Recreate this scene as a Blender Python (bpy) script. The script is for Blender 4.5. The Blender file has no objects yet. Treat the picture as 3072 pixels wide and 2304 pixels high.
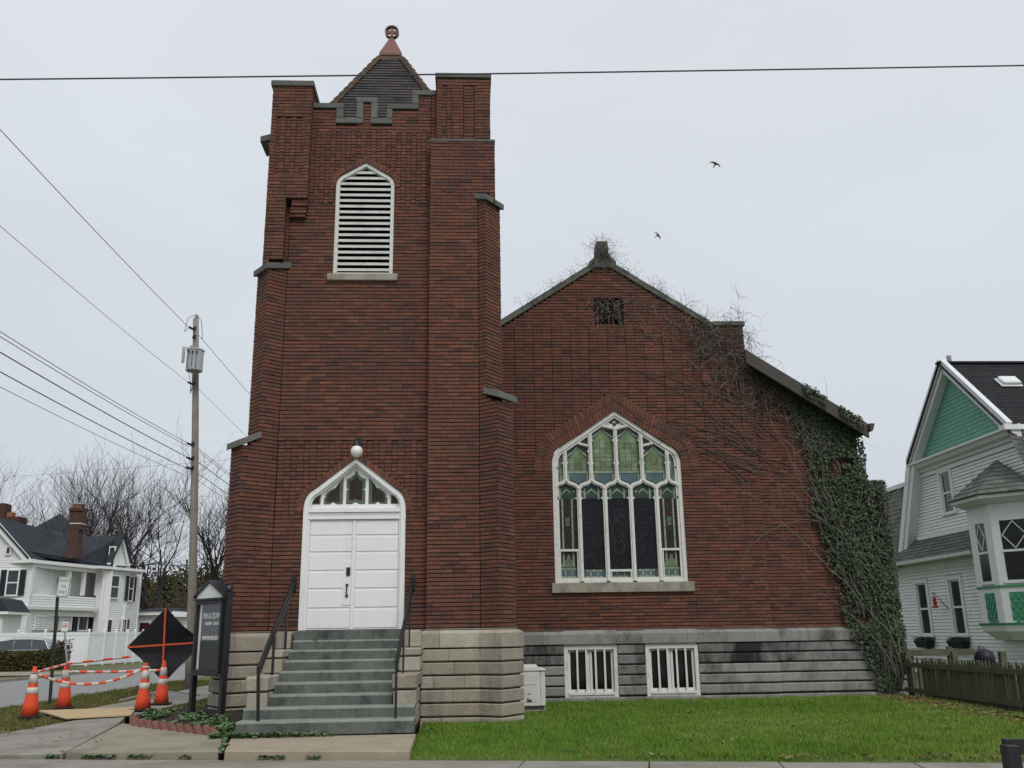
import bpy, bmesh, math, random
from mathutils import Vector, Matrix
from math import sin, cos, tan, pi, radians as R, sqrt, atan2, floor, ceil
rng = random.Random(7)
scene = bpy.context.scene
C = scene.collection
# ------------------------------------------------------------------ camera
F, CX, CY = 2740.0, 1536.0, 1152.0            # focal length and centre of a 3072 x 2304 frame
PITCH, ROLL, YAW = math.atan(750 / F), R(0.9), R(3.0)
CAM = Vector((0, 0, 1.37))
_fw = Vector((sin(YAW) * cos(PITCH), cos(YAW) * cos(PITCH), sin(PITCH)))
_r0 = Vector((cos(YAW), -sin(YAW), 0)); _u0 = _r0.cross(_fw)
_rt = _r0 * cos(ROLL) - _u0 * sin(ROLL); _up = _u0 * cos(ROLL) + _r0 * sin(ROLL)
cd = bpy.data.cameras.new('camera'); cam = bpy.data.objects.new('camera', cd); C.objects.link(cam)
cd.sensor_fit = 'HORIZONTAL'; cd.sensor_width = 36; cd.lens = 36 * F / 3072; cd.clip_start = .1; cd.clip_end = 3000
cam.matrix_world = Matrix(((_rt.x, _up.x, -_fw.x, CAM.x), (_rt.y, _up.y, -_fw.y, CAM.y), (_rt.z, _up.z, -_fw.z, CAM.z), (0, 0, 0, 1)))
scene.camera = cam
# ------------------------------------------------------------------ sky, sun, exposure (overcast)
SUN_EL, SUN_AZ = R(48), R(162)                # soft light from behind the camera, a little to the right
w = bpy.data.worlds.new('World'); scene.world = w; w.use_nodes = True
nt = w.node_tree; nt.nodes.clear()
def _n(t, **k):
    n = nt.nodes.new(t)
    for a, b in k.items(): setattr(n, a, b)
    return n
sky = _n('ShaderNodeTexSky', sky_type='NISHITA', sun_disc=False, sun_elevation=SUN_EL, sun_rotation=SUN_AZ, altitude=200, air_density=1, dust_density=4)
tc = _n('ShaderNodeTexCoord'); sx = _n('ShaderNodeSeparateXYZ')
mr = _n('ShaderNodeMapRange'); mr.inputs[1].default_value = -.05; mr.inputs[2].default_value = 1.0
rp = _n('ShaderNodeValToRGB')
rp.color_ramp.elements[0].color = (5.9, 6.35, 6.95, 1); rp.color_ramp.elements[1].color = (8.9, 9.3, 9.8, 1)
e = rp.color_ramp.elements.new(.42); e.color = (7.1, 7.55, 8.0, 1)
cn = _n('ShaderNodeTexNoise'); cn.inputs['Scale'].default_value = 1.6; cn.inputs['Detail'].default_value = 5
cm = _n('ShaderNodeMapping'); cm.inputs['Scale'].default_value = (1, 1, 2.6)
cr = _n('ShaderNodeMapRange'); cr.inputs[1].default_value = .3; cr.inputs[2].default_value = .7; cr.inputs[3].default_value = .94; cr.inputs[4].default_value = 1.05
ml = _n('ShaderNodeMixRGB', blend_type='MULTIPLY'); ml.inputs[0].default_value = 1
mx = _n('ShaderNodeMixRGB'); mx.inputs[0].default_value = .92
bg = _n('ShaderNodeBackground'); bg.inputs[1].default_value = .1
ow = _n('ShaderNodeOutputWorld'); L = nt.links.new
L(tc.outputs['Generated'], sx.inputs[0]); L(sx.outputs['Z'], mr.inputs[0]); L(mr.outputs[0], rp.inputs[0])
L(tc.outputs['Generated'], cm.inputs[0]); L(cm.outputs[0], cn.inputs['Vector']); L(cn.outputs[0], cr.inputs[0])
L(rp.outputs[0], ml.inputs[1]); L(cr.outputs[0], ml.inputs[2])
L(sky.outputs[0], mx.inputs[1]); L(ml.outputs[0], mx.inputs[2]); L(mx.outputs[0], bg.inputs[0]); L(bg.outputs[0], ow.inputs[0])
sd = bpy.data.lights.new('sun', 'SUN'); so = bpy.data.objects.new('sun', sd); C.objects.link(so)
sd.energy = 1.5; sd.angle = R(26); sd.color = (1, .97, .93)
_sv = Vector((sin(SUN_AZ) * cos(SUN_EL), cos(SUN_AZ) * cos(SUN_EL), sin(SUN_EL)))
so.rotation_euler = _sv.to_track_quat('Z', 'Y').to_euler()
vs = scene.view_settings; vs.view_transform = 'Standard'; vs.look = 'None'; vs.gamma = 1; vs.exposure = 0; vs.use_curve_mapping = False
scene.cycles.max_bounces = 6; scene.cycles.diffuse_bounces = 3; scene.cycles.transparent_max_bounces = 8
# ------------------------------------------------------------------ helpers
def ray(px, py): return _fw + _rt * ((px - CX) / F) - _up * ((py - CY) / F)
def at(px, py, Y): d = ray(px, py); return CAM + d * (Y / d.y)        # the point at distance Y
def gz(px, py, z): d = ray(px, py); return CAM + d * ((z - CAM.z) / d.z)
def ax(px, py, X): d = ray(px, py); return CAM + d * (X / d.x)
def tag(o, label=None, cat=None, group=None, kind=None):
    if label: o['label'] = label
    if cat: o['category'] = cat
    if group: o['group'] = group
    if kind: o['kind'] = kind
    return o
def empty(name, loc=(0, 0, 0), rz=0, parent=None):
    o = bpy.data.objects.new(name, None); C.objects.link(o); o.location = loc; o.rotation_euler = (0, 0, rz)
    o.empty_display_size = .1
    if parent: o.parent = parent
    return o
class MB:
    def __init__(s): s.v = []; s.f = []; s.r = []; s.m = []
    def face(s, pts, r=.5, m=0):
        n = len(s.v); s.v += [tuple(p) for p in pts]; s.f.append(tuple(range(n, n + len(pts)))); s.r.append(r); s.m.append(m)
    def poly(s, vs, fs, r=.5, m=0):
        n = len(s.v); s.v += [tuple(p) for p in vs]
        for f in fs: s.f.append(tuple(i + n for i in f)); s.r.append(r); s.m.append(m)
    def hexa(s, p, r=.5, m=0, skip=()):      # 8 corners: bottom 0-3 ccw, top 4-7
        fs = [(0, 3, 2, 1), (4, 5, 6, 7), (0, 1, 5, 4), (1, 2, 6, 5), (2, 3, 7, 6), (3, 0, 4, 7)]
        s.poly(p, [f for i, f in enumerate(fs) if i not in skip], r, m)
    def box(s, x0, x1, y0, y1, z0, z1, r=.5, m=0):
        s.hexa([(x0, y0, z0), (x1, y0, z0), (x1, y1, z0), (x0, y1, z0), (x0, y0, z1), (x1, y0, z1), (x1, y1, z1), (x0, y1, z1)], r, m)
    def obox(s, c, ux, uy, uz, hx, hy, hz, r=.5, m=0):   # oriented box, half sizes
        c, ux, uy, uz = Vector(c), Vector(ux), Vector(uy), Vector(uz)
        q = lambda a, b, d: c + ux * (a * hx) + uy * (b * hy) + uz * (d * hz)
        s.hexa([q(-1, -1, -1), q(1, -1, -1), q(1, 1, -1), q(-1, 1, -1), q(-1, -1, 1), q(1, -1, 1), q(1, 1, 1), q(-1, 1, 1)], r, m)
    def bar(s, a, b, wd, ht=None, r=.5, m=0, upv=(0, 0, 1)):  # rectangular bar from a to b
        a, b = Vector(a), Vector(b); d = b - a; l = d.length
        if l < 1e-6: return
        d /= l; u = Vector(upv); x = d.cross(u)
        if x.length < 1e-4: x = d.cross(Vector((1, 0, 0)))
        x.normalize(); y = x.cross(d)
        s.obox((a + b) / 2, x, d, y, wd / 2, l / 2, (ht or wd) / 2, r, m)
    def tube(s, pts, rad, n=6, r=.5, m=0, cap=True):
        pts = [Vector(p) for p in pts]; k = len(pts)
        rad = rad if isinstance(rad, (list, tuple)) else [rad] * k
        b = len(s.v); prev = None
        for i, p in enumerate(pts):
            d = (pts[min(i + 1, k - 1)] - pts[max(i - 1, 0)])
            if d.length < 1e-9: d = Vector((0, 0, 1))
            d.normalize()
            if prev is None:
                x = d.orthogonal().normalized()
            else:
                x = prev - d * prev.dot(d)
                if x.length < 1e-6: x = d.orthogonal()
                x.normalize()
            prev = x; y = d.cross(x)
            for j in range(n):
                t = 2 * pi * j / n; s.v.append(tuple(p + (x * cos(t) + y * sin(t)) * rad[i]))
        for i in range(k - 1):
            for j in range(n):
                a = b + i * n + j; c = b + i * n + (j + 1) % n
                s.f.append((a, c, c + n, a + n)); s.r.append(r); s.m.append(m)
        if cap and n > 2:
            s.f.append(tuple(b + j for j in reversed(range(n)))); s.r.append(r); s.m.append(m)
            s.f.append(tuple(b + (k - 1) * n + j for j in range(n))); s.r.append(r); s.m.append(m)
    def lathe(s, prof, cx, cy, n=16, r=.5, m=0, ax=None):
        b = len(s.v)
        for (rr, z) in prof:
            for j in range(n):
                t = 2 * pi * j / n; s.v.append((cx + rr * cos(t), cy + rr * sin(t), z))
        for i in range(len(prof) - 1):
            for j in range(n):
                a = b + i * n + j; c = b + i * n + (j + 1) % n
                s.f.append((a, c, c + n, a + n)); s.r.append(r); s.m.append(m)
        s.f.append(tuple(b + j for j in reversed(range(n)))); s.r.append(r); s.m.append(m)
        e_ = b + (len(prof) - 1) * n
        s.f.append(tuple(e_ + j for j in range(n))); s.r.append(r); s.m.append(m)
    def prism(s, pts2, f3, d, r=.5, m=0, back=True):
        """outline pts2 mapped by f3(u, v, depth) from depth 0 to depth d"""
        n = len(pts2); vs_ = [f3(u, v, 0) for u, v in pts2] + [f3(u, v, d) for u, v in pts2]
        fs = [tuple(range(n))] + ([tuple(reversed(range(n, 2 * n)))] if back else [])
        fs += [(i, i + n, (i + 1) % n + n, (i + 1) % n) for i in range(n)]
        s.poly(vs_, fs, r, m)
    def build(s, name, mats, parent=None, smooth=False, kind=None, fix=True, bevel=0):
        me = bpy.data.meshes.new(name); me.from_pydata(s.v, [], s.f)
        for m_ in (mats if isinstance(mats, (list, tuple)) else [mats]): me.materials.append(MAT[m_] if isinstance(m_, str) else m_)
        a = me.attributes.new('rnd', 'FLOAT', 'FACE'); a.data.foreach_set('value', s.r)
        if any(s.m): me.polygons.foreach_set('material_index', s.m)
        if fix and len(s.f) < 60000:
            b = bmesh.new(); b.from_mesh(me); bmesh.ops.recalc_face_normals(b, faces=b.faces)
            if bevel:
                bmesh.ops.remove_doubles(b, verts=b.verts, dist=1e-5)
                bmesh.ops.bevel(b, geom=[e_ for e_ in b.edges if e_.is_manifold and e_.calc_face_angle(0) > .4], offset=bevel, segments=1, affect='EDGES', profile=.6)
            b.to_mesh(me); b.free()
        if smooth: me.polygons.foreach_set('use_smooth', [True] * len(me.polygons))
        me.update()
        o = bpy.data.objects.new(name, me); C.objects.link(o)
        if parent: o.parent = parent
        if kind: o['kind'] = kind
        return o
def copy_tree(o, parent=None):
    c = o.copy(); C.objects.link(c); c.parent = parent
    for ch in list(o.children): copy_tree(ch, c)
    return c
def local(o):
    """re-seat a thing built in world coordinates: nothing to do when its Empty sits at the origin"""
    return o
# ------------------------------------------------------------------ materials
MAT = {}
def mat(name, col, rough=.85, var=.12, scale=6., bump=0., bscale=60., metal=0., spec=.3, ramp=None, dirt=None, attr=False, obj=False, streak=None, trans=0, emit=None, sss=0, coat=0):
    """col: base colour; ramp: colours spread over the per-piece 'rnd' value; dirt=(colour, amount, scale)"""
    m = bpy.data.materials.new(name); m.use_nodes = True; t = m.node_tree; t.nodes.clear()
    N = lambda ty: t.nodes.new(ty); K = t.links.new
    out = N('ShaderNodeOutputMaterial'); p = N('ShaderNodeBsdfPrincipled'); K(p.outputs[0], out.inputs[0])
    p.inputs['Roughness'].default_value = rough; p.inputs['Metallic'].default_value = metal
    p.inputs['Specular IOR Level'].default_value = spec
    if coat: p.inputs['Coat Weight'].default_value = coat; p.inputs['Coat Roughness'].default_value = .1
    if obj:
        tcn = N('ShaderNodeTexCoord'); pos = tcn.outputs['Object']
    else:
        ge = N('ShaderNodeNewGeometry'); pos = ge.outputs['Position']
    if ramp:
        at_ = N('ShaderNodeAttribute'); at_.attribute_name = 'rnd'
        cr_ = N('ShaderNodeValToRGB'); cr_.color_ramp.interpolation = 'LINEAR'
        els = cr_.color_ramp.elements
        for i, c in enumerate(ramp):
            q = i / (len(ramp) - 1)
            el = els[0] if i == 0 else (els[len(els) - 1] if i == len(ramp) - 1 else els.new(q))
            el.position = q; el.color = (*c, 1)
        K(at_.outputs['Fac'], cr_.inputs[0]); cur = cr_.outputs[0]
    else:
        rgb = N('ShaderNodeRGB'); rgb.outputs[0].default_value = (*col, 1); cur = rgb.outputs[0]
    if var:
        nz = N('ShaderNodeTexNoise'); nz.inputs['Scale'].default_value = scale; nz.inputs['Detail'].default_value = 8; nz.inputs['Roughness'].default_value = .65
        K(pos, nz.inputs['Vector'])
        mp = N('ShaderNodeMapRange'); mp.inputs[1].default_value = .25; mp.inputs[2].default_value = .75; mp.inputs[3].default_value = 1 - var; mp.inputs[4].default_value = 1 + var
        K(nz.outputs[0], mp.inputs[0])
        mu = N('ShaderNodeMixRGB'); mu.blend_type = 'MULTIPLY'; mu.inputs[0].default_value = 1
        K(cur, mu.inputs[1]); K(mp.outputs[0], mu.inputs[2]); cur = mu.outputs[0]
    for dd in ([dirt] if dirt and not isinstance(dirt[0][0], (tuple, list)) else (dirt or [])):
        dc, am, ds = dd[:3]; stretch = dd[3] if len(dd) > 3 else (1, 1, 1); lo, hi = dd[4:6] if len(dd) > 5 else (.48, .68)
        mpg = N('ShaderNodeMapping'); mpg.inputs['Scale'].default_value = stretch; K(pos, mpg.inputs[0])
        nd = N('ShaderNodeTexNoise'); nd.inputs['Scale'].default_value = ds; nd.inputs['Detail'].default_value = 9; nd.inputs['Roughness'].default_value = .7
        K(mpg.outputs[0], nd.inputs['Vector'])
        m2 = N('ShaderNodeMapRange'); m2.inputs[1].default_value = lo; m2.inputs[2].default_value = hi; m2.inputs[3].default_value = 0; m2.inputs[4].default_value = am
        K(nd.outputs[0], m2.inputs[0])
        mi = N('ShaderNodeMixRGB'); K(m2.outputs[0], mi.inputs[0]); K(cur, mi.inputs[1]); mi.inputs[2].default_value = (*dc, 1); cur = mi.outputs[0]
    K(cur, p.inputs['Base Color'])
    if bump:
        nb = N('ShaderNodeTexNoise'); nb.inputs['Scale'].default_value = bscale; nb.inputs['Detail'].default_value = 5; K(pos, nb.inputs['Vector'])
        bp = N('ShaderNodeBump'); bp.inputs['Strength'].default_value = bump; bp.inputs['Distance'].default_value = .02
        K(nb.outputs[0], bp.inputs['Height']); K(bp.outputs[0], p.inputs['Normal'])
    if trans: p.inputs['Transmission Weight'].default_value = trans
    if emit: p.inputs['Emission Color'].default_value = (*emit[0], 1); p.inputs['Emission Strength'].default_value = emit[1]
    MAT[name] = m; return m
BR = [(0.0748, 0.0432, 0.0378), (0.127, 0.0556, 0.0404), (0.1496, 0.0598, 0.0413), (0.174, 0.0656, 0.043), (0.1244, 0.0664, 0.049), (0.1844, 0.0714, 0.0447), (0.0957, 0.0539, 0.0439), (0.1566, 0.0689, 0.0473), (0.2053, 0.0822, 0.0507), (0.1061, 0.0573, 0.0464), (0.1653, 0.0631, 0.0421)]
mat('brick', (.14, .06, .04), .88, .22, 14, .5, 90, ramp=BR, dirt=[((.060, .042, .038), .5, .55, (1, 1, .8), .47, .75), ((.060, .045, .040), .5, 2.2, (1.6, 1.6, .16), .55, .72), ((.27, .20, .16), .32, 9, (1, 1, 1), .62, .8)])
mat('mortar', (.020, .014, .012), .95, .3, 8, .4, 80)
mat('limestone', (.34, .31, .25), .9, .2, 3.5, .7, 24, ramp=[(.31, .28, .225), (.38, .345, .28), (.32, .28, .22), (.41, .375, .305), (.28, .245, .195), (.36, .325, .26)],
    dirt=[((.12, .11, .095), .65, 2.2, (1, 1, .35), .52, .72), ((.09, .085, .07), .35, 14, (1, 1, 1), .55, .8)])
mat('greystone', (.24, .24, .22), .92, .18, 3, .35, 45, ramp=[(.20, .20, .19), (.25, .25, .235), (.28, .275, .25), (.23, .225, .20)],
    dirt=[((.028, .028, .030), .85, 1.1, (1, 1, .5), .47, .66), ((.35, .34, .31), .3, 5, (1, 1, .3), .58, .75)])
mat('capstone', (.15, .16, .14), .92, .25, 4, .4, 50, ramp=[(.115, .118, .106), (.16, .162, .146), (.14, .136, .12)], dirt=[((.05, .055, .045), .6, 4, (1, 1, 1), .5, .7), ((.24, .23, .19), .4, 3, (1, 1, 1), .55, .75)])
mat('sillstone', (.34, .31, .25), .9, .18, 4, .3, 50, dirt=((.13, .13, .12), .7, 3, (1, 1, .6), .45, .65))
mat('white_paint', (.78, .79, .77), .5, .04, 5, .05, 40, dirt=((.55, .55, .52), .35, 3, (1, 1, .4), .52, .75))
mat('old_white', (.66, .66, .62), .65, .07, 9, .15, 60, dirt=[((.30, .29, .26), .7, 7, (1, 1, 1), .56, .70), ((.10, .10, .095), .5, 22, (1, 1, 1), .64, .72)])
mat('louver_white', (.62, .62, .59), .7, .1, 9, .2, 60, dirt=[((.10, .11, .08), .8, 6, (.35, 1, 3.5), .60, .68), ((.33, .32, .29), .5, 3, (1, 1, 1), .5, .7)])
mat('dark', (.006, .006, .007), .9, 0)
mat('black_metal', (.012, .012, .014), .42, .15, 20, .1, 80, spec=.5)
mat('interior', (.012, .011, .012), .95, 0)

mat('stained_stone', (.20, .20, .19), .92, .2, 3, .35, 45, ramp=[(.17, .17, .165), (.21, .21, .20), (.24, .235, .22), (.19, .185, .17)],
    dirt=[((.016, .016, .018), .95, .9, (1, 1, .35), .45, .61), ((.33, .32, .29), .35, 5, (1, 1, .3), .6, .75)])
# ================================================================== CHURCH
church = empty('church', (-2.1, 17.3, 0)); tag(church, 'red brick church with square bell tower, gabled nave and pale stone base', 'church')
CH = empty  # alias kept short below
def cp(mb, name, m, parent=None, **k):
    """a part of the church: meshes are written in world coordinates, so undo the parent's offset"""
    o = mb.build(name, m, None, **k); o.parent = parent or church
    if (parent or church) is church: o.matrix_parent_inverse = Matrix.Translation((2.1, -17.3, 0))
    return o
PC, JT, ZB = .0745, .0165, 1.485       # course height, bed joint, first course
BRICKS = []; MORT = MB(); brr = random.Random(11)
def brick_face(P0, P1, z0, z1, holes=(), bond='run', top=None, L_=.245, proud=0., phase=0., depth=.12, inset=.006, mort=True):
    P0, P1 = Vector((P0[0], P0[1], 0)), Vector((P1[0], P1[1], 0)); d = P1 - P0; Ln = d.length; d /= Ln; n = Vector((d.y, -d.x, 0))
    Q = lambda u, z, dep: P0 + d * u - n * dep + Vector((0, 0, z))
    i0 = int(round((z0 - ZB) / PC)); i1 = int(round((z1 - ZB) / PC))
    for i in range(i0, i1):
        za = ZB + i * PC + JT; zb = ZB + (i + 1) * PC; zj = ZB + i * PC
        iv = [(inset, Ln - inset)]
        if top:
            uu = [k * Ln / 160 for k in range(161) if top(k * Ln / 160) >= zb]
            if not uu: continue
            iv = [(max(inset, uu[0]), min(Ln - inset, uu[-1]))]
        for h in holes:
            hs = [q for q in (h(zj + .001), h((zj + zb) / 2), h(zb - .001)) if q]
            if not hs: continue
            a, b = min(q[0] for q in hs), max(q[1] for q in hs); nv = []
            for (s, e_) in iv:
                if b <= s or a >= e_: nv.append((s, e_)); continue
                if a - s > .012: nv.append((s, a))
                if e_ - b > .012: nv.append((b, e_))
            iv = nv
        for (s, e_) in iv:
            if mort:
                m_ = .019
                MORT.poly([Q(s + .004, zj, m_), Q(e_ - .004, zj, m_), Q(e_ - .004, zb, m_), Q(s + .004, zb, m_), Q(s + .004, zj, depth), Q(e_ - .004, zj, depth), Q(e_ - .004, zb, depth), Q(s + .004, zb, depth)],
                          [(0, 1, 2, 3), (4, 0, 3, 7), (1, 5, 6, 2)])
            cuts = [s]
            if bond == 'run':
                u = floor((s - phase) / L_) * L_ + phase + (L_ / 2 if i % 2 else 0) - L_
                u += brr.uniform(-.02, .02)
                while u < e_ - .035:
                    if u > s + .035: cuts.append(u)
                    u += L_ * (.5 if brr.random() < .09 else 1) + brr.uniform(-.006, .006)
            else:
                u = ceil((s - phase) / L_) * L_ + phase
                while u < e_ - .02:
                    if u > s + .02: cuts.append(u)
                    u += L_
            cuts.append(e_)
            for k in range(len(cuts) - 1):
                a, b = cuts[k], cuts[k + 1]; g0 = 0 if k == 0 else .0022; g1 = 0 if k == len(cuts) - 2 else .0022
                pr = proud + brr.uniform(-.0035, .0035)
                if bond == 'header':
                    ci = int(floor(((a + b) / 2 - phase) / L_)); pr += .012 if ci % 2 else -.006; g0 = g1 = .0035
                if bond == 'stack':
                    ci = int(floor(((a + b) / 2 - phase) / L_)); pr += .006 if (ci // 2) % 2 else 0
                    if ci % 2 == 0: g0 = .006
                    else: g1 = .006
                zt = brr.uniform(-.0015, .0015)
                f = -pr; a += g0; b -= g1
                vs_ = [Q(a, za + zt, f), Q(b, za + zt, f), Q(b, zb + zt, f), Q(a, zb + zt, f), Q(a, za + zt, depth), Q(b, za + zt, depth), Q(b, zb + zt, depth), Q(a, zb + zt, depth)]
                BRICKS.append((vs_, brr.random(), n))
def arch(cx, hw, zs, du, dz, za, low=0):
    """Tudor arch: returns width function z -> (u0, u1) and outline points from left spring over the apex to right spring"""
    pts = []
    for k in range(7):
        t = k / 6; b = lambda p0, p1, p2: (1 - t) ** 2 * p0 + 2 * t * (1 - t) * p1 + t * t * p2
        pts.append((b(hw, hw, hw - du), b(zs, zs + dz * .75, zs + dz)))
    pts.append((0, za))
    def hwid(z):
        if z <= zs: return hw
        for (a, b) in zip(pts, pts[1:]):
            if a[1] <= z <= b[1]: return a[0] + (b[0] - a[0]) * (z - a[1]) / max(1e-6, b[1] - a[1])
        return None
    lo = ZB + (int((zs - ZB) / PC) - low) * PC + .0005     # the ring starts on a bed joint a little below the spring
    pts = [(hw, lo)] + pts
    out = [(cx - u, z) for u, z in pts] + [(cx + u, z) for u, z in reversed(pts[:-1])]
    return hwid, out
def offset_line(pts, d):
    """offset an open polyline outwards (left of travel when d > 0)"""
    o = []
    for i, p in enumerate(pts):
        a = pts[max(i - 1, 0)]; b = pts[min(i + 1, len(pts) - 1)]
        def nn(p, q):
            l = max(1e-9, sqrt((q[0] - p[0]) ** 2 + (q[1] - p[1]) ** 2)); return (-(q[1] - p[1]) / l, (q[0] - p[0]) / l)
        n1 = nn(a, p) if i > 0 else nn(p, b); n2 = nn(p, b) if i < len(pts) - 1 else nn(a, p)
        k = 1 + n1[0] * n2[0] + n1[1] * n2[1]
        o.append((p[0] + d * (n1[0] + n2[0]) / max(.3, k), p[1] + d * (n1[1] + n2[1]) / max(.3, k)))
    return o
def ring_bricks(pts, Y, r0, r1, step, proud=.012, depth=.12):
    """voussoirs standing round an arch, between offsets r0 and r1"""
    a_, b_ = offset_line(pts, r0), offset_line(pts, r1)
    mid = offset_line(pts, (r0 + r1) / 2); acc = [0]
    for p, q in zip(mid, mid[1:]): acc.append(acc[-1] + sqrt((q[0] - p[0]) ** 2 + (q[1] - p[1]) ** 2))
    tot = acc[-1]; half = len(pts) // 2; k0 = acc[half]
    def samp(L2, s):
        s = min(max(s, 0), tot)
        for i in range(len(acc) - 1):
            if acc[i] <= s <= acc[i + 1] + 1e-9:
                t = (s - acc[i]) / max(1e-9, acc[i + 1] - acc[i]); return (L2[i][0] + (L2[i + 1][0] - L2[i][0]) * t, L2[i][1] + (L2[i + 1][1] - L2[i][1]) * t)
        return L2[-1]
    for (s0, s1) in ((0, k0), (k0, tot)):
        n = max(1, int(round((s1 - s0) / step)))
        for i in range(n):
            u0 = s0 + (s1 - s0) * i / n + .004; u1 = s0 + (s1 - s0) * (i + 1) / n - .004
            f = Y - proud - brr.uniform(0, .004)
            q = [samp(a_, u0), samp(a_, u1), samp(b_, u1), samp(b_, u0)]
            vs_ = [Vector((x, f, z)) for x, z in q] + [Vector((x, Y + depth, z)) for x, z in q]
            BRICKS.append((vs_, brr.random() * .75 + .1, Vector((0, -1, 0))))
    o_ = [(p[0], p[1]) for p in offset_line(pts, r1 + .006)]
    MORT.poly([(x, Y + .016, z) for x, z in offset_line(pts, r0 + .004)] + [(x, Y + .016, z) for x, z in o_], [(i, i + 1, i + 1 + len(pts), i + len(pts)) for i in range(len(pts) - 1)])
# ---- plan of the tower
YF, YP, PT0 = 17.3, 17.08, 11.30
SA = R(52.6); DS = Vector((sin(SA), cos(SA))); DE = Vector((-cos(SA), sin(SA)))      # left buttress: side and end directions
DS2 = Vector((-sin(SA), cos(SA))); DE2 = Vector((cos(SA), sin(SA)))
BA = Vector((-3.58, YF)); BB = Vector((.257, YP)); BW = .5
XL, XR = -4.0, .61
def butt(A, ds, de, t, wd=BW): Rr = A - ds * t; return Rr, Rr + de * wd
L1R, L1O = butt(BA, DS, DE, .71); L2R, L2O = butt(BA, DS, DE, .40)
R1R, R1O = butt(BB, DS2, DE2, .425, .53); R2R, R2O = butt(BB, DS2, DE2, .176, .53)
def meet(P, d, X): t = (X - P.x) / d.x; return P + d * t
L1B, L2B = meet(L1O, DS, XL), meet(L2O, DS, XL); R1B, R2B = meet(R1O, DS2, XR), meet(R2O, DS2, XR)
# ---- openings
DCX, DHW = -2.092, .955
d_hw, d_pts = arch(DCX, DHW, 3.70, .19, .36, 4.645)
l_hw, l_pts = arch(-2.072, .60, 10.40, .13, .24, 10.92)
NCX = 3.497; YN, YA = 20.8, 20.9
n_hw, n_pts = arch(NCX, 1.505, 5.18, .25, .40, 6.415, 2)
def hole_fn(cx, hwf, pts, grow, z0, u_off, half=None):
    out = offset_line(pts, grow)
    mid = len(out) // 2; lft = out[:mid + 1]
    def f(z):
        if z < z0: return None
        zs = lft[0][1]
        if z <= zs: hw = cx - pts[0][0]
        else:
            hw = None
            for a, b in zip(lft, lft[1:]):
                if a[1] <= z <= b[1]: hw = cx - (a[0] + (b[0] - a[0]) * (z - a[1]) / max(1e-6, b[1] - a[1])); break
            if hw is None: return None
        return (cx - hw - u_off, cx + hw - u_off)
    return f
rect = lambda u0, u1, z0, z1: (lambda z: (u0, u1) if z0 <= z <= z1 else None)
# ---- tower front panel
PX0, PX1 = BA.x, -.725
dh = hole_fn(DCX, d_hw, d_pts, .075, 1.0, PX0); lh = hole_fn(-2.072, l_hw, l_pts, .075, 8.40, PX0)
sil = rect(-2.775 - PX0, -1.369 - PX0, 8.27, 8.41)
cren = []
Z_ = lambda z: z
cren.append(rect(-2.73 - PX0, -2.29 - PX0, 11.83, 12.6)); cren.append(rect(-1.98 - PX0, -1.55 - PX0, 11.83, 12.6))
cren.append(rect(-1.60 - PX0, -1.0 - PX0, 12.17, 12.8))
def par_top(u):
    x = u + PX0
    if x < -2.7: return 12.18
    if x < -1.6: return 12.33
    return 12.52 if x > -1.02 else 12.2
brick_face((PX0, YF), (PX1, YF), 1.485, 3.50, [dh])
brick_face((PX0, YF), (PX1, YF), 3.50, 4.99, [dh], 'header', L_=.119, phase=.02)
brick_face((PX0, YF), (PX1, YF), 4.99, 5.14, [dh], proud=.018)
brick_face((PX0, YF), (PX1, YF), 5.14, 9.98, [lh, sil])
brick_face((PX0, YF), (PX1, YF), 9.98, 11.62, [lh], 'header', L_=.105, phase=.03)
brick_face((PX0, YF), (PX1, YF), 11.62, 12.6, cren, top=par_top)
ring_bricks(d_pts, YF, .004, .12, .085); ring_bricks(l_pts, YF, .004, .12, .082)
brick_face((-3.66, YF), (PX0, YF), 8.5, 10.02); brick_face((PX1, YF), (-.59, YF), PT0, 12.52)
# ---- left buttress, corner strip and turret
T1 = lambda u: 4.83 - 0 * u
def lerp_top(z0, z1, L_): return lambda u: z0 + (z1 - z0) * u / L_
brick_face(L1B, L1O, 1.485, 4.84); brick_face(L1O, L1R, 1.485, 4.84)
brick_face(L1R, BA, 1.485, 5.3, top=lerp_top(4.80, 5.30, .71))
brick_face(L2B, L2O, 4.80, 8.42); brick_face(L2O, L2R, 4.80, 8.44)
brick_face(L2R, BA, 4.80, 8.56, top=lerp_top(8.44, 8.58, .40))
YS = YT = 17.09
TL0, TL1 = -4.035, -3.215
brick_face((TL0, YS), (-3.645, YS), 8.63, 10.0, phase=.05); brick_face((-3.645, YS), (-3.645, YF), 8.63, 10.0); brick_face((TL0, YS + .8), (TL0, YS), 8.5, 10.0)
brick_face((TL0, YT), (TL1, YT), 10.0, 10.48)
brick_face((TL0, YT), (TL1, YT), 10.48, 11.82, [rect(.085, .745, 0, 99)])
brick_face((TL0 + .085, YT + .03), (TL0 + .745, YT + .03), 10.48, 11.82, bond='header', L_=.11, phase=.0)
brick_face((TL0, YT), (TL1, YT), 11.82, 12.56)
brick_face((TL1, YT), (TL1, YF + .4), 10.0, 12.56); brick_face((TL0, YT + .9), (TL0, YT), 10.0, 12.56)
for k in range(3):                                       # corbels under the turret
    brick_face((-3.62 + .40 - .36 + .02 * k, YT + .05 + .05 * (2 - k) * .6), (TL1 - .02 * (2 - k), YT + .05 + .05 * (2 - k) * .6), 9.59 + k * PC * 1.6, 9.59 + (k + 1) * PC * 1.6, mort=True, depth=.2)
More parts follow.
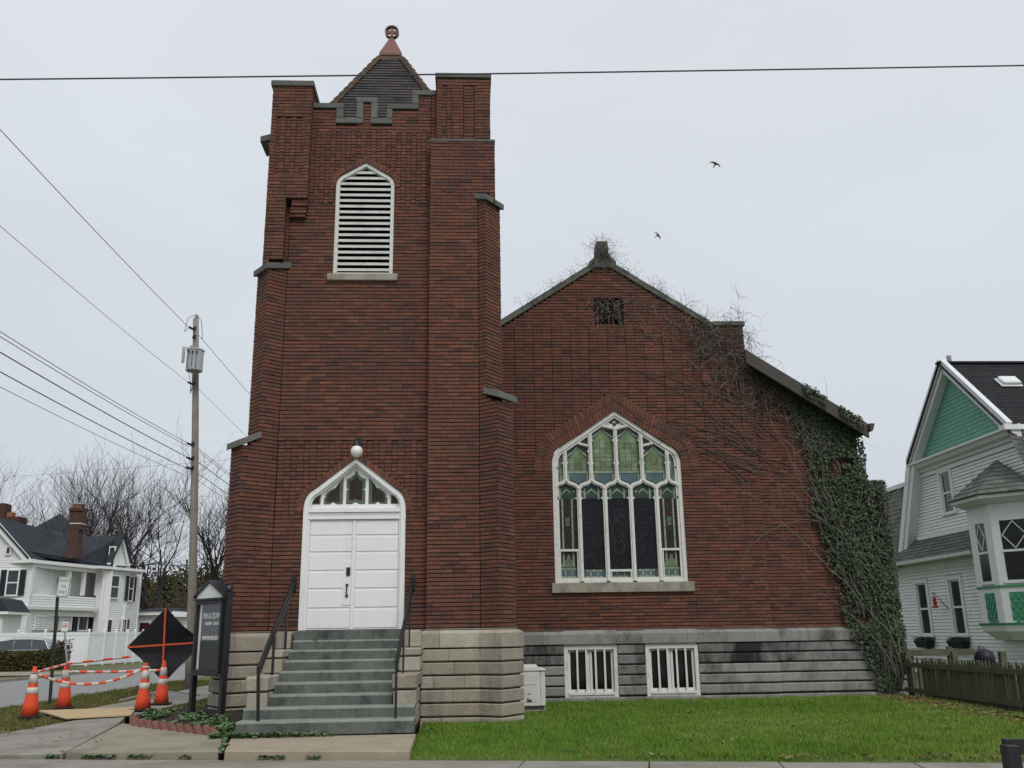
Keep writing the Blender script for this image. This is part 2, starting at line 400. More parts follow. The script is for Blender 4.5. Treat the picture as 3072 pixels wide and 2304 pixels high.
# ---- right pier, buttress and turret
PT = 11.30
brick_face((PX1, YF), (PX1, YP), 1.485, PT)
brick_face((PX1, YP), (BB.x, YP), 1.485, 10.1); brick_face((PX1, YP), (XR, YP), 10.1, PT)
brick_face((BB.x, YP), R1R, 1.485, 6.0, top=lerp_top(5.95, 5.60, .425)); brick_face(R1R, R1O, 1.485, 5.62); brick_face(R1O, R1B, 1.485, 5.6)
brick_face((BB.x, YP), R2R, 5.6, 10.1, top=lerp_top(10.08, 9.98, .176)); brick_face(R2R, R2O, 5.55, 9.95); brick_face(R2O, R2B, 5.55, 9.95)
TR0, TR1, YR = -.605, .525, 17.12
brick_face((TR0, YR), (TR1, YR), PT, 12.84, [rect(.10, .32, 11.4, 12.62), rect(.56, .80, 11.4, 12.62)])
for (a, b) in ((.10, .32), (.56, .80)): brick_face((TR0 + a, YR + .022), (TR0 + b, YR + .022), 11.3, 12.76, bond='header', L_=.11 if a < .3 else .24)
brick_face((TR0, YR + .9), (TR0, YR), PT, 12.84); brick_face((TR1, YR), (TR1, YR + 1.0), PT, 12.84)
brick_face((XR, 17.5), (XR, 20.8), 1.485, PT); brick_face((XL, 20.8), (XL, 17.7), 1.485, 12.2)
brick_face((XR, YP), (XR, 17.5), 9.9, PT)
# ---- nave front
XN0, XN1, XA1 = .62, 6.83, 9.28
PK = 3.37
def gab(u):
    x = u + XN0; g = 10.17 - abs(x - PK) * .652
    return max(g, 8.52) if x > 6.05 and x < 6.745 else (g if x <= 6.05 else 7.9)
nh = hole_fn(NCX, n_hw, n_pts, .36, 2.45, XN0); nsil = rect(1.905 - XN0, 5.125 - XN0, 2.235, 2.45)
vent = rect(3.116 - XN0, 3.839 - XN0, 8.60, 9.225)
brick_face((XN0, YN), (XN1, YN), 1.41, 5.28, [nh, nsil])
brick_face((XN0, YN), (XN1, YN), 5.28, 8.52, [nh], 'stack', top=gab, L_=.2235, phase=.1)
brick_face((XN0, YN), (XN1, YN), 8.52, 10.3, [vent], top=gab)
brick_face((XN1, YN), (XN1, YA), 1.41, 7.4)
ring_bricks(n_pts, YN, .004, .205, .088); ring_bricks(n_pts, YN, .212, .41, .088, proud=.018)
aisle_top = lambda u: 7.35 - u * .662
brick_face((XN1, YA), (XA1, YA), 1.41, 7.4, top=aisle_top)
brick_face((6.745, YN), (6.745, YN + 1.2), 7.0, 8.52)
brick_face((XA1, YA), (XA1, 24), 4.4, 5.6); brick_face((XA1, YA + .02), (9.78, YA + .02), 1.41, 4.62, top=lerp_top(4.70, 4.52, .5)); brick_face((9.78, YA + .02), (9.78, 21.7), 1.41, 4.5)
# ---- hand the bricks out: the 300 that show largest are pieces of their own, the rest one mesh
def shows(b):
    c = sum(b[0][:4], Vector()) / 4; v = CAM - c; a = (b[0][1] - b[0][0]).length * (b[0][3] - b[0][0]).length
    return a * max(0, v.normalized().dot(b[2])) / v.length_squared if c.z < 6 else 0
BRICKS.sort(key=shows, reverse=True)
FQ = [(0, 1, 2, 3), (4, 0, 3, 7), (1, 5, 6, 2), (3, 2, 6, 7), (4, 5, 1, 0)]
BRK = MB()
for k, (vs_, r_, n_) in enumerate(BRICKS):
    if k < 300:
        b1 = MB(); b1.poly(vs_, FQ, r_); cp(b1, 'brick', 'brick', fix=False)
    else: BRK.poly(vs_, FQ, r_)
o = cp(BRK, 'brickwork', 'brick', fix=False); o['kind'] = 'stuff'
cp(MORT, 'mortar_bed', 'mortar', fix=False)
# ---- solid cores so that no light passes through the walls
k = MB()
k.box(XL + .13, -3.2, YF + .13, 20.9, -.2, 12.1); k.box(-1.0, XR - .13, YF + .13, 20.9, -.2, 11.3); k.box(-3.2, -1.0, YF + 1.1, 20.9, -.2, 12.1)
k.box(-3.2, -1.0, YF + .125, YF + 1.1, 4.75, 8.35); k.box(-3.3, -.9, YF + .125, YF + .3, 11.05, 11.8)
for (u, z0, z1) in ((-3.3, 8.3, 11.0), (-1.45, 8.3, 11.0)): k.box(u, u + .6, YF + .125, YF + .3, z0, z1)
k.box(TL0 + .13, TL1 - .13, YT + .13, YT + .8, 9.9, 12.5); k.box(TR0 + .13, TR1 - .13, YR + .13, YR + .9, 11, 12.8)
k.box(.7, 2.05, YN + .13, YN + .4, 1.2, 8.2); k.box(4.945, 6.7, YN + .13, YN + .4, 1.2, 8.2); k.box(2.06, 4.94, YN + .13, YN + .4, 6.5, 8.4); k.box(2.06, 4.94, YN + .13, YN + .4, 1.15, 2.46)
k.box(2.4, 4.4, YN + .35, YN + .5, 8.3, 9.5); k.box(6.7, 9.15, YA + .13, YA + .4, -.2, 5.5); k.box(9.2, 9.65, YA + .15, 21.6, -.2, 4.4)
k.box(.44, .74, 20.93, 21.3, -.2, 8.3); k.box(.44, .60, 20.6, 20.92, -.2, 8.3)
cp(k, 'wall_core', 'mortar')
# ---- stone: sweep a profile along the plan
def seg_norm(a, b): d = (Vector(b) - Vector(a)).normalized(); return Vector((d.y, -d.x))
def sweep(path, prof, s0, s1, mb, r=.5):
    P = [Vector(p) for p in path]; acc = [0]
    for a, b in zip(P, P[1:]): acc.append(acc[-1] + (b - a).length)
    st = []
    for i in range(len(P) - 1):
        n = seg_norm(P[i], P[i + 1])
        if acc[i] <= s0 < acc[i + 1] - 1e-6: st.append((P[i].lerp(P[i + 1], (s0 - acc[i]) / (acc[i + 1] - acc[i])), n))
        if s0 + 1e-6 < acc[i + 1] < s1 - 1e-6 and i + 2 < len(P):
            n2 = seg_norm(P[i + 1], P[i + 2]); st.append((P[i + 1], (n + n2) / max(.25, 1 + n.dot(n2))))
        if acc[i] + 1e-6 < s1 <= acc[i + 1] + 1e-6: st.append((P[i].lerp(P[i + 1], (s1 - acc[i]) / (acc[i + 1] - acc[i])), n))
    m = len(prof); vs_ = []; fs = []
    for (p, n) in st:
        for (o_, z) in prof: vs_.append((p.x + n.x * o_, p.y + n.y * o_, z))
    for j in range(len(st) - 1):
        for i in range(m): fs.append((j * m + i, j * m + (i + 1) % m, (j + 1) * m + (i + 1) % m, (j + 1) * m + i))
    fs.append(tuple(range(m))); fs.append(tuple((len(st) - 1) * m + i for i in reversed(range(m))))
    mb.poly(vs_, fs, r)
def plen(path): return sum((Vector(b) - Vector(a)).length for a, b in zip(path, path[1:]))
srr = random.Random(5)
def stone_run(path, prof, mt, gaps=(), lmin=.7, lmax=1.3, joint=.006, name='stone_block', first=None):
    T = plen(path); s = 0; ivs = [(0, T)]
    for (a, b) in gaps: ivs = [q for (s_, e_) in ivs for q in ((s_, min(e_, a)), (max(s_, b), e_)) if q[1] - q[0] > .02]
    for (a, b) in ivs:
        s = a; k_ = 0
        while s < b - .01:
            ln = srr.uniform(lmin, lmax) if not (first and k_ == 0) else first
            e_ = s + ln
            if b - e_ < .3: e_ = b
            m_ = MB(); sweep(path, prof, s + joint / 2, e_ - joint / 2, m_, srr.random()); cp(m_, name, mt)
            s = e_; k_ += 1
def course_prof(z0, z1, pr, b=.014, d=.16): return [(-d, z0), (pr - b, z0), (pr, z0 + b), (pr, z1 - b), (pr - b, z1), (-d, z1)]
def wt_prof(z0, z1, pr, c=.085, d=.16): return [(-d, z0), (pr - .01, z0), (pr, z0 + .01), (pr, z1 - c), (.006, z1), (-d, z1)]
tl_path = [tuple(L1B), tuple(L1O), tuple(L1R), tuple(BA), (-3.06, YF)]
tr_path = [(-1.13, YF), (PX1, YF), (PX1, YP), (BB.x, YP), tuple(R1R), tuple(R1O), tuple(R1B)]
for path in (tl_path, tr_path):
    stone_run(path, wt_prof(1.15, 1.48, .10), 'limestone', lmin=.8, lmax=1.3)
    for j in range(6):
        z1 = 1.128 - j * .231; z0 = z1 - .209
        stone_run(path, course_prof(z0, z1, .085, .02), 'limestone', lmin=.55, lmax=1.15)
    stone_run(path, course_prof(-.6, -.262, .11), 'limestone', lmin=1, lmax=2)
    m_ = MB(); sweep(path, [(-.1, -.3), (.035, -.3), (.035, 1.47), (-.1, 1.47)], 0, plen(path), m_); cp(m_, 'joint_backing', 'mortar')
np_ = [(XR + .01, YN), (XN1, YN), (XN1, YA), (XA1, YA), (9.78, YA), (9.78, 21.8)]
wg = [(2.135 - XR - .01, 3.315 - XR - .01), (3.93 - XR - .01, 5.11 - XR - .01)]
stone_run(np_, wt_prof(1.125, 1.425, .10), 'greystone', lmin=.9, lmax=1.9)
for j in range(5):
    z1 = 1.105 - j * .2155; z0 = z1 - .19
    stone_run(np_, course_prof(z0, z1, .075, .022), 'stained_stone' if j < 2 else 'greystone', gaps=wg, lmin=.8, lmax=1.6)
stone_run(np_, course_prof(-.45, .018, .10), 'greystone', lmin=1.2, lmax=2.4)
for (a, b) in ((0, wg[0][0]), (wg[0][1], wg[1][0]), (wg[1][1], plen(np_))):
    m_ = MB(); sweep(np_, [(-.1, -.3), (.03, -.3), (.03, 1.42), (-.1, 1.42)], a, b, m_); cp(m_, 'joint_backing', 'mortar')
# ---- sloping caps on the buttresses
def cap(A, ds, de, wd, t0, t1, zi, zo, th=.125, ov=.05, name='cap_stone'):
    o_ = -ds; m_ = MB(); vs_ = []
    for dz in (-th, 0):
        for (t, l) in ((t0, -ov), (t1 + ov + .02, -ov), (t1 + ov + .02, wd + ov), (t0, wd + ov)):
            q = A + o_ * t + de * l; z = zi + (zo - zi) * (t - t0) / (t1 + ov + .02 - t0); vs_.append((q.x, q.y, z + dz))
    m_.hexa(vs_, srr.random()); cp(m_, name, 'capstone', bevel=.008)
cap(BA, DS, DE, BW, .36, .71, 5.13, 4.93); cap(BA, DS, DE, BW, -.06, .40, 8.66, 8.53)
cap(BB, DS2, DE2, .53, .13, .425, 5.96, 5.83); cap(BB, DS2, DE2, .53, -.06, .176, 10.12, 10.02)
m_ = MB(); m_.hexa([(-4.42, 17.85, 11.70), (-3.98, 17.85, 11.80), (-3.98, 18.5, 11.80), (-4.42, 18.5, 11.70), (-4.42, 17.85, 11.82), (-3.98, 17.85, 11.95), (-3.98, 18.5, 11.95), (-4.42, 18.5, 11.82)]); cp(m_, 'cap_stone', 'capstone')
m_ = MB(); m_.hexa([(-4.02, 17.9, 11.2), (-3.98, 17.9, 11.2), (-3.98, 18.45, 11.2), (-4.02, 18.45, 11.2), (-4.3, 17.9, 11.72), (-3.98, 17.9, 11.8), (-3.98, 18.45, 11.8), (-4.3, 18.45, 11.72)]); cp(m_, 'corbel', 'brick')
# side buttress cap on the aisle (weathered, under the ivy)
m_ = MB(); m_.hexa([(9.24, YA - .04, 4.66), (9.84, YA - .04, 4.46), (9.84, 21.75, 4.46), (9.24, 21.75, 4.66), (9.24, YA - .04, 4.78), (9.84, YA - .04, 4.58), (9.84, 21.75, 4.58), (9.24, 21.75, 4.78)]); cp(m_, 'cap_stone', 'capstone')
# ---- turret caps and crenel copings
def stone_box(x0, x1, y0, y1, z0, z1, mt='capstone', nm='coping_stone', bv=.01): m_ = MB(); m_.box(x0, x1, y0, y1, z0, z1, srr.random()); return cp(m_, nm, mt, bevel=bv)
stone_box(-4.075, -3.645, YT - .035, YT + .85, 12.562, 12.69); stone_box(-3.64, -3.185, YT - .035, YT + .85, 12.562, 12.69)
stone_box(-.64, .555, YR - .035, YR + 1.0, 12.842, 12.95)
stone_box(-.735, .62, YP - .012, YR + .2, PT + .002, PT + .06, 'capstone')
y0, y1 = YF - .03, YF + .30
stone_box(-3.215, -2.575, y0, y1, 12.18, 12.30)
stone_box(-2.73, -2.578, y0, y1, 11.953, 12.178); stone_box(-2.735, -2.165, y0, y1, 11.825, 11.95)
stone_box(-2.30, -2.165, y0, y1, 11.953, 12.328); stone_box(-2.315, -1.87, y0, y1, 12.33, 12.45)
stone_box(-2.0, -1.865, y0, y1, 11.953, 12.328); stone_box(-2.005, -1.545, y0, y1, 11.825, 11.95)
stone_box(-1.665, -1.548, y0, y1, 11.953, 12.178); stone_box(-1.67, -.995, y0, y1, 12.18, 12.30)
stone_box(-1.125, -.998, y0, y1, 12.303, 12.518); stone_box(-1.13, -.628, y0, y1, 12.52, 12.645)
# inner parapet leaves and tower deck
k = MB(); k.box(-3.2, -2.74, YF + .13, YF + .26, 11.7, 12.17); k.box(-2.29, -2.01, YF + .13, YF + .26, 11.7, 12.32); k.box(-1.54, -.62, YF + .13, YF + .26, 11.7, 12.17); k.box(-.99, -.62, YF + .13, YF + .26, 12.1, 12.5); k.box(-3.2, -.6, YF + .13, YF + .26, 11.6, 11.82)
cp(k, 'parapet_core', 'brick')
# ---- tower roof, its cap and wheel cross
mat('tower_slate', (.055, .053, .058), .85, .3, 5, .5, 40, ramp=[(.035, .035, .042), (.06, .056, .058), (.075, .06, .055), (.05, .05, .058)], dirt=((.10, .075, .055), .5, 2, (1, 1, 1), .55, .75))
mat('hip_tile', (.12, .085, .065), .9, .3, 6, .4, 50, ramp=[(.10, .075, .06), (.14, .095, .07), (.12, .10, .075)])
mat('pink_metal', (.20, .095, .08), .6, .08, 6)
RC = Vector((-1.77, 19.2)); zt, zb_ = 14.57, 11.95; rt_, rb_ = .24, 1.52
m_ = MB()
for s in range(4):                                     # slate courses on each of the four faces
    a0, a1 = pi / 4 + s * pi / 2, pi / 4 + (s + 1) * pi / 2
    N_ = 26
    for i in range(N_):
        za, zb2 = zb_ + (zt - zb_) * i / N_, zb_ + (zt - zb_) * (i + 1) / N_
        ra = (rb_ + (rt_ - rb_) * i / N_) * sqrt(2) + .03; r2 = (rb_ + (rt_ - rb_) * (i + 1) / N_) * sqrt(2)
        pa, pb = [Vector((RC.x + ra * cos(q), RC.y + ra * sin(q), za)) for q in (a0, a1)]; pc, pd = [Vector((RC.x + r2 * cos(q), RC.y + r2 * sin(q), zb2)) for q in (a0, a1)]
        W_ = max(2, int((pb - pa).length / .28)); of = .5 if i % 2 else 0
        xs = sorted({0, 1} | {min(1, max(0, (j + of) / W_)) for j in range(W_ + 1)})
        for q0, q1 in zip(xs, xs[1:]): m_.face([pa.lerp(pb, q0), pa.lerp(pb, q1), pc.lerp(pd, q1), pc.lerp(pd, q0)], srr.random())
tr = cp(m_, 'tower_roof', 'tower_slate', fix=False)
for s in range(4):
    q = pi / 4 + s * pi / 2; m_ = MB()
    for i in range(14):
        t0, t1 = i / 14, (i + 1) / 14 + .01; rr0 = (rb_ + (rt_ - rb_) * t0) * sqrt(2) + .05; rr1 = (rb_ + (rt_ - rb_) * t1) * sqrt(2) + .05
        m_.bar((RC.x + rr0 * cos(q), RC.y + rr0 * sin(q), zb_ + (zt - zb_) * t0 + .03), (RC.x + rr1 * cos(q), RC.y + rr1 * sin(q), zb_ + (zt - zb_) * t1 + .0), .13, .09, srr.random())
    cp(m_, 'hip_ridge', 'hip_tile')
m_ = MB(); m_.box(RC.x - .245, RC.x + .245, RC.y - .245, RC.y + .245, 14.48, 14.66); cp(m_, 'roof_collar', 'hip_tile')
m_ = MB(); B0 = .265
m_.poly([(RC.x - B0, RC.y - B0, 14.66), (RC.x + B0, RC.y - B0, 14.66), (RC.x + B0, RC.y + B0, 14.66), (RC.x - B0, RC.y + B0, 14.66), (RC.x - B0, RC.y - B0, 14.72), (RC.x + B0, RC.y - B0, 14.72), (RC.x + B0, RC.y + B0, 14.72), (RC.x - B0, RC.y + B0, 14.72),
    (RC.x - .04, RC.y - .04, 15.30), (RC.x + .04, RC.y - .04, 15.30), (RC.x + .04, RC.y + .04, 15.30), (RC.x - .04, RC.y + .04, 15.30)],
    [(3, 2, 1, 0), (0, 1, 5, 4), (1, 2, 6, 5), (2, 3, 7, 6), (3, 0, 4, 7), (4, 5, 9, 8), (5, 6, 10, 9), (6, 7, 11, 10), (7, 4, 8, 11), (8, 9, 10, 11)])
fc = cp(m_, 'finial_base', 'pink_metal')
m_ = MB(); n_ = 32; ro, ri, zc_ = .168, .140, 15.465
for j in range(n_):
    a, b = 2 * pi * j / n_, 2 * pi * (j + 1) / n_
    P_ = lambda r_, t, y: (RC.x + r_ * cos(t), RC.y + y, zc_ + r_ * sin(t))
    m_.poly([P_(ri, a, -.06), P_(ro, a, -.06), P_(ro, b, -.06), P_(ri, b, -.06), P_(ri, a, .06), P_(ro, a, .06), P_(ro, b, .06), P_(ri, b, .06)], [(0, 1, 2, 3), (7, 6, 5, 4), (1, 5, 6, 2), (0, 3, 7, 4)])
m_.box(RC.x - .034, RC.x + .034, RC.y - .03, RC.y + .03, 15.28, zc_ + .145); m_.box(RC.x - .145, RC.x - .035, RC.y - .028, RC.y + .028, zc_ - .035, zc_ + .035); m_.box(RC.x + .035, RC.x + .145, RC.y - .028, RC.y + .028, zc_ - .035, zc_ + .035)
cp(m_, 'wheel_cross', 'pink_metal')
# ---- nave gable coping, finial, roofs
sl = Vector((1, 0, .652)).normalized()
for sgn in (-1, 1):
    x = 0.; k_ = 0
    for (a, b) in ((.12, .95), (.955, 1.75), (1.755, 2.62) if sgn > 0 else (1.755, 2.60)):
        m_ = MB(); pts = [(PK + sgn * t, 10.17 - t * .652) for t in (a, b)]
        lo, hi = -.02, .15
        m_.hexa([(pts[0][0], YN - .05, pts[0][1] + lo), (pts[1][0], YN - .05, pts[1][1] + lo), (pts[1][0], YN + .42, pts[1][1] + lo), (pts[0][0], YN + .42, pts[0][1] + lo),
                 (pts[0][0], YN - .05, pts[0][1] + hi), (pts[1][0], YN - .05, pts[1][1] + hi), (pts[1][0], YN + .42, pts[1][1] + hi), (pts[0][0], YN + .42, pts[0][1] + hi)], srr.random())
        cp(m_, 'coping_stone', 'capstone', bevel=.01)
stone_box(6.0, 6.785, YN - .05, YN + .42, 8.525, 8.64)
m_ = MB(); out = [(-.32, 10.03), (.32, 10.03), (.33, 10.18), (.2, 10.28), (.15, 10.42), (.135, 10.72), (-.135, 10.72), (-.15, 10.42), (-.2, 10.28), (-.33, 10.18)]
m_.prism(out, lambda u, v, d: (PK + u, YN - .06 + d, v), .46); cp(m_, 'gable_finial', 'capstone')
mat('fascia_brown', (.075, .066, .06), .8, .15, 6, .1, 40, dirt=((.05, .045, .04), .5, 3, (1, 1, 1), .5, .7))
mat('dark_shingle', (.035, .035, .04), .92, .25, 8, .3, 60)
m_ = MB()
m_.hexa([(PK, YN + .3, 9.85), (-.05, YN + .3, 7.62), (-.05, 36, 7.62), (PK, 36, 9.85), (PK, YN + .3, 9.95), (-.05, YN + .3, 7.72), (-.05, 36, 7.72), (PK, 36, 9.95)])
m_.hexa([(PK + .004, YN + .3, 9.85), (6.75, YN + .3, 7.65), (6.75, 36, 7.65), (PK + .004, 36, 9.85), (PK + .004, YN + .3, 9.95), (6.75, YN + .3, 7.75), (6.75, 36, 7.75), (PK + .004, 36, 9.95)])
cp(m_, 'nave_roof', 'dark_shingle')
AS = (5.96 - 7.78) / (9.37 - 6.62)
az = lambda x: 7.78 + (x - 6.62) * AS
m_ = MB(); x0, x1 = 6.80, 9.37
m_.hexa([(x0, 20.46, az(x0) - .14), (x1, 20.46, az(x1) - .14), (x1, 36, az(x1) - .14), (x0, 36, az(x0) - .14), (x0, 20.46, az(x0)), (x1, 20.46, az(x1)), (x1, 36, az(x1)), (x0, 36, az(x0))]); ar = cp(m_, 'aisle_roof', 'dark_shingle')
m_ = MB(); x0 = 6.62
m_.hexa([(x0, 20.38, az(x0) - .31), (x1, 20.38, az(x1) - .31), (x1, 20.455, az(x1) - .31), (x0, 20.455, az(x0) - .31), (x0, 20.38, az(x0) + .02), (x1, 20.38, az(x1) + .02), (x1, 20.455, az(x1) + .02), (x0, 20.455, az(x0) + .02)]); cp(m_, 'verge_board', 'fascia_brown')
m_ = MB(); m_.hexa([(6.84, 20.46, az(6.84) - .25), (9.28, 20.46, az(9.28) - .25), (9.28, YA + .1, az(9.28) - .25), (6.84, YA + .1, az(6.84) - .25), (6.84, 20.46, az(6.84) - .16), (9.28, 20.46, az(9.28) - .16), (9.28, YA + .1, az(9.28) - .16), (6.84, YA + .1, az(6.84) - .16)]); cp(m_, 'soffit', 'dark_shingle')
m_ = MB(); m_.prism([(9.375, 5.80), (9.44, 5.80), (9.50, 5.97), (9.375, 5.97)], lambda u, v, d: (u, 20.3 + d, v), 14); cp(m_, 'gutter', 'fascia_brown')
# ---- vent in the gable
vt = cp(MB(), 'gable_vent', 'dark') if False else None
m_ = MB(); m_.box(3.1, 3.86, YN + .2, YN + .22, 8.55, 9.26); cp(m_, 'gable_vent', 'dark')
m_ = MB()
for (x, z) in ((3.3, 9.07), (3.48, 8.91), (3.66, 9.07), (3.3, 8.75), (3.66, 8.75)): m_.box(x - .035, x + .035, YN + .05, YN + .15, z - .04, z + .04, srr.random())
for x in (3.21, 3.48, 3.745): m_.box(x - .02, x + .02, YN + .08, YN + .16, 8.61, 9.2, .1)
cp(m_, 'vent_lattice', 'brick')
# ---- sills
stone_box(-2.775, -1.369, YF - .06, YF + .2, 8.266, 8.411, 'sillstone', 'window_sill'); stone_box(1.905, 5.125, YN - .07, YN + .2, 2.232, 2.4525, 'sillstone', 'window_sill')
stone_box(DCX - DHW - .01, DCX + DHW + .01, YF - .10, YF + .3, 1.38, 1.484, 'capstone', 'threshold')
# ================================================================== OPENINGS OF THE CHURCH
def part(mb, name, m, parent, **k):
    o = mb.build(name, m, None, **k); o.parent = parent
    if parent.type == 'EMPTY' and parent.parent is None:
        o.matrix_parent_inverse = (Matrix.Translation(parent.location) @ Matrix.Rotation(parent.rotation_euler.z, 4, 'Z')).inverted()
    return o
def sub(name, parent=None):
    """an Empty part of the church that carries sub-parts, kept at the world origin"""
    o = empty(name); o.parent = parent or church
    o.matrix_parent_inverse = Matrix.Translation((2.1, -17.3, 0)); return o
def subpart(mb, name, m, parent, **k): o = mb.build(name, m, None, **k); o.parent = parent; return o
def strip(mb, pts, wd, ya, yb, r=.5, closed=False, m=0):
    """board of width wd following pts (x, z), from depth ya (front) to yb"""
    pts = list(pts); n = len(pts)
    if closed:
        ext = [pts[-1]] + pts + [pts[0]]
        o1 = offset_line(ext, wd / 2)[1:-1]; o2 = offset_line(ext, -wd / 2)[1:-1]
    else: o1, o2 = offset_line(pts, wd / 2), offset_line(pts, -wd / 2)
    vs_ = []
    for i in range(n): vs_ += [(o1[i][0], ya, o1[i][1]), (o2[i][0], ya, o2[i][1]), (o2[i][0], yb, o2[i][1]), (o1[i][0], yb, o1[i][1])]
    fs = []; R_ = n if closed else n - 1
    for i in range(R_):
        a = 4 * i; b = 4 * ((i + 1) % n)
        for j in range(4): fs.append((a + j, a + (j + 1) % 4, b + (j + 1) % 4, b + j))
    if not closed: fs += [(0, 1, 2, 3), (4 * n - 1, 4 * n - 2, 4 * n - 3, 4 * n - 4)]
    mb.poly(vs_, fs, r, m)
def clip_poly(subj, clip):
    """Sutherland-Hodgman, clip polygon convex and ccw"""
    out = list(subj)
    for i in range(len(clip)):
        a, b = clip[i], clip[(i + 1) % len(clip)]; inp = out; out = []
        if not inp: return []
        side = lambda p: (b[0] - a[0]) * (p[1] - a[1]) - (b[1] - a[1]) * (p[0] - a[0])
        for j in range(len(inp)):
            p, q = inp[j - 1], inp[j]; sp, sq = side(p), side(q)
            if sq >= 0:
                if sp < 0: t = sp / (sp - sq); out.append((p[0] + (q[0] - p[0]) * t, p[1] + (q[1] - p[1]) * t))
                out.append(q)
            elif sp >= 0: t = sp / (sp - sq); out.append((p[0] + (q[0] - p[0]) * t, p[1] + (q[1] - p[1]) * t))
    return out
def glass(name, col, rough=.18, var=.3, scale=7, dirt=None): return mat(name, col, rough, var, scale, .12, 14, spec=.25, dirt=dirt)
glass('glass_green', (.165, .235, .125), var=.5, scale=5); glass('glass_pale', (.25, .30, .23)); glass('glass_blue', (.08, .13, .15)); glass('glass_deep', (.035, .06, .05)); glass('glass_edge', (.10, .12, .09)); glass('glass_rose', (.19, .13, .09))
glass('glass_night', (.006, .007, .012), .3, .5, 5); glass('glass_brown', (.028, .018, .014), .2, .5, 6); glass('glass_olive', (.135, .17, .105), var=.5, scale=5); glass('glass_leaf', (.205, .265, .165), var=.5, scale=5)
mat('lead', (.015, .015, .016), .6, 0)
mat('lead_line', (.07, .065, .062), .5, .2, 10)
# ---- double door
dY = YF + .10
door = sub('entrance_door'); door['label'] = 'white double door with wide flat panels under a pointed transom'
fr = MB(); full = [(DCX - DHW + .045, 1.49)] + [(x + (.045 if x < DCX else (-.045 if x > DCX else 0)), z - .03) for x, z in d_pts[1:-1]] + [(DCX + DHW - .045, 1.49)]
strip(fr, full, .09, YF + .012, YF + .19)
in_ = offset_line([(x, z) for x, z in full], -.06); strip(fr, in_, .035, YF + .055, YF + .18)
subpart(fr, 'door_frame', 'white_paint', door)
m_ = MB(); lx0, lx1 = DCX - DHW + .10, DCX + DHW - .10
m_.box(lx0 - .01, lx1 + .01, YF + .045, YF + .15, 3.50, 3.565); m_.box(lx0 - .01, lx1 + .01, YF + .03, YF + .15, 3.63, 3.70); m_.box(lx0 - .01, lx1 + .01, YF + .07, YF + .15, 3.565, 3.63)
nd = 46
for i in range(nd):
    x = lx0 + (lx1 - lx0) * (i + .5) / nd; m_.box(x - .010, x + .010, YF + .05, YF + .072, 3.578, 3.618)
subpart(m_, 'transom_bar', 'white_paint', door)
for s in (0, 1):
    a, b = (lx0, DCX - .012) if s == 0 else (DCX + .0, lx1)
    lf = MB(); lf.box(a, b, dY, dY + .05, 1.495, 3.495); leaf = subpart(lf, 'door_leaf', 'white_paint', door)
    n = 6; zs_ = [1.50 + (3.49 - 1.50) * q for q in (0, .185, .36, .525, .695, .85, 1)]
    for i in range(n):
        p_ = MB(); p_.box(a + .035, b - .035, dY - .014, dY + .002, zs_[i] + .022, zs_[i + 1] - .022); subpart(p_, 'door_panel', 'white_paint', leaf, bevel=.004)
m_ = MB(); m_.box(DCX - .03, DCX + .022, dY - .022, dY + .0, 1.495, 3.495); subpart(m_, 'astragal', 'white_paint', door)
m_ = MB(); m_.box(DCX - .185, DCX - .035, dY - .024, dY - .013, 1.93, 2.72); subpart(m_, 'cover_plate', 'white_paint', door)
m_ = MB(); m_.box(DCX - .125, DCX - .055, dY - .055, dY - .023, 2.46, 2.61); kp = subpart(m_, 'keypad_lock', 'black_metal', door, bevel=.006)
mat('bronze', (.05, .03, .02), .4, .1, 20, metal=.7)
m_ = MB(); m_.tube([(DCX - .105, dY - .03, 2.28), (DCX - .105, dY - .075, 2.26), (DCX - .105, dY - .075, 2.12), (DCX - .105, dY - .03, 2.10)], .012, 8)
for z in (2.29, 2.09): m_.tube([(DCX - .105, dY - .045, z), (DCX - .105, dY - .022, z)], .026, 10)
subpart(m_, 'door_pull', 'bronze', door)
# transom lights
trn = sub('transom_window'); trn['label'] = 'small leaded transom lights in white tracery above the door'
m_ = MB(); bpts = [(x + (.09 if x < DCX else (-.09 if x > DCX else 0)), z - .075) for x, z in d_pts[1:-1]]
full_hw = lambda z: None
def t_half(z):
    l = [(DCX - x, zz) for x, zz in bpts[:len(bpts) // 2 + 1]]
    if z <= l[0][1]: return l[0][0]
    for a, b in zip(l, l[1:]):
        if a[1] <= z <= b[1]: return a[0] + (b[0] - a[0]) * (z - a[1]) / max(1e-6, b[1] - a[1])
    return 0
board = [(DCX - lx_ if False else p[0], p[1]) for p in bpts for lx_ in (0,)]
bl = [(lx0, 3.70)] + bpts + [(lx1, 3.70)]
tf = lambda u, v, d: (u, YF + .13 + d, v)
tb_ = MB(); tb_.prism(bl, tf, .03); subpart(tb_, 'tracery_board', 'white_paint', trn)
lights = []
cxs = [(-.18, .18, 4.40), (-.60, -.24, 4.12), (.24, .60, 4.12), (-.84, -.66, 3.98), (.66, .84, 3.98)]
mat('leaded_dark', (.022, .018, .016), .25, .4, 20, .2, 30, spec=.5)
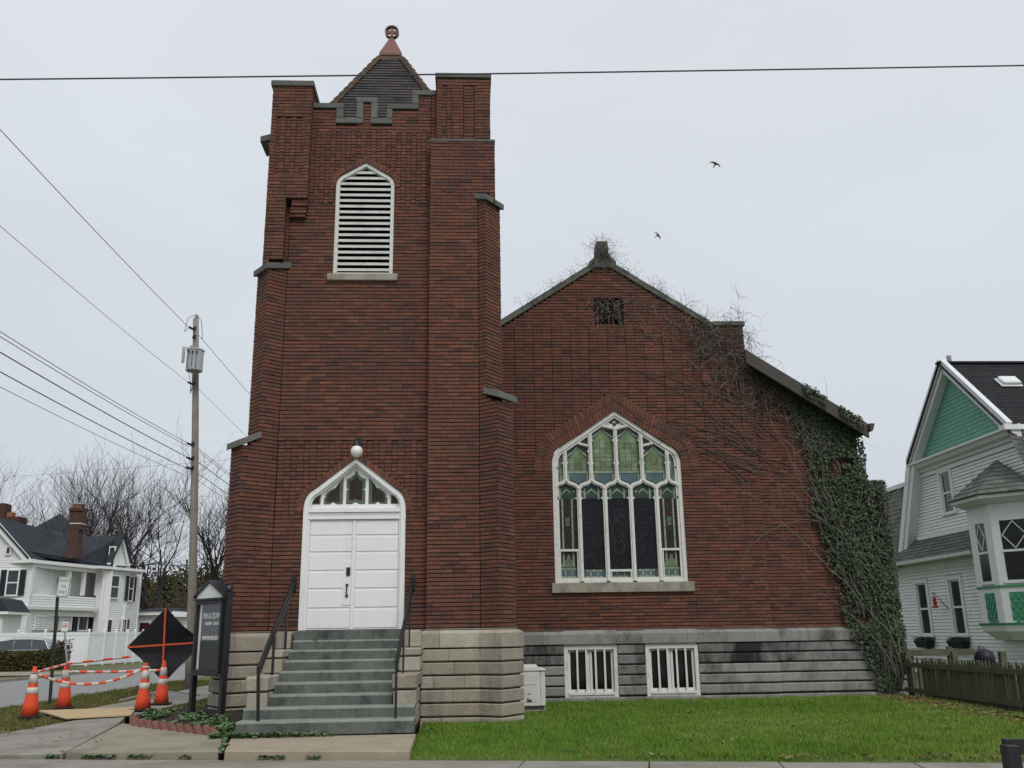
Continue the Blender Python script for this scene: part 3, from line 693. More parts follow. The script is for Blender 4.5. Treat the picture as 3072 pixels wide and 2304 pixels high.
for (a, b, zt_) in cxs:
    z0 = 3.77
    def slope(x): return max(z0 + .03, 4.53 - .72 * abs(x) - .06)
    if a < 0 < b: P_ = [(a, z0 + .02), (-.07, z0 + .02), (0, z0 + .06), (.07, z0 + .02), (b, z0 + .02), (b, 4.04), (b - .03, 4.07), (b, 4.10), (b, 4.27), (.10, 4.30), (.04, 4.36), (0, 4.44), (-.04, 4.36), (-.10, 4.30), (a, 4.27), (a, 4.10), (a + .03, 4.07), (a, 4.04)]
    elif b - a > .25:
        s = 1 if a > 0 else -1; i_, o_ = (a, b) if s > 0 else (b, a)
        P_ = [(i_, z0 + .02), (i_ + s * .12, z0 + .02), (i_ + s * .18, z0 + .06), (i_ + s * .24, z0 + .02), (o_, z0 + .02), (o_, z0 + .13), (o_ - s * .03, z0 + .16), (o_ - s * .02, z0 + .20), (i_ + s * .22, 4.08), (i_ + s * .15, 4.10), (i_ + s * .10, 4.18), (i_, 4.30)]
    else:
        s = 1 if a > 0 else -1; i_, o_ = (a, b) if s > 0 else (b, a)
        P_ = [(i_, z0 + .02), (o_, z0 + .02), (o_ - s * .06, z0 + .13), (i_, z0 + .235)]
    P2 = [(DCX + x, z) for x, z in P_]
    g = MB(); g.prism(P2, lambda u, v, d: (u, YF + .126 + d, v), .003); subpart(g, 'glass_border', 'glass_edge', trn)
    cx_ = sum(p[0] for p in P2) / len(P2); cz_ = sum(p[1] for p in P2) / len(P2)
    g = MB(); g.prism([(cx_ + (x - cx_) * .66, cz_ + (z - cz_) * .74) for x, z in P2], lambda u, v, d: (u, YF + .122 + d, v), .003); subpart(g, 'leaded_pane', 'glass_brown', trn)
    if b - a > .25:
        l_ = MB()
        for k_ in range(-2, 3):
            for dr in (-1, 1):
                p, q = (cx_ + k_ * .05 - dr * .05, cz_ - .13), (cx_ + k_ * .05 + dr * .05, cz_ + .10); p = (min(max(p[0], cx_ - .1), cx_ + .1), p[1]); q = (min(max(q[0], cx_ - .1), cx_ + .1), q[1])
                l_.bar((p[0], YF + .119, p[1]), (q[0], YF + .119, q[1]), .004)
        subpart(l_, 'leading', 'lead_line', trn)
# ---- porch globe lamp
lamp = sub('porch_lamp'); gp = at(1070, 1354, 17.02)
mat('opal_glass', (.80, .78, .74), .25, .02, 5, spec=.5)
m_ = MB(); rr_ = .115; m_.lathe([(max(.002, rr_ * sin(t)), gp.z - rr_ * cos(t)) for t in [pi * i / 12 for i in range(13)]], gp.x, gp.y, 20); subpart(m_, 'globe', 'opal_glass', lamp, smooth=True)
m_ = MB(); m_.lathe([(.05, gp.z + .10), (.075, gp.z + .115), (.07, gp.z + .14), (.045, gp.z + .19), (.03, gp.z + .21)], gp.x, gp.y, 14); m_.tube([(gp.x, gp.y, gp.z + .2), (gp.x, gp.y + .1, gp.z + .26), (gp.x, YF, gp.z + .24)], .018, 8); m_.box(gp.x - .06, gp.x + .06, YF - .03, YF, gp.z + .15, gp.z + .32); subpart(m_, 'lamp_holder', 'black_metal', lamp)
# ---- louvre opening
lou = sub('louvre_window'); lou['label'] = 'white slatted belfry louvre with peeling paint'
m_ = MB(); lf_ = [(-2.072 - .565, 8.40)] + [(x + (.035 if x < -2.072 else (-.035 if x > -2.072 else 0)), z - .035) for x, z in l_pts[1:-1]] + [(-2.072 + .565, 8.40)]
strip(m_, lf_, .075, YF + .02, YF + .16); m_.box(-2.072 - .53, -2.072 + .53, YF + .03, YF + .16, 8.402, 8.46); subpart(m_, 'louvre_frame', 'old_white', lou)
for i in range(19):
    z = 8.50 + i * .128
    hw = l_hw(z + .06)
    if z > 10.8 or not hw: continue
    hw = min(.535, hw - .06)
    if hw < .05: continue
    m_ = MB(); x0, x1 = -2.072 - hw, -2.072 + hw
    m_.hexa([(x0, YF + .045, z), (x1, YF + .045, z), (x1, YF + .15, z + .06), (x0, YF + .15, z + .06), (x0, YF + .045, z + .058), (x1, YF + .045, z + .058), (x1, YF + .15, z + .10), (x0, YF + .15, z + .10)]); subpart(m_, 'slat', 'louver_white', lou)
m_ = MB(); m_.box(-2.7, -1.45, YF + .45, YF + .47, 8.3, 11.0); subpart(m_, 'dark_chamber', 'interior', lou)
# ---- nave window
win = sub('stained_glass_window'); win['label'] = 'large pointed stained glass window with white wooden tracery'
WY = YN + .06; zv, zp, zb0 = 4.575, 4.79, 2.455
m_ = MB()
outl = [(NCX - 1.46, zb0)] + [(x + (.045 if x < NCX else (-.045 if x > NCX else 0)), z - .04) for x, z in n_pts[1:-1]] + [(NCX + 1.46, zb0)]
strip(m_, outl, .09, WY - .03, WY + .12); o2 = offset_line(outl, -.07); strip(m_, o2, .05, WY, WY + .11); subpart(m_, 'window_frame', 'old_white', win)
def arch_z(u):                                             # height of the inner frame over u
    u = abs(u); l = [(NCX - x, z) for x, z in o2[1:len(o2) // 2 + 1]]
    for a, b in zip(l, l[1:]):
        if b[0] <= u <= a[0]: return a[1] + (b[1] - a[1]) * (a[0] - u) / max(1e-6, a[0] - b[0])
    return l[0][1]
def bars(mb, pts, wd, dep=0.): strip(mb, [(NCX + u, z) for u, z in pts], wd, WY - .012 + dep, WY + .09); strip(mb, [(NCX + u, z) for u, z in pts], wd * .36, WY - .034 + dep, WY - .011 + dep)
for u in (-.9, -.3, .3, .9):
    m_ = MB(); bars(m_, [(u, zb0 + .03), (u, zv + .02)], .10); subpart(m_, 'mullion', 'old_white', win)
for u in (-1.2, -.6, 0, .6, 1.2):
    m_ = MB(); top_ = arch_z(u) if u else 6.05
    bars(m_, [(u, zp), (u, top_)], .09, .003); subpart(m_, 'mullion', 'old_white', win)
m_ = MB(); zz = [(-1.44, zv + .05)]
def ogee(a, b):                                            # s-shaped line between a valley and a peak
    return [(a[0] + (b[0] - a[0]) * t, a[1] + (b[1] - a[1]) * (t + .12 * sin(2 * pi * t))) for t in (0, .25, .5, .75, 1)]
knots = [(-1.44, zv + .03)] + [(q, zp if abs(q) in (1.2, .6, 0) else zv) for q in (-1.2, -.9, -.6, -.3, 0, .3, .6, .9, 1.2)] + [(1.44, zv + .03)]
zig = [knots[0]]
for a, b in zip(knots, knots[1:]): zig += ogee(a, b)[1:]
bars(m_, zig, .085, -.003); subpart(m_, 'transom', 'old_white', win)
m_ = MB()
for s in (-1, 1):
    bars(m_, [(0, 5.98), (s * .30, arch_z(.30) - .02)], .07, .006)
    bars(m_, [(s * .6, 5.57), (s * .88, arch_z(.88) - .04)], .065, .006)
subpart(m_, 'tracery_branch', 'old_white', win)
m_ = MB()
def cusp(u, z, s, h=.05): 
    m_.prism([(NCX + u + s * .04, z - .045), (NCX + u + s * (.045 + h), z), (NCX + u + s * .04, z + .045)], lambda a, b, d: (a, WY + .0 + d, b), .06)
for u in (-.9, -.3, .3, .9):
    for s in (-1, 1): cusp(u, 4.36, s, .055)
for u in (-1.2, -.6, 0, .6, 1.2):
    for s in (-1, 1):
        cusp(u, 5.18, s, .03)
        if abs(u) < 1: cusp(u, 5.46 if abs(u) > .5 and s * u > 0 else 5.72, s, .035)
for u in (-1.44, 1.44): cusp(u, 5.06, 1 if u < 0 else -1, .03); cusp(u, 4.36, 1 if u < 0 else -1, .05)
subpart(m_, 'cusps', 'old_white', win)
m_ = MB()
for (a, b) in ((-1.4, -.945), (-.255, .255), (.945, 1.4)):
    zr = 3.18 if abs(a + b) > .5 else 2.72
    strip(m_, [(NCX + a, zr), (NCX + b, zr)], .05, WY - .008, WY + .05)
    strip(m_, [(NCX + a + .03, 2.57), (NCX + a + .03, zr - .02)], .028, WY - .006, WY + .04); strip(m_, [(NCX + b - .03, 2.57), (NCX + b - .03, zr - .02)], .028, WY - .006, WY + .04)
for (a, b) in ((-1.42, -.95), (-.85, -.35), (-.25, .25), (.35, .85), (.95, 1.42)):
    strip(m_, [(NCX + a, 2.53), (NCX + b, 2.53)], .075, WY - .004, WY + .06); strip(m_, [(NCX + a, 2.475), (NCX + b, 2.475)], .05, WY - .03, WY + .06)
subpart(m_, 'sash_rail', 'old_white', win)
# quatrefoil board at the apex and small spandrel boards
m_ = MB(); m_.prism([(NCX - .27, arch_z(.27) - .0), (NCX, 6.02), (NCX + .27, arch_z(.27) - .0), (NCX, 6.31)], lambda a, b, d: (a, WY + .05 + d, b), .02)
qf = subpart(m_, 'quatrefoil_board', 'old_white', win)
m_ = MB()
for (du, dz) in ((0, .07), (0, -.07), (.075, 0), (-.075, 0)): m_.prism([(NCX + du + .05 * cos(t), 6.165 + dz + .052 * sin(t)) for t in [2 * pi * i / 10 for i in range(10)]], lambda a, b, d: (a, WY + .046 + d + .0005 * (abs(du) > 0), b), .003)
subpart(m_, 'quatrefoil_glass', 'glass_deep', win)
GY = WY + .07                                               # plane of the glass
m_ = MB(); m_.prism([(NCX - 1.42, 2.46)] + [(x + (.06 if x < NCX else (-.06 if x > NCX else 0)), z - .07) for x, z in n_pts[1:-1]] + [(NCX + 1.42, 2.46)], lambda a, b, d: (a, GY + .004 + d, b), .004); subpart(m_, 'lead_cames', 'lead', win)
grr = random.Random(3)
def pane(poly, mt, nm='glass_pane', dy=0.):
    if len(poly) < 3: return
    A_ = abs(sum(poly[i - 1][0] * poly[i][1] - poly[i][0] * poly[i - 1][1] for i in range(len(poly)))) / 2
    if A_ < 2e-4: return
    cx_ = sum(p[0] for p in poly) / len(poly); cz_ = sum(p[1] for p in poly) / len(poly); f = 1
    q = []
    for p in poly:
        l = max(1e-6, sqrt((p[0] - cx_) ** 2 + (p[1] - cz_) ** 2)); t = max(.5, 1 - .0045 / l * 1.2); q.append((cx_ + (p[0] - cx_) * t, cz_ + (p[1] - cz_) * t))
    g = MB(); ti = grr.uniform(-.002, .002)
    g.prism(q, lambda a, b, d: (a, GY + d + dy + ti * (a - cx_) * 8, b), .003, back=False); subpart(g, nm, mt, win)
def light_poly(u0, u1, upper):
    if upper:
        ls = [(u0 + .045, zp + .02), ((u0 + u1) / 2, zv + .05), (u1 - .045, zp + .02)]
        tops = [(u1 - .045, arch_z(u1 - .045) - .0), (u0 + .045, arch_z(u0 + .045) - .0)]
        return [(NCX + a, b) for a, b in ls + tops]
    return [(NCX + u0 + .05, 2.56), (NCX + u1 - .05, 2.56), (NCX + u1 - .05, zv), (NCX + (u0 + u1) / 2, zp - .05), (NCX + u0 + .05, zv)]
R4 = lambda a, b, c, d: [(a, c), (b, c), (b, d), (a, d)]
for (u0, u1) in ((-1.2, -.6), (-.6, 0), (0, .6), (.6, 1.2)):
    P_ = light_poly(u0, u1, True); a, b = NCX + u0 + .045, NCX + u1 - .045; bw = .055
    inner = abs(u0 + u1) < 1; ztop = 6.1 if inner else 5.65
    cxl = (a + b) / 2; zc0 = 5.0
    xs = [a, a + bw, a + bw + (b - a - 2 * bw) / 3, a + bw + 2 * (b - a - 2 * bw) / 3, b - bw, b]
    pane(clip_poly(R4(a, b, 4.95, zc0), P_), 'glass_pale')
    # blue shield below, in a pale border
    pane(clip_poly([(a + .07, 4.94), (a + .07, 4.80), (cxl, 4.70), (b - .07, 4.80), (b - .07, 4.94)][::-1] if False else [(a + .07, 4.80), (cxl, 4.70), (b - .07, 4.80), (b - .07, 4.94), (a + .07, 4.94)], P_), 'glass_blue', dy=-.001)
    for q in ([(a, 4.76), (a + .062, 4.79), (a + .062, 4.94), (a, 4.94)], [(b - .062, 4.79), (b, 4.76), (b, 4.94), (b - .062, 4.94)], [(a, 4.74), (cxl, 4.60), (cxl, 4.69), (a + .06, 4.79)], [(cxl, 4.60), (b, 4.74), (b - .06, 4.79), (cxl, 4.69)]):
        pane(clip_poly(q, P_), 'glass_pale')
    zh = ztop - .34                                           # green field up to an ogee, deep glass above it
    NR = 7 if inner else 5; rows = [zc0 + (zh - zc0) * (i + (.12 * grr.uniform(-1, 1) if 0 < i < NR else 0)) / NR for i in range(NR + 1)]
    for i in range(NR):
        for j in range(5):
            mt_ = 'glass_olive' if j in (0, 4) else ('glass_green' if grr.random() < .6 else 'glass_leaf')
            if i == 1 and j in (1, 3) and False: mt_ = 'glass_rose'
            pane(clip_poly(R4(xs[j], xs[j + 1], rows[i], rows[i + 1]), P_), mt_)
    for (dx, dz, rx, rz_) in ((0, .05, .022, .05), (-.05, .13, .04, .035), (.05, .13, .04, .035), (0, .16, .03, .04)):   # small lily in the field
        pane([(cxl + dx + rx * cos(t), zc0 + .02 + dz + rz_ * sin(t)) for t in [2 * pi * q / 8 for q in range(8)]], 'glass_rose', dy=-.0025 - .0004 * (dx > 0) - .0008 * (dz > .15))
    pane(clip_poly([(a + bw, zh), (b - bw, zh), (cxl + .09, zh + .10), (cxl, zh + .22), (cxl - .09, zh + .10)], P_), 'glass_green')
    for s in (-1, 1):
        e_ = a if s < 0 else b
        pane(clip_poly(sorted_ccw([(e_, zh - .02), (cxl + s * .10, zh + .11), (cxl + s * .02, zh + .23), (cxl + s * .02, zh + .30), (cxl + s * .11, zh + .15), (e_, zh + .05)]) if False else ([(e_, zh), (cxl + s * .1, zh + .11), (cxl + s * .1, zh + .17), (e_, zh + .06)] if s < 0 else [(cxl + s * .1, zh + .11), (e_, zh), (e_, zh + .06), (cxl + s * .1, zh + .17)]), P_), 'glass_pale', dy=-.001)
        pane(clip_poly([(cxl - .10, zh + .11), (cxl - .0, zh + .22), (cxl - .0, zh + .29), (cxl - .10, zh + .17)] if s < 0 else [(cxl + .0, zh + .22), (cxl + .10, zh + .11), (cxl + .10, zh + .17), (cxl + .0, zh + .29)], P_), 'glass_pale', dy=-.001)
        pane(clip_poly(R4(cxl + .012, b, zh + .06, 6.4) if s > 0 else R4(a, cxl - .012, zh + .06, 6.4), P_), 'glass_deep', dy=.001)
    pane(clip_poly(R4(cxl - .012, cxl + .012, zh + .26, ztop), P_), 'glass_pale', dy=-.001)
for s in (-1, 1):                                            # half lights at the sides
    a, b = (NCX - 1.40, NCX - 1.245) if s < 0 else (NCX + 1.245, NCX + 1.40)
    P_ = [(a, 4.66), (b, 4.80), (b, arch_z(1.245)), (a, arch_z(1.40) - .0)] if s < 0 else [(a, 4.80), (b, 4.66), (b, arch_z(1.40)), (a, arch_z(1.245))]
    for i in range(7):
        z = 4.6 + i * .16; pane(clip_poly(R4(a, (a + b) / 2, z, z + .16), P_), ('glass_pale', 'glass_blue', 'glass_olive', 'glass_green')[min(i, 3)]); pane(clip_poly(R4((a + b) / 2, b, z, z + .16), P_), ('glass_blue', 'glass_pale', 'glass_green', 'glass_olive')[min(i, 3)])
for k_, (u0, u1) in enumerate(((-1.5, -.9), (-.9, -.3), (-.3, .3), (.3, .9), (.9, 1.5))):
    P_ = light_poly(u0, u1, False)
    if k_ in (0, 4): P_ = [(NCX + max(u0, -1.45) + .05, 2.56), (NCX + min(u1, 1.45) - .05, 2.56), (NCX + min(u1, 1.45) - .05, zv), (NCX + (u0 + u1) / 2, zp - .05), (NCX + max(u0, -1.45) + .05, zv)]
    a, b = P_[0][0], P_[1][0]; cxl = (a + b) / 2; W_ = b - a
    # deep green head with pale drops
    pane(clip_poly(R4(a, b, 4.36, 4.85), P_), 'glass_deep', dy=.001)
    for q in (-.16, .16):
        pane(clip_poly(R4(cxl + q - .022, cxl + q + .022, 4.34, 4.62), P_), 'glass_pale', dy=-.001)
        pane(clip_poly([(cxl + q * 1.3 - .07, 4.50), (cxl + q * 1.3 + .07, 4.50), (cxl + q * 1.1 + .05, 4.55), (cxl + q * 1.1 - .05, 4.55)], P_), 'glass_pale', dy=-.0015)
    pane(clip_poly([(cxl - .14, 4.44), (cxl, 4.56), (cxl + .14, 4.44), (cxl + .14, 4.48), (cxl, 4.61), (cxl - .14, 4.48)][:3] + [(cxl + .12, 4.49), (cxl, 4.61), (cxl - .12, 4.49)], P_), 'glass_pale', dy=-.0012)
    zd = 3.22 if k_ in (0, 4) else 2.76
    # green chequer at the foot
    cs = [a + W_ * t for t in (0, .12, .28, .38, .62, .72, .88, 1)]; rs = [2.56, 2.61, 2.70, 2.75] if k_ not in (0, 4) else [2.56, 2.62, 2.74, 2.80]
    for i in range(3):
        for j in range(7): pane(clip_poly(R4(cs[j], cs[j + 1], rs[i], rs[i + 1]), P_), ('glass_pale' if j in (2, 4) or i in (0, 2) and j % 2 else ('glass_blue' if i == 1 else 'glass_olive')))
    if k_ in (0, 4):
        pane(clip_poly([(a + .04, 2.81), (b - .04, 2.81), (b - .06, 2.90), (cxl, 3.02), (a + .06, 2.90)], P_), 'glass_olive'); pane(clip_poly([(cxl - .05, 2.94), (cxl + .05, 2.94), (cxl + .03, 3.10), (cxl - .03, 3.10)], P_), 'glass_rose', dy=-.001)
        for zz_ in ((2.81, 3.15), (3.21, 4.36)):
            pane(R4(a, a + .09, *zz_), 'glass_brown'); pane(R4(a + .14, b - .14, *zz_), 'glass_brown', dy=.001); pane(R4(b - .09, b, *zz_), 'glass_brown')
            for (p, q) in ((a + .095, a + .135), (b - .135, b - .095)):
                n_ = max(1, int((zz_[1] - zz_[0]) / .22))
                for i in range(n_): pane(R4(p, q, zz_[0] + (zz_[1] - zz_[0]) * i / n_, zz_[0] + (zz_[1] - zz_[0]) * (i + 1) / n_), 'glass_pale', dy=-.001)
        pane(R4(cxl - .055, cxl + .055, 3.80, 3.93), 'glass_blue', dy=-.001); pane(R4(cxl - .05, cxl + .05, 3.74, 3.795), 'glass_rose', dy=-.001)
    else:
        for i in range(6): pane(R4(a, b, 2.76 + i * 1.6 / 6, 2.76 + (i + 1) * 1.6 / 6), 'glass_night')
        l_ = MB()                                            # wandering lead lines of the figure scene
        for i in range(26):
            x, z = grr.uniform(a + .02, b - .02), grr.uniform(2.80, 3.95 if k_ != 2 else 4.15); t = grr.uniform(0, 6.28); pts = [(x, z)]
            for s_ in range(grr.randint(3, 6)):
                t += grr.uniform(-.8, .8); x = min(max(x + .045 * cos(t), a + .01), b - .01); z = min(max(z + .045 * sin(t), 2.78), 4.3); pts.append((x, z))
            for p, q in zip(pts, pts[1:]): l_.bar((p[0], GY - .002, p[1]), (q[0], GY - .002, q[1]), .0045)
        if k_ == 2:                                          # standing outline in the middle light
            for (cx2, cz2, rx, rz_) in ((cxl - .02, 3.98, .07, .10), (cxl - .02, 3.62, .14, .24), (cxl, 3.25, .12, .14)):
                pts = [(cx2 + rx * cos(t), cz2 + rz_ * sin(t)) for t in [2 * pi * i / 14 for i in range(15)]]
                for p, q in zip(pts, pts[1:]): l_.bar((p[0], GY - .002, p[1]), (q[0], GY - .002, q[1]), .006)
        for z in (4.10, 3.92, 3.80): l_.bar((a, GY - .002, z), (b, GY - .002, z - .01), .004)
        subpart(l_, 'leading', 'lead_line', win)
# ---- basement windows
mat('glass_black', (.006, .008, .009), .08, .3, 5, spec=.6)
for (x0, x1) in ((2.137, 3.313), (3.932, 5.108)):
    bw_ = sub('basement_window')
    m_ = MB(); yf = YN - .035; z0, z1 = .022, 1.10
    for q in (((x0, z0), (x0, z1)), ((x1, z0), (x1, z1))): pass
    m_.box(x0, x0 + .085, yf, yf + .14, z0, z1); m_.box(x1 - .085, x1, yf, yf + .14, z0, z1); m_.box(x0 + .086, x1 - .086, yf, yf + .14, z1 - .085, z1); m_.box(x0 + .086, x1 - .086, yf + .002, yf + .14, z0, z0 + .05)
    m_.box(x0 + .087, x1 - .087, yf - .03, yf + .13, z0 + .051, z0 + .10)
    fo = subpart(m_, 'window_frame', 'old_white', bw_)
    for i in range(4):
        x = x0 + .085 + (x1 - x0 - .17) * (i + 1) / 5; b_ = MB(); b_.box(x - .021, x + .021, yf + .005, yf + .03, z0 + .10, z1 - .086); subpart(b_, 'window_bar', 'old_white', bw_)
    cx_ = (x0 + x1) / 2; m_ = MB()
    for (a, b) in ((x0 + .09, cx_ - .03), (cx_ - .02, x1 - .09)):
        m_.box(a, a + .05, yf + .075, yf + .11, z0 + .10, z1 - .09); m_.box(b - .05, b, yf + .075, yf + .11, z0 + .10, z1 - .09); m_.box(a + .051, b - .051, yf + .076, yf + .11, z0 + .10, z0 + .16); m_.box(a + .051, b - .051, yf + .076, yf + .11, z1 - .13, z1 - .09)
    subpart(m_, 'sash', 'old_white', bw_)
    for (a, b) in ((x0 + .14, cx_ - .08), (cx_ + .03, x1 - .14)):
        g = MB(); g.box(a, b, yf + .09, yf + .10, z0 + .16, z1 - .13); subpart(g, 'window_pane', 'glass_black', bw_)
    k = MB(); k.box(x0, x1, yf + .15, yf + .17, z0, z1); subpart(k, 'dark_room', 'interior', bw_)
# ================================================================== STEPS AND RAILS
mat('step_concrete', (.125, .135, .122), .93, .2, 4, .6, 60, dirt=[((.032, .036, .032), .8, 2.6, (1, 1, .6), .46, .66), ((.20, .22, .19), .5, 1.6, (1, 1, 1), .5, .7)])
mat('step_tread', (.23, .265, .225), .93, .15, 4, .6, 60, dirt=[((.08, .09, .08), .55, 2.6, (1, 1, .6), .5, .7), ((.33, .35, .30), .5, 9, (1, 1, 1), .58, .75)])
from mathutils import noise as _ns
nzs = lambda t: _ns.noise(Vector((t, .37, 1.9)))
steps = empty('entrance_steps', (-2.1, 14.3, 0)); tag(steps, 'grey green concrete steps with stone cheek walls up to the white door', 'steps')
rz_ = .1615
for k_ in range(1, 9):
    z1 = 1.485 - k_ * rz_ - .004; yf = 14.35 + .36 * (8 - k_) + (.0 if k_ < 8 else -.02)
    x0, x1 = (-3.05, -1.15) if k_ < 7 else ((-3.355, -.785) if k_ == 7 else (-3.36, -.77))
    m_ = MB(); bk = yf + (.40 if k_ > 1 else .6)
    prof = [(yf, z1 - rz_ - .03), (yf + .004, z1 - .03), (yf + .008, z1 - .012), (yf + .03, z1), (bk, z1), (bk, z1 - rz_ - .03)]
    NS = 40; sg = random.Random(50 + k_); vs_ = []; pm = len(prof)     # worn, slightly uneven nosing
    for i in range(NS + 1):
        x = x0 + (x1 - x0) * i / NS; wob = .006 * nzs(x * 2.1 + k_ * 3.7) + sg.gauss(0, .0022); chip = .018 if sg.random() < .05 else 0
        for j, (yy, zz) in enumerate(prof):
            e_ = 1 if j in (1, 2, 3) else 0
            vs_.append((x, yy + (wob + chip) * e_, zz + (.004 * nzs(x * 1.3 + k_) - chip * .6) * (1 if j in (2, 3) else 0)))
    m_.poly(vs_, [(i * pm + j, i * pm + (j + 1) % pm, (i + 1) * pm + (j + 1) % pm, (i + 1) * pm + j) for i in range(NS) for j in range(pm)] + [tuple(range(pm)), tuple(NS * pm + j for j in reversed(range(pm)))])
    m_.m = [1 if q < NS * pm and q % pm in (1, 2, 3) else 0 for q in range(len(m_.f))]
    part(m_, 'step', ['step_concrete', 'step_tread'], steps)
m_ = MB(); m_.box(-3.0, -1.2, 14.8, 17.3, -.3, .25); part(m_, 'steps_core', 'step_concrete', steps)
m_ = MB(); m_.box(-3.04, -1.16, 16.9, YF - .1, 1.2, 1.483); part(m_, 'landing', 'step_concrete', steps, bevel=.01)
for side in (0, 1):
    x0, x1 = ((-3.37, -3.06), (-1.13, -.775))[side]
    tiers = [(14.95, 16.1, [(.03, .30), (.325, .555), (.58, .79)]), (16.0, YF - .11, [(.575, .78), (.80, 1.03), (1.05, 1.17)])]
    for (ya, yb, zs_) in tiers:
        for j, (a, b) in enumerate(zs_):
            top_ = j == len(zs_) - 1; m_ = MB(); e_ = .02 if top_ else 0
            m_.box(x0 - e_, x1 + e_ * .5, ya - e_ - srr.uniform(0, .012), yb, a, b, srr.random()); part(m_, 'cheek_stone', 'limestone', steps, bevel=.018)
    m_ = MB(); m_.box(x0 + .03, x1 - .03, 15.0, YF - .12, -.1, .77); m_.box(x0 + .03, x1 - .03, 16.05, YF - .12, .5, 1.15); part(m_, 'joint_backing', 'mortar', steps)
    m_ = MB(); m_.box(x0 + .02, x1 - .03, YF - .42, YF - .088, 1.172, 1.46, srr.random()); part(m_, 'cheek_stone', 'limestone', steps, bevel=.02)
def handrail(label, pb, pt, wallp, ups):
    r_ = empty('handrail', (pb[0], pb[1], pb[2])); tag(r_, label, 'handrail', 'handrails on the church steps')
    m_ = MB(); m_.bar(pb, (pt[0], pt[1], pt[2] + .01), .036); part(m_, 'post', 'black_metal', r_)
    m_ = MB(); m_.bar(pt, wallp, .045, .03); m_.bar((pt[0], pt[1], pt[2] - .0), (pt[0], pt[1] + .08, pt[2] - .10), .03); part(m_, 'rail', 'black_metal', r_)
    d = Vector(wallp) - Vector(pt)
    m_ = MB(); m_.bar(Vector(pt) + d * .02 + Vector((0, 0, -.13)), Vector(wallp) + Vector((0, 0, -.13)), .03, .03); part(m_, 'lower_rail', 'black_metal', r_)
    m_ = MB(); m_.box(wallp[0] - .04, wallp[0] + .04, wallp[1] - .02, wallp[1] + .05, wallp[2] - .22, wallp[2] + .06); part(m_, 'wall_bracket', 'black_metal', r_)
    for (yy, zfoot) in ups:
        for k_ in (-1, 0, 1):
            y = yy + k_ * .075; t = (y - pt[1]) / d.y; p = Vector(pt) + d * t
            m_ = MB(); m_.bar((p.x, y, zfoot), (p.x, y, p.z - .12), .016); part(m_, 'baluster', 'black_metal', r_)
handrail('black iron handrail on the left side of the church steps', (-3.06, 14.42, .18), (-3.09, 14.38, .945), (-3.15, 17.26, 2.40), ((15.55, .79), (16.65, 1.17)))
handrail('black iron handrail on the right side of the church steps', (-1.05, 14.44, .18), (-1.05, 14.42, 1.0), (-.98, 17.26, 2.40), ((15.55, .79), (16.65, 1.17)))
# ================================================================== GROUND, PAVING, LAWN
from mathutils import noise
def nz(x, y, s=1.): return noise.noise(Vector((x * s, y * s, 3.1)))
mat('grass_soil', (.085, .115, .03), .97, .3, 2.5, .4, 60, dirt=[((.10, .085, .04), .5, 1.2, (1, 1, 1), .5, .7)])
mat('grass_blade', (.10, .16, .03), .75, .18, 3, spec=.15, ramp=[(.085, .165, .020), (.11, .205, .026), (.14, .235, .034), (.17, .255, .045), (.22, .275, .07)])
mat('dry_grass', (.15, .14, .06), .9, .25, 3, spec=.1, ramp=[(.07, .10, .02), (.11, .125, .035), (.16, .145, .06), (.20, .17, .085)])
mat('verge_soil', (.12, .115, .05), .97, .35, 1.6, .4, 50, dirt=[((.05, .085, .02), .8, .9, (1, 1, 1), .45, .65), ((.20, .16, .09), .5, 2.5, (1, 1, 1), .52, .7)])
mat('asphalt', (.235, .235, .23), .95, .12, 3, .4, 90, dirt=[((.17, .17, .17), .6, .6, (1, 1, 1), .5, .7), ((.29, .29, .28), .3, 18, (1, 1, 1), .6, .75)])
mat('concrete', (.28, .25, .195), .95, .16, 2.5, .5, 60, dirt=[((.14, .122, .092), .75, 1.3, (1, 1, 1), .48, .7), ((.10, .09, .07), .4, 12, (1, 1, 1), .58, .75)])
mat('concrete_tan', (.33, .28, .205), .95, .12, 3, .4, 70, dirt=[((.17, .145, .11), .45, 1.6, (1, 1, 1), .5, .72), ((.12, .10, .08), .35, 20, (1, 1, 1), .6, .75)])
mat('concrete_grey', (.265, .25, .215), .95, .16, 2.5, .5, 60, dirt=[((.13, .118, .095), .75, .9, (1, 1, 1), .48, .7), ((.09, .085, .075), .35, 15, (1, 1, 1), .58, .75)])
mat('field', (.075, .09, .03), .97, .25, .05, .0)
mat('soil', (.030, .023, .017), .97, .4, 8, .9, 40)
mat('cover_leaf', (.07, .12, .05), .7, .2, 5, spec=.2, ramp=[(.06, .11, .04), (.09, .16, .06), (.13, .20, .09), (.11, .17, .08)])
mat('dead_leaf', (.20, .12, .06), .9, .25, 5, spec=.1, ramp=[(.10, .055, .03), (.17, .09, .045), (.26, .17, .085), (.14, .085, .05), (.32, .25, .14)])
def sheet(name, mt, x0, x1, y0, y1, zf, st, kind='structure', label=None):
    nx, ny = max(1, int((x1 - x0) / st)), max(1, int((y1 - y0) / st)); m_ = MB()
    vs_ = []
    for j in range(ny + 1):
        for i in range(nx + 1):
            x, y = x0 + (x1 - x0) * i / nx, y0 + (y1 - y0) * j / ny; vs_.append((x, y, zf(x, y)))
    m_.poly(vs_, [(j * (nx + 1) + i, j * (nx + 1) + i + 1, (j + 1) * (nx + 1) + i + 1, (j + 1) * (nx + 1) + i) for j in range(ny) for i in range(nx)])
    o = m_.build(name, mt, None, smooth=True); o['kind'] = kind; return o
m_ = MB(); m_.face([(-900, -300, -.42), (900, -300, -.42), (900, 1500, -.42), (-900, 1500, -.42)]); o = m_.build('ground', 'field'); tag(o, kind='structure')
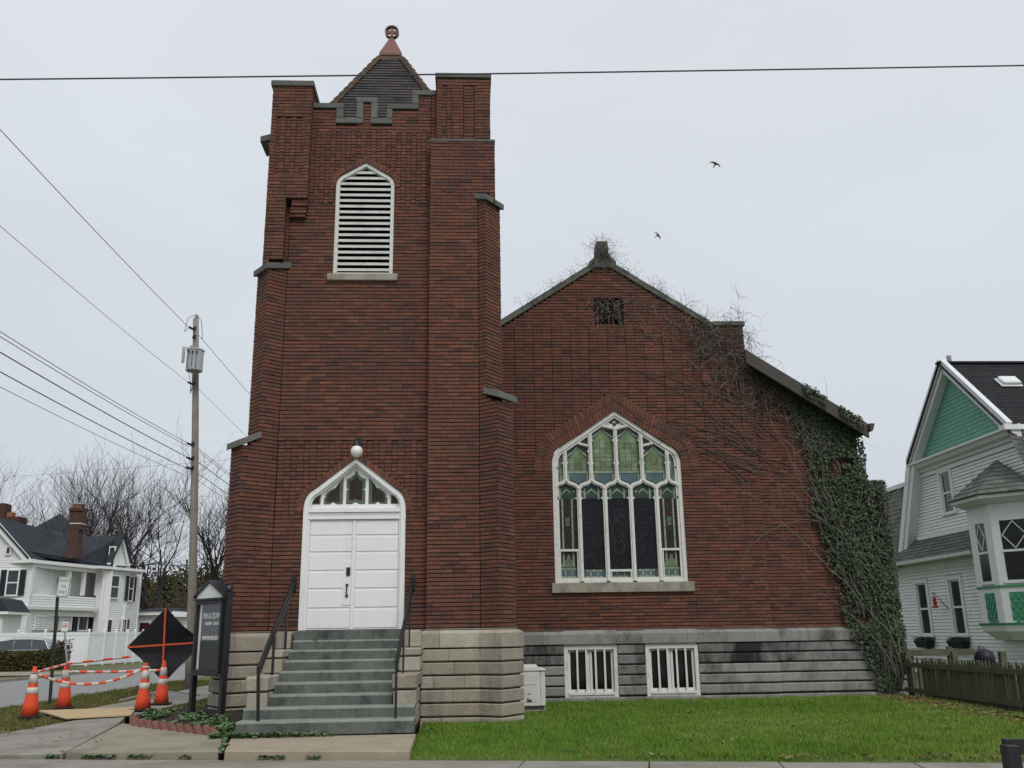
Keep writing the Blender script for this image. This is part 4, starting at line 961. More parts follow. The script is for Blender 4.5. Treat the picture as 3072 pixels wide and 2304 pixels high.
front = lambda x: 12.35 - .2 * (x + .7)                   # back edge of the public sidewalk, a little askew to the church
lawn_z = lambda x, y: -.125 + .06 * min(1, max(0, (y - front(x)) / 8.4)) + .012 * nz(x, y, .8) + (-.03 if y < front(x) + .1 else 0)
m_ = MB(); nx, ny = 50, 40; vs_ = []
for j in range(ny + 1):
    for i in range(nx + 1): x = -.74 + 30.7 * i / nx; y = front(x) + .02 + (60 - front(x)) * (j / ny) ** 1.6; vs_.append((x, y, lawn_z(x, y)))
m_.poly(vs_, [(j * (nx + 1) + i, j * (nx + 1) + i + 1, (j + 1) * (nx + 1) + i + 1, (j + 1) * (nx + 1) + i) for j in range(ny) for i in range(nx)]); o = m_.build('lawn', 'grass_soil', None, smooth=True); tag(o, kind='structure')
verge_z = lambda x, y: -.055 + .02 * nz(x, y, .5)
sheet('grass_verge', 'verge_soil', -10.3, -.70, 12.42, 70, lambda x, y: -.3 if (y < 19.2 and x > -9.5 + (y - 12.4) * .55 if y < 15.6 else (y < 19.2 and x > -7.6)) else -.055 + .02 * nz(x, y, .5), .3)
sheet('side_road', 'asphalt', -17.8, -10.3, -10, 160, lambda x, y: -.12 - .0 * x, 4)
sheet('far_verge', 'verge_soil', -120, -17.8, 8, 170, lambda x, y: -.06 + .02 * nz(x, y, .3), 3)
m_ = MB(); m_.box(-10.45, -10.3, 14, 160, -.3, -.045); o = m_.build('kerb', 'concrete_grey'); tag(o, kind='structure')
m_ = MB(); m_.box(-17.95, -17.8, 10, 160, -.3, -.02); o = m_.build('kerb', 'concrete_grey'); tag(o, kind='structure')
sdir, snrm = Vector((1, -.2, 0)).normalized(), Vector((-.2, -1, 0)).normalized(); SP = lambda s, t, z: Vector((-.7, 12.33, z)) + sdir * s + snrm * t
def strip_box(s0, s1, t0, t1, z0, z1): m_ = MB(); m_.hexa([SP(s0, t1, z0), SP(s1, t1, z0), SP(s1, t0, z0), SP(s0, t0, z0), SP(s0, t1, z1), SP(s1, t1, z1), SP(s1, t0, z1), SP(s0, t0, z1)]); return m_
o = strip_box(-60, 60, 3.2, 14, -.5, -.28).build('front_road', 'asphalt'); tag(o, kind='structure')
o = strip_box(-9.2, 60, 3.0, 3.16, -.5, -.14).build('kerb', 'concrete_grey'); tag(o, kind='structure')
side = strip_box(-9.2, 40, .01, 2.99, -.5, -.165).build('sidewalk', 'soil'); tag(side, kind='structure')
x = -9.2; sw = random.Random(4)
while x < 16:
    wd = 1.52; dz = sw.uniform(-.005, .005); b_ = strip_box(x + .008, x + wd - .008, .0 + dz * 2, 2.98, -.3, -.14 + dz); b_.build('paving_slab', 'concrete_grey', side, bevel=.008); x += wd
# entrance walk: one tan slab before the steps, worn grey slabs to its left
walk = MB(); walk.box(-3.3, -.9, 13.1, 14.2, -.4, -.10); walk = walk.build('path', 'soil'); tag(walk, kind='structure')
def slab(pts, z, th, mt, nm='paving_slab', parent=walk):
    m_ = MB(); n = len(pts); zz = z if isinstance(z, (list, tuple)) else [z] * n
    m_.poly([(p[0], p[1], q - th) for p, q in zip(pts, zz)] + [(p[0], p[1], q) for p, q in zip(pts, zz)], [tuple(reversed(range(n))), tuple(range(n, 2 * n))] + [(i, (i + 1) % n, (i + 1) % n + n, i + n) for i in range(n)])
    return m_.build(nm, mt, parent, bevel=.012)
slab([(-3.14, front(-3.14) + .03), (-.715, front(-.715) + .03), (-.74, 14.32), (-3.42, 14.34)], [-.035, -.035, -.02, -.02], .3, 'concrete_tan')
slab([(-5.33, front(-5.33) + .03), (-3.22, front(-3.22) + .03), (-3.46, 14.05), (-3.75, 14.62), (-4.6, 15.45), (-5.90, 16.95)], [-.06, -.04, -.02, -.005, 0, 0], .3, 'concrete')
slab([(-9.3, front(-9.3) + .03), (-5.38, front(-5.38) + .03), (-5.95, 16.95), (-6.5, 18.9), (-7.0, 18.5), (-7.5, 15.8)], [-.135, -.075, 0, 0, -.01, -.05], .3, 'concrete_grey')
# pavement of the side street
lane = MB(); lane.box(-7.9, -6.3, 18.6, 120, -.4, -.06); lane = lane.build('pavement', 'soil'); tag(lane, kind='structure')
y = 18.9
while y < 44:
    slab([(-7.95, y + .01), (-6.35, y + .01), (-6.35, y + 1.55), (-7.95, y + 1.55)], -.015 + sw.uniform(-.006, .006), .2, 'concrete_grey', parent=lane); y += 1.565
slab([(-7.95, 44), (-6.35, 44), (-6.35, 120), (-7.95, 120)], -.02, .2, 'concrete_grey', parent=lane)
# driveway and pavement across the street
slab2 = MB(); slab2.poly([(-17.9, 41.5, -.02), (-30, 44.5, .0), (-60, 50, .05), (-60, 52.5, .05), (-30, 48.2, .0), (-17.9, 46.0, -.02)], [(0, 1, 4, 5), (1, 2, 3, 4)]); o = slab2.build('driveway', 'concrete'); tag(o, kind='structure')
# planting bed by the tower
bed_out = [(-3.50, 14.40), (-3.8, 14.75), (-4.35, 15.3), (-4.9, 15.85), (-5.45, 16.5), (-5.75, 17.2), (-5.7, 18.3), (-5.2, 19.5), (-4.1, 19.8)]
def bed_z(x, y):
    d = min(sqrt((x - p[0]) ** 2 + (y - p[1]) ** 2) for p in bed_out); return .0 + .21 * min(1, d / 1.1) ** .8 + .02 * nz(x, y, 3) - .03
m_ = MB(); G = 26; vs_ = []
for j in range(G + 1):
    for i in range(G + 1):
        a = j / G; k_ = a * (len(bed_out) - 1); q = int(min(k_, len(bed_out) - 2)); p0, p1 = bed_out[q], bed_out[q + 1]; t = k_ - q
        ox, oy = p0[0] + (p1[0] - p0[0]) * t, p0[1] + (p1[1] - p0[1]) * t; ix, iy = -3.5 + .0 * a - .5 * a, 15.0 + (19.8 - 15.0) * a
        b = i / G; x, y = ox + (ix - ox) * b, oy + (iy - oy) * b; vs_.append((x, y, bed_z(x, y) if i else -.06))
m_.poly(vs_, [(j * (G + 1) + i, j * (G + 1) + i + 1, (j + 1) * (G + 1) + i + 1, (j + 1) * (G + 1) + i) for j in range(G) for i in range(G)])
o = m_.build('flower_bed', 'soil', None, smooth=True); tag(o, kind='structure')
edge = empty('garden_edging', (-4.3, 15.2, 0)); tag(edge, 'row of tilted red bricks edging the planting bed by the steps', 'edging')
mat('edging_brick', (.19, .085, .066), .9, .25, 20, .4, 60, dirt=((.10, .075, .06), .5, 7, (1, 1, 1), .5, .7))
acc = 0; pts = bed_out[:6]; seg = []
for a, b in zip(pts, pts[1:]):
    n = max(1, int(sqrt((b[0] - a[0]) ** 2 + (b[1] - a[1]) ** 2) / .225))
    for i in range(n): t = i / n; seg.append((a[0] + (b[0] - a[0]) * t - .06, a[1] + (b[1] - a[1]) * t - .06, atan2(b[1] - a[1], b[0] - a[0])))
for (x, y, an) in seg[1:]:
    m_ = MB(); d = Vector((cos(an), sin(an), 0)); tl = R(42 + sw.uniform(-7, 7)); u = d * cos(tl) + Vector((0, 0, sin(tl))); v = -d * sin(tl) + Vector((0, 0, cos(tl)))
    m_.obox((x, y, .035 + sw.uniform(-.012, .008)), u, Vector((-d.y, d.x, 0)), v, .10, .05, .027); part(m_, 'brick', 'edging_brick', edge, bevel=.004)
# ---- grass blades, ground cover, fallen leaves
gr = random.Random(21)
def blades(name, mt, n, area, zf, h0, h1, label, cat, skip=None, wd=.009):
    m_ = MB(); V_ = m_.v; F_ = m_.f; R_ = m_.r; M_ = m_.m; k_ = 0
    x0, x1, y0, y1 = area
    while k_ < n:
        x = gr.uniform(x0, x1); y = y0 + (y1 - y0) * gr.random() ** 1.25
        k_ += 1
        if skip and skip(x, y): continue
        z = zf(x, y) - .01; h = gr.uniform(h0, h1) * (1 + .6 * nz(x, y, 1.3) + .5 * nz(x, y, 3.7)) * (.55 if y < front(x) + .25 and x > -1 and gr.random() < .5 else 1); a = gr.uniform(0, 6.283); w_ = wd * gr.uniform(.6, 1.3) * (1 + (y - 12) * .03); l = gr.uniform(.1, .7) * h
        c, s = cos(a), sin(a); b = len(V_); bx, by = gr.uniform(-l, l), gr.uniform(-l, l)
        V_ += [(x - c * w_, y - s * w_, z), (x + c * w_, y + s * w_, z), (x + bx, y + by, z + h)]
        F_.append((b, b + 1, b + 2)); R_.append(min(1, max(0, .40 + .035 * max(0, x) + .45 * nz(x + 9, y, .35) + .30 * nz(x, y + 5, 1.7) + gr.uniform(-.3, .3)))); M_.append(0)
    o = m_.build(name, mt, None, fix=False); tag(o, label, cat, kind='stuff'); return o
blades('lawn_grass', 'grass_blade', 210000, (-.74, 10, 10.2, 20.75), lawn_z, .03, .075, 'short green lawn grass before the church wall', 'grass', skip=lambda x, y: y < front(x) + .01 + .05 * nz(x, 3, 2.3) + .03 * nz(x, 9, 9) or y > 16.62 and x < 1.05 or x > 9.4 + .02 * (y - 12))
blades('verge_grass', 'dry_grass', 42000, (-10.3, -5.4, 13.2, 34), verge_z, .03, .09, 'patchy yellowish grass between pavement and side street', 'grass', wd=.014,
       skip=lambda x, y: (-8.0 < x < -6.3 and y > 18.8) or (x > -6.2 and y < 19) or (-7.4 + (15.8 - y) * .6 < x and y < 18.9 and x < -5.2 and y < 16.5) or (x > -7.2 and y < 19) )
def leaves(name, mt, pts, s0, s1, label, cat, lift=.01, tilt=.5, parent=None, lab=True):
    m_ = MB()
    for (x, y, z) in pts:
        s = gr.uniform(s0, s1); a = gr.uniform(0, 6.28); u = Vector((cos(a), sin(a), gr.uniform(-tilt, tilt))).normalized(); v = Vector((-sin(a), cos(a), gr.uniform(-tilt, tilt))).normalized(); c = Vector((x, y, z + lift))
        m_.face([c - u * s, c + v * s * .55 - u * s * .2, c + u * s, c - v * s * .55 - u * s * .2], gr.random())
    o = m_.build(name, mt, parent, fix=False); o['kind'] = 'stuff'
    if lab: tag(o, label, cat)
    return o
cov = []
for _ in range(6500):
    a = gr.random(); k_ = a * (len(bed_out) - 3); q = int(k_); t = k_ - q; p0, p1 = bed_out[q], bed_out[q + 1]
    b = gr.random() ** 1.6 * 1.15; x = p0[0] + (p1[0] - p0[0]) * t + .72 * b + gr.uniform(-.05, .05); y = p0[1] + (p1[1] - p0[1]) * t + .75 * b + gr.uniform(-.05, .05)
    if nz(x, y, 1.9) + .25 * nz(x, y, 6) < -.16 + .60 * b: continue
    if x > -3.55 and y > 14.9: continue
    cov.append((x, y, bed_z(x, y) + gr.uniform(.0, .07)))
for _ in range(1100):                                       # weeds at the foot of the steps and along the slab edges
    x = gr.uniform(-3.7, -1.9); 
    if gr.random() > .9 - .45 * (x + 3.7): continue
    cov.append((x, 14.27 - abs(gr.gauss(0, .05)), -.02 + gr.uniform(0, .06)))
for _ in range(80):
    t = gr.random(); cov.append((-3.17 - .33 * t + gr.gauss(0, .03), 12.85 + 1.5 * t, -.06 + gr.uniform(0, .05)))
for _ in range(700): x = gr.uniform(-5.6, -.7); cov.append((x, front(x) + .015 + gr.gauss(0, .02), -.13 + gr.uniform(0, .035))) if nz(x, 0, 2.2) > .05 else None
leaves('ground_cover', 'cover_leaf', cov, .022, .05, 'low leafy ground cover in the planting bed and at the step foot', 'ground cover', tilt=.6)
weed = []
for _ in range(60):
    x, y = gr.uniform(-.6, 9.2), gr.uniform(11, 20.5)
    if y < front(x) + .1 or (y > 16 and x < 1.2): continue
    for k_ in range(gr.randint(5, 16)): weed.append((x + gr.gauss(0, .06), y + gr.gauss(0, .06), lawn_z(x, y) + gr.uniform(.02, .07)))
leaves('lawn_weeds', 'cover_leaf', weed, .018, .04, 'scattered clumps of broad leaved weeds in the lawn', 'weeds', tilt=.5)
fl = []
for _ in range(1500): y = gr.uniform(13.2, 20.6); fl.append((9.35 + .05 * (y - 20) - abs(gr.gauss(0, .32)), y, lawn_z(9, y) + gr.uniform(0, .05)))
for _ in range(110): x, y = gr.uniform(0, 9.3), gr.uniform(12.5, 20.5); fl.append((x, y, lawn_z(x, y) + .05)) if gr.random() < .25 + .07 * x else None
for _ in range(380): x = gr.uniform(1.5, 9.2) ** 1.0; fl.append((x, front(x) + .06 + abs(gr.gauss(0, .12)), -.11 + gr.uniform(0, .03))) if gr.random() < x / 9 else None
for _ in range(60): fl.append((gr.uniform(-8, -5), gr.uniform(12.8, 16.5), -.02))
leaves('fallen_leaves', 'dead_leaf', fl, .022, .055, 'brown fallen leaves lying along the picket fence and lawn edge', 'leaves', tilt=.35)
# ================================================================== THINGS AT THE LEFT
mat('cone_orange', (.78, .085, .032), .6, .1, 8, .2, 40, dirt=[((.36, .07, .04), .55, 5, (1, 1, 1), .5, .7), ((.16, .10, .08), .6, 13, (1, 1, .6), .6, .72)])
mat('cone_white', (.62, .60, .56), .5, .08, 8, dirt=[((.35, .30, .25), .6, 5, (1, 1, 1), .48, .66), ((.45, .14, .08), .6, 11, (1, 1, 1), .62, .7)])
mat('rubber', (.015, .015, .016), .7, .2, 20)
mat('wood_ply', (.48, .36, .20), .8, .1, 4, .1, 30, dirt=((.30, .22, .12), .5, 3, (.3, 2, 1), .5, .7))
def cone(label, x, y, z, lean=(0, 0), first=[None]):
    if first[0] is None:
        r_ = empty('traffic_cone', (0, 0, 0)); H = .885
        rad = lambda h: .158 - (.158 - .038) * h / H
        b_ = MB(); b_.box(-.2, .2, -.2, .2, 0, .035); part(b_, 'base', 'rubber', r_, bevel=.01)
        b_ = MB(); b_.lathe([(rad(h), .036 + h) for h in (0, .2, .4, .6, .8)] + [(.036, .87), (.036, .905), (.03, .915)], 0, 0, 22); part(b_, 'body', 'cone_orange', r_, smooth=True)
        for (a, c) in ((.385, .50), (.575, .74)):
            b_ = MB(); b_.lathe([(rad(a) + .001, .036 + a), (rad(a) + .004, .037 + a), (rad(c) + .004, .035 + c), (rad(c) + .001, .036 + c)], 0, 0, 22); part(b_, 'reflective_collar', 'cone_white', r_, smooth=True)
        first[0] = r_; o = r_
    else: o = copy_tree(first[0])
    o.location = (x, y, z); o.rotation_euler = (lean[0], lean[1], rng.uniform(0, 1.5)); tag(o, label, 'traffic cone', 'traffic cones round the dug up corner'); return o
C1 = cone('traffic cone nearest the camera, leftmost, standing beside the grass', -8.19, 18.59, 0)
C2 = cone('orange traffic cone behind the black sign post at the left end of the plywood', -8.5, 20.85, 0, (.02, -.03))
C3 = cone('orange traffic cone at the right end of the plywood beside the planting bed', -6.49, 19.73, .0)
C4 = cone('orange traffic cone in front of the black diamond sign', -6.69, 21.52, 0)
def barbar(label, pts, n=16, rad=.026):
    """striped plastic barrier bar along pts"""
    m_ = MB(); P_ = [Vector(p) for p in pts]
    acc = [0]
    for a, b in zip(P_, P_[1:]): acc.append(acc[-1] + (b - a).length)
    def at_(s):
        for i in range(len(acc) - 1):
            if s <= acc[i + 1] + 1e-6: return P_[i].lerp(P_[i + 1], (s - acc[i]) / (acc[i + 1] - acc[i]))
        return P_[-1]
    for k_ in range(n):
        s0, s1 = acc[-1] * k_ / n, acc[-1] * (k_ + 1) / n
        m_.tube([at_(s0), at_((s0 + s1) / 2), at_(s1)], rad, 8, m=k_ % 2, cap=(k_ in (0, n - 1)))
    for p in (P_[0], P_[-1]):
        m_.tube([p + Vector((.06 * cos(t), .06 * sin(t), .0)) for t in [2 * pi * i / 10 for i in range(11)]], .014, 6, m=0, cap=False)
    o = m_.build('barrier_bar', ['cone_white', 'cone_orange']); tag(o, label, 'barrier bar', 'striped bars between the cones'); return o
def sag(a, b, s, n=14): a, b = Vector(a), Vector(b); return [a.lerp(b, i / n) - Vector((0, 0, s * 4 * (i / n) * (1 - i / n))) for i in range(n + 1)]
barbar('sagging orange and white bar hung between the two nearest cones', sag((-8.19, 18.59, .80), (-6.49, 19.73, .84), .27))
barbar('rising orange and white bar over the back left cone with a hooked free end', [(-8.19, 18.59, .80), (-8.48, 20.7, .90), (-7.75, 22.4, 1.0)], 14)
barbar('straight orange and white bar between the back left cone and the diamond sign cone', sag((-8.42, 20.85, .74), (-6.69, 21.52, .72), .02), 12)
# plywood over the hole
pq = [gz(*p, .03) for p in ((113, 2131), (411, 2121), (393, 2144), (196, 2154))]
m_ = MB(); m_.poly([(p.x, p.y, .008) for p in pq] + [(p.x, p.y, .03) for p in pq], [(3, 2, 1, 0), (4, 5, 6, 7), (0, 1, 5, 4), (1, 2, 6, 5), (2, 3, 7, 6), (3, 0, 4, 7)])
o = m_.build('plywood_sheet', 'wood_ply'); tag(o, 'pale plywood sheet lying on the pavement between the cones', 'plywood')
# ---- text helper
def text_mesh(s, size, mt, name, parent, M_, ext=.0015, sx=1.):
    cu = bpy.data.curves.new('t', 'FONT'); cu.body = s; cu.size = size; cu.align_x = 'CENTER'; cu.align_y = 'CENTER'; cu.extrude = ext
    to = bpy.data.objects.new('t', cu); C.objects.link(to); bpy.context.view_layer.update()
    me = bpy.data.meshes.new_from_object(to.evaluated_get(bpy.context.evaluated_depsgraph_get())); bpy.data.objects.remove(to)
    for v in me.vertices: v.co = M_ @ Vector((v.co.x * sx, v.co.y, v.co.z))
    me.materials.clear(); me.materials.append(MAT[mt]); o = bpy.data.objects.new(name, me); C.objects.link(o); o.parent = parent
    if parent.type == 'EMPTY' and parent.parent is None: o.matrix_parent_inverse = (Matrix.Translation(parent.location) @ Matrix.Rotation(parent.rotation_euler.z, 4, 'Z')).inverted()
    return o
def frame_M(o_, right, upv):
    r_ = Vector(right).normalized(); u = Vector(upv); u = (u - r_ * u.dot(r_)).normalized(); n = r_.cross(u)
    return Matrix(((r_.x, u.x, n.x, o_[0]), (r_.y, u.y, n.y, o_[1]), (r_.z, u.z, n.z, o_[2]), (0, 0, 0, 1)))
# ---- CHURCH USE ONLY
mat('sign_white', (.70, .72, .68), .45, .05, 6); mat('sign_green', (.03, .17, .09), .5, .05, 6); mat('post_green', (.012, .022, .018), .5, .2, 15, spec=.4)
ps = empty('parking_sign', (-9.83, 23.3, -.05)); tag(ps, 'small white sign reading CHURCH USE ONLY on a dark post', 'sign')
b0, b1 = Vector((-9.83, 23.3, -.05)), at(177, 1735, 23.3); lean = (b1 - b0).normalized()
m_ = MB(); m_.bar(b0, b1, .075, .05); pst = part(m_, 'post', 'post_green', ps)
m_ = MB()
for i in range(26): p = b0 + (b1 - b0) * (.12 + i * .03); m_.tube([p + Vector((0, -.036, 0)), p + Vector((0, -.026, 0))], .011, 6)
part(m_, 'post_holes', 'dark', pst if False else ps); 
sc = (at(175.5, 1730, 23.2) + at(206, 1792, 23.2)) / 2; rgt = at(213, 1732, 23.2) - at(175.5, 1730, 23.2); upv = at(175.5, 1730, 23.2) - at(168, 1791, 23.2); Wd, Ht = rgt.length, upv.length
def rrect(w_, h_, r_): return [(sx * (w_ / 2 - r_) + r_ * cos(a), sy * (h_ / 2 - r_) + r_ * sin(a)) for (sx, sy, a0) in ((1, 1, 0), (-1, 1, 90), (-1, -1, 180), (1, -1, 270)) for a in [R(a0 + k_ * 30) for k_ in range(4)]]
MS = frame_M(sc, rgt, upv)
for (w_, h_, mt, dz, nm) in ((Wd, Ht, 'sign_white', 0, 'panel'), (Wd - .02, Ht - .02, 'sign_green', .004, 'border'), (Wd - .045, Ht - .045, 'sign_white', .007, 'panel_face')):
    m_ = MB(); m_.prism(rrect(w_, h_, .04), lambda u, v, d: MS @ Vector((u, v, dz + d)), .003); part(m_, nm, mt, ps)
for i, t in enumerate(('CHURCH', 'USE', 'ONLY')): text_mesh(t, .088, 'sign_green', 'lettering', ps, MS @ Matrix.Translation((0, .15 - i * .135, .012)), sx=.78 if i == 0 else .85)
# ---- small faded sign on the far pavement
fs = empty('street_sign', gz(203, 2010, -.05)); tag(fs, 'faded pink and white street sign on a grey post across the side street', 'sign')
p0 = gz(203, 2010, -.05); p1 = at(192, 1868, p0.y); mat('galv', (.30, .30, .30), .6, .15, 10); mat('sign_pink', (.55, .28, .26), .6, .1, 6)
m_ = MB(); m_.bar(p0, p1, .07); part(m_, 'post', 'galv', fs)
sp = at(195, 1879, p0.y - .06); m_ = MB(); m_.box(sp.x - .17, sp.x + .17, sp.y - .01, sp.y + .01, sp.z - .25, sp.z + .22); part(m_, 'panel', 'sign_white', fs)
m_ = MB(); m_.box(sp.x - .14, sp.x + .14, sp.y - .016, sp.y - .011, sp.z - .05, sp.z + .06); m_.box(sp.x - .14, sp.x + .14, sp.y - .016, sp.y - .011, sp.z + .10, sp.z + .15); part(m_, 'print', 'sign_pink', fs)
# ---- back of a roll-up diamond sign
mat('vinyl_black', (.009, .009, .013), .6, .2, 4, .9, 3.5, spec=.3, dirt=((.035, .035, .04), .5, 4, (1, 1, 1), .55, .75)); mat('rib_orange', (.62, .09, .03), .5, .1, 10)
dY_ = 23.4; T_, L_, B_ = at(498, 1822, dY_), at(380, 1941.6, dY_), at(491, 2049, dY_); Cc = (T_ + B_) / 2; Rr_ = Cc + (Cc - L_) * .97
ds_ = empty('roll_up_sign', (Cc.x, dY_, 0)); tag(ds_, 'black back of a diamond shaped folding road sign with orange cross ribs', 'road sign')
m_ = MB(); N_ = 10; vs_ = []
for j in range(N_ + 1):
    for i in range(N_ + 1):
        u, v = i / N_, j / N_; p = T_ * (1 - u) * (1 - v) + Rr_ * u * (1 - v) + B_ * u * v + L_ * (1 - u) * v
        w_ = .10 * sin(pi * u) * sin(pi * v) + (.16 * max(0, u - .5) * max(0, .7 - v) * 4 if v < .7 else 0) + .012 * sin(9 * u + 5 * v)
        e_ = .035 * sin(pi * u) * (1 if j in (0, N_) else 0) - .0
        vs_.append((p.x - .0, p.y + .02 + w_, p.z - e_ * (1 if j == 0 else -1)))
m_.poly(vs_ + [(a, b + .006, c) for a, b, c in vs_], [(j * (N_ + 1) + i, j * (N_ + 1) + i + 1, (j + 1) * (N_ + 1) + i + 1, (j + 1) * (N_ + 1) + i) for j in range(N_) for i in range(N_)] + [((N_ + 1) ** 2 + j * (N_ + 1) + i, (N_ + 1) ** 2 + (j + 1) * (N_ + 1) + i, (N_ + 1) ** 2 + (j + 1) * (N_ + 1) + i + 1, (N_ + 1) ** 2 + j * (N_ + 1) + i + 1) for j in range(N_) for i in range(N_)])
part(m_, 'sign_sheet', 'vinyl_black', ds_, smooth=True)
foot = Vector((B_.x - .02, dY_ - .05, .22))
m_ = MB(); m_.bar(T_ + Vector((0, -.02, -.02)), foot, .04, .012, upv=(0, 1, 0)); part(m_, 'upright_rib', 'rib_orange', ds_)
m_ = MB(); m_.bar(L_ + Vector((.03, -.03, 0)), Rr_ + Vector((-.03, -.03, 0)), .012, .04, upv=(0, 0, 1)); part(m_, 'cross_rib', 'rib_orange', ds_)
for (dx, dy) in ((-.8, -.5), (.9, -.35), (-.5, .8), (.7, .8)):
    m_ = MB(); m_.bar(foot + Vector((0, 0, -.02)), (foot.x + dx, foot.y + dy, .02), .035); part(m_, 'stand_leg', 'galv', ds_)
m_ = MB(); m_.box(foot.x - .05, foot.x + .05, foot.y - .05, foot.y + .05, .12, .34); part(m_, 'stand_socket', 'black_metal', ds_)
# ---- church notice board
SL, SR = Vector((-4.718, 16.918, 0)), Vector((-4.082, 16.282, 0)); sd_ = (SR - SL).normalized(); sn = Vector((sd_.y, -sd_.x, 0)); SWd = (SR - SL).length
nb = empty('notice_board', ((SL + SR) / 2)[:]); tag(nb, 'black glazed church notice board on two posts beside the brick buttress', 'notice board')
def sb(u0, u1, n0, n1, z0, z1): 
    c = SL + sd_ * ((u0 + u1) / 2) + sn * ((n0 + n1) / 2); c.z = (z0 + z1) / 2; return (c, sd_, sn, Vector((0, 0, 1)), (u1 - u0) / 2, (n1 - n0) / 2, (z1 - z0) / 2)
mat('sign_black', (.012, .013, .016), .45, .12, 10, spec=.5); mat('board_grey', (.035, .040, .046), .6, .15, 5); mat('letter_white', (.85, .84, .78), .6, .1, 20)
gm = bpy.data.materials.new('case_glass'); gm.use_nodes = True; t_ = gm.node_tree; t_.nodes.clear()
_o = t_.nodes.new('ShaderNodeOutputMaterial'); _g = t_.nodes.new('ShaderNodeBsdfGlossy'); _t = t_.nodes.new('ShaderNodeBsdfTransparent'); _m = t_.nodes.new('ShaderNodeMixShader'); _f = t_.nodes.new('ShaderNodeValue')
_g.inputs['Roughness'].default_value = .02; _f.outputs[0].default_value = .07
t_.links.new(_f.outputs[0], _m.inputs[0]); t_.links.new(_t.outputs[0], _m.inputs[1]); t_.links.new(_g.outputs[0], _m.inputs[2]); t_.links.new(_m.outputs[0], _o.inputs[0]); MAT['case_glass'] = gm
for (u, nm) in ((-.03, 'post'), (SWd + .03, 'post')):
    m_ = MB(); m_.obox(*sb(u - .045, u + .045, -.045, .045, .0, 2.14)); p = SL + sd_ * u
    m_.lathe([(.03, 2.14), (.055, 2.16), (.06, 2.20), (.04, 2.245), (.01, 2.26)], p.x, p.y, 12); part(m_, nm, 'sign_black', nb)
cb, ct = .80, 2.02; f0, f1 = -.11, .09
m_ = MB(); m_.obox(*sb(.02, .07, f0, f1, cb, ct)); m_.obox(*sb(SWd - .07, SWd - .02, f0, f1, cb, ct)); m_.obox(*sb(.071, SWd - .071, f0, f1, cb, cb + .06)); m_.obox(*sb(.071, SWd - .071, f0, f1, ct - .07, ct)); m_.obox(*sb(.071, SWd - .071, f0, f0 + .02, cb + .06, ct - .07)); part(m_, 'cabinet', 'sign_black', nb)
for (z0, z1) in ((cb - .035, cb), (ct, ct + .03)): m_ = MB(); m_.obox(*sb(.0, SWd, f1 - .005, f1 + .05, z0, z1)); part(m_, 'ledge', 'sign_black', nb)
m_ = MB(); m_.obox(*sb(.135, SWd - .075, f1 - .085, f1 - .065, cb + .062, ct - .075)); part(m_, 'letter_board', 'board_grey', nb)
m_ = MB(); m_.obox(*sb(.072, .132, f1 - .085, f1 - .062, cb + .062, ct - .075)); part(m_, 'side_strip', 'letter_white', nb)
m_ = MB(); m_.obox(*sb(.072, SWd - .072, f1 - .03, f1 - .024, cb + .06, ct - .07)); part(m_, 'case_pane', 'case_glass', nb)
m_ = MB(); A0 = SL + sd_ * .03 + sn * (f1 - .0); P_ = lambda u, z, n: SL + sd_ * u + sn * n + Vector((0, 0, z))
m_.prism([(.04, ct + .031), (SWd - .04, ct + .031), (SWd - .04, ct + .11), (SWd / 2, ct + .30), (.04, ct + .11)], lambda u, v, d: P_(u, v, f1 - d), .19); part(m_, 'gable_panel', 'sign_white', nb)
m_ = MB()
for (u0, u1) in ((-.04, SWd / 2), (SWd + .04, SWd / 2)):
    a, b = (u0, ct + .075), (u1, ct + .33); vs_ = []
    for (u, z) in (a, b):
        for (n, dz) in ((f1 + .035, -.03), (f0 - .02, -.03), (f0 - .02, .012), (f1 + .035, .012)): vs_.append(P_(u, z + dz, n))
    m_.poly(vs_, [(0, 1, 2, 3), (7, 6, 5, 4), (0, 4, 5, 1), (1, 5, 6, 2), (2, 6, 7, 3), (3, 7, 4, 0)])
part(m_, 'gable_roof', 'sign_black', nb)
MN = lambda u, z: frame_M(P_(u, z, f1 - .061), sd_, (0, 0, 1))
text_mesh('FISH & CROWN', .14, 'letter_white', 'lettering', nb, MN(.15 + (SWd - .22) / 2, 1.75), sx=.62)
text_mesh('WORSHIP   CENTER', .078, 'letter_white', 'lettering', nb, MN(.15 + (SWd - .22) / 2, 1.62), sx=.66)
text_mesh('WWW.FISHANDCROWN', .10, 'letter_white', 'lettering', nb, MN(.15 + (SWd - .22) / 2, 1.38), sx=.52)
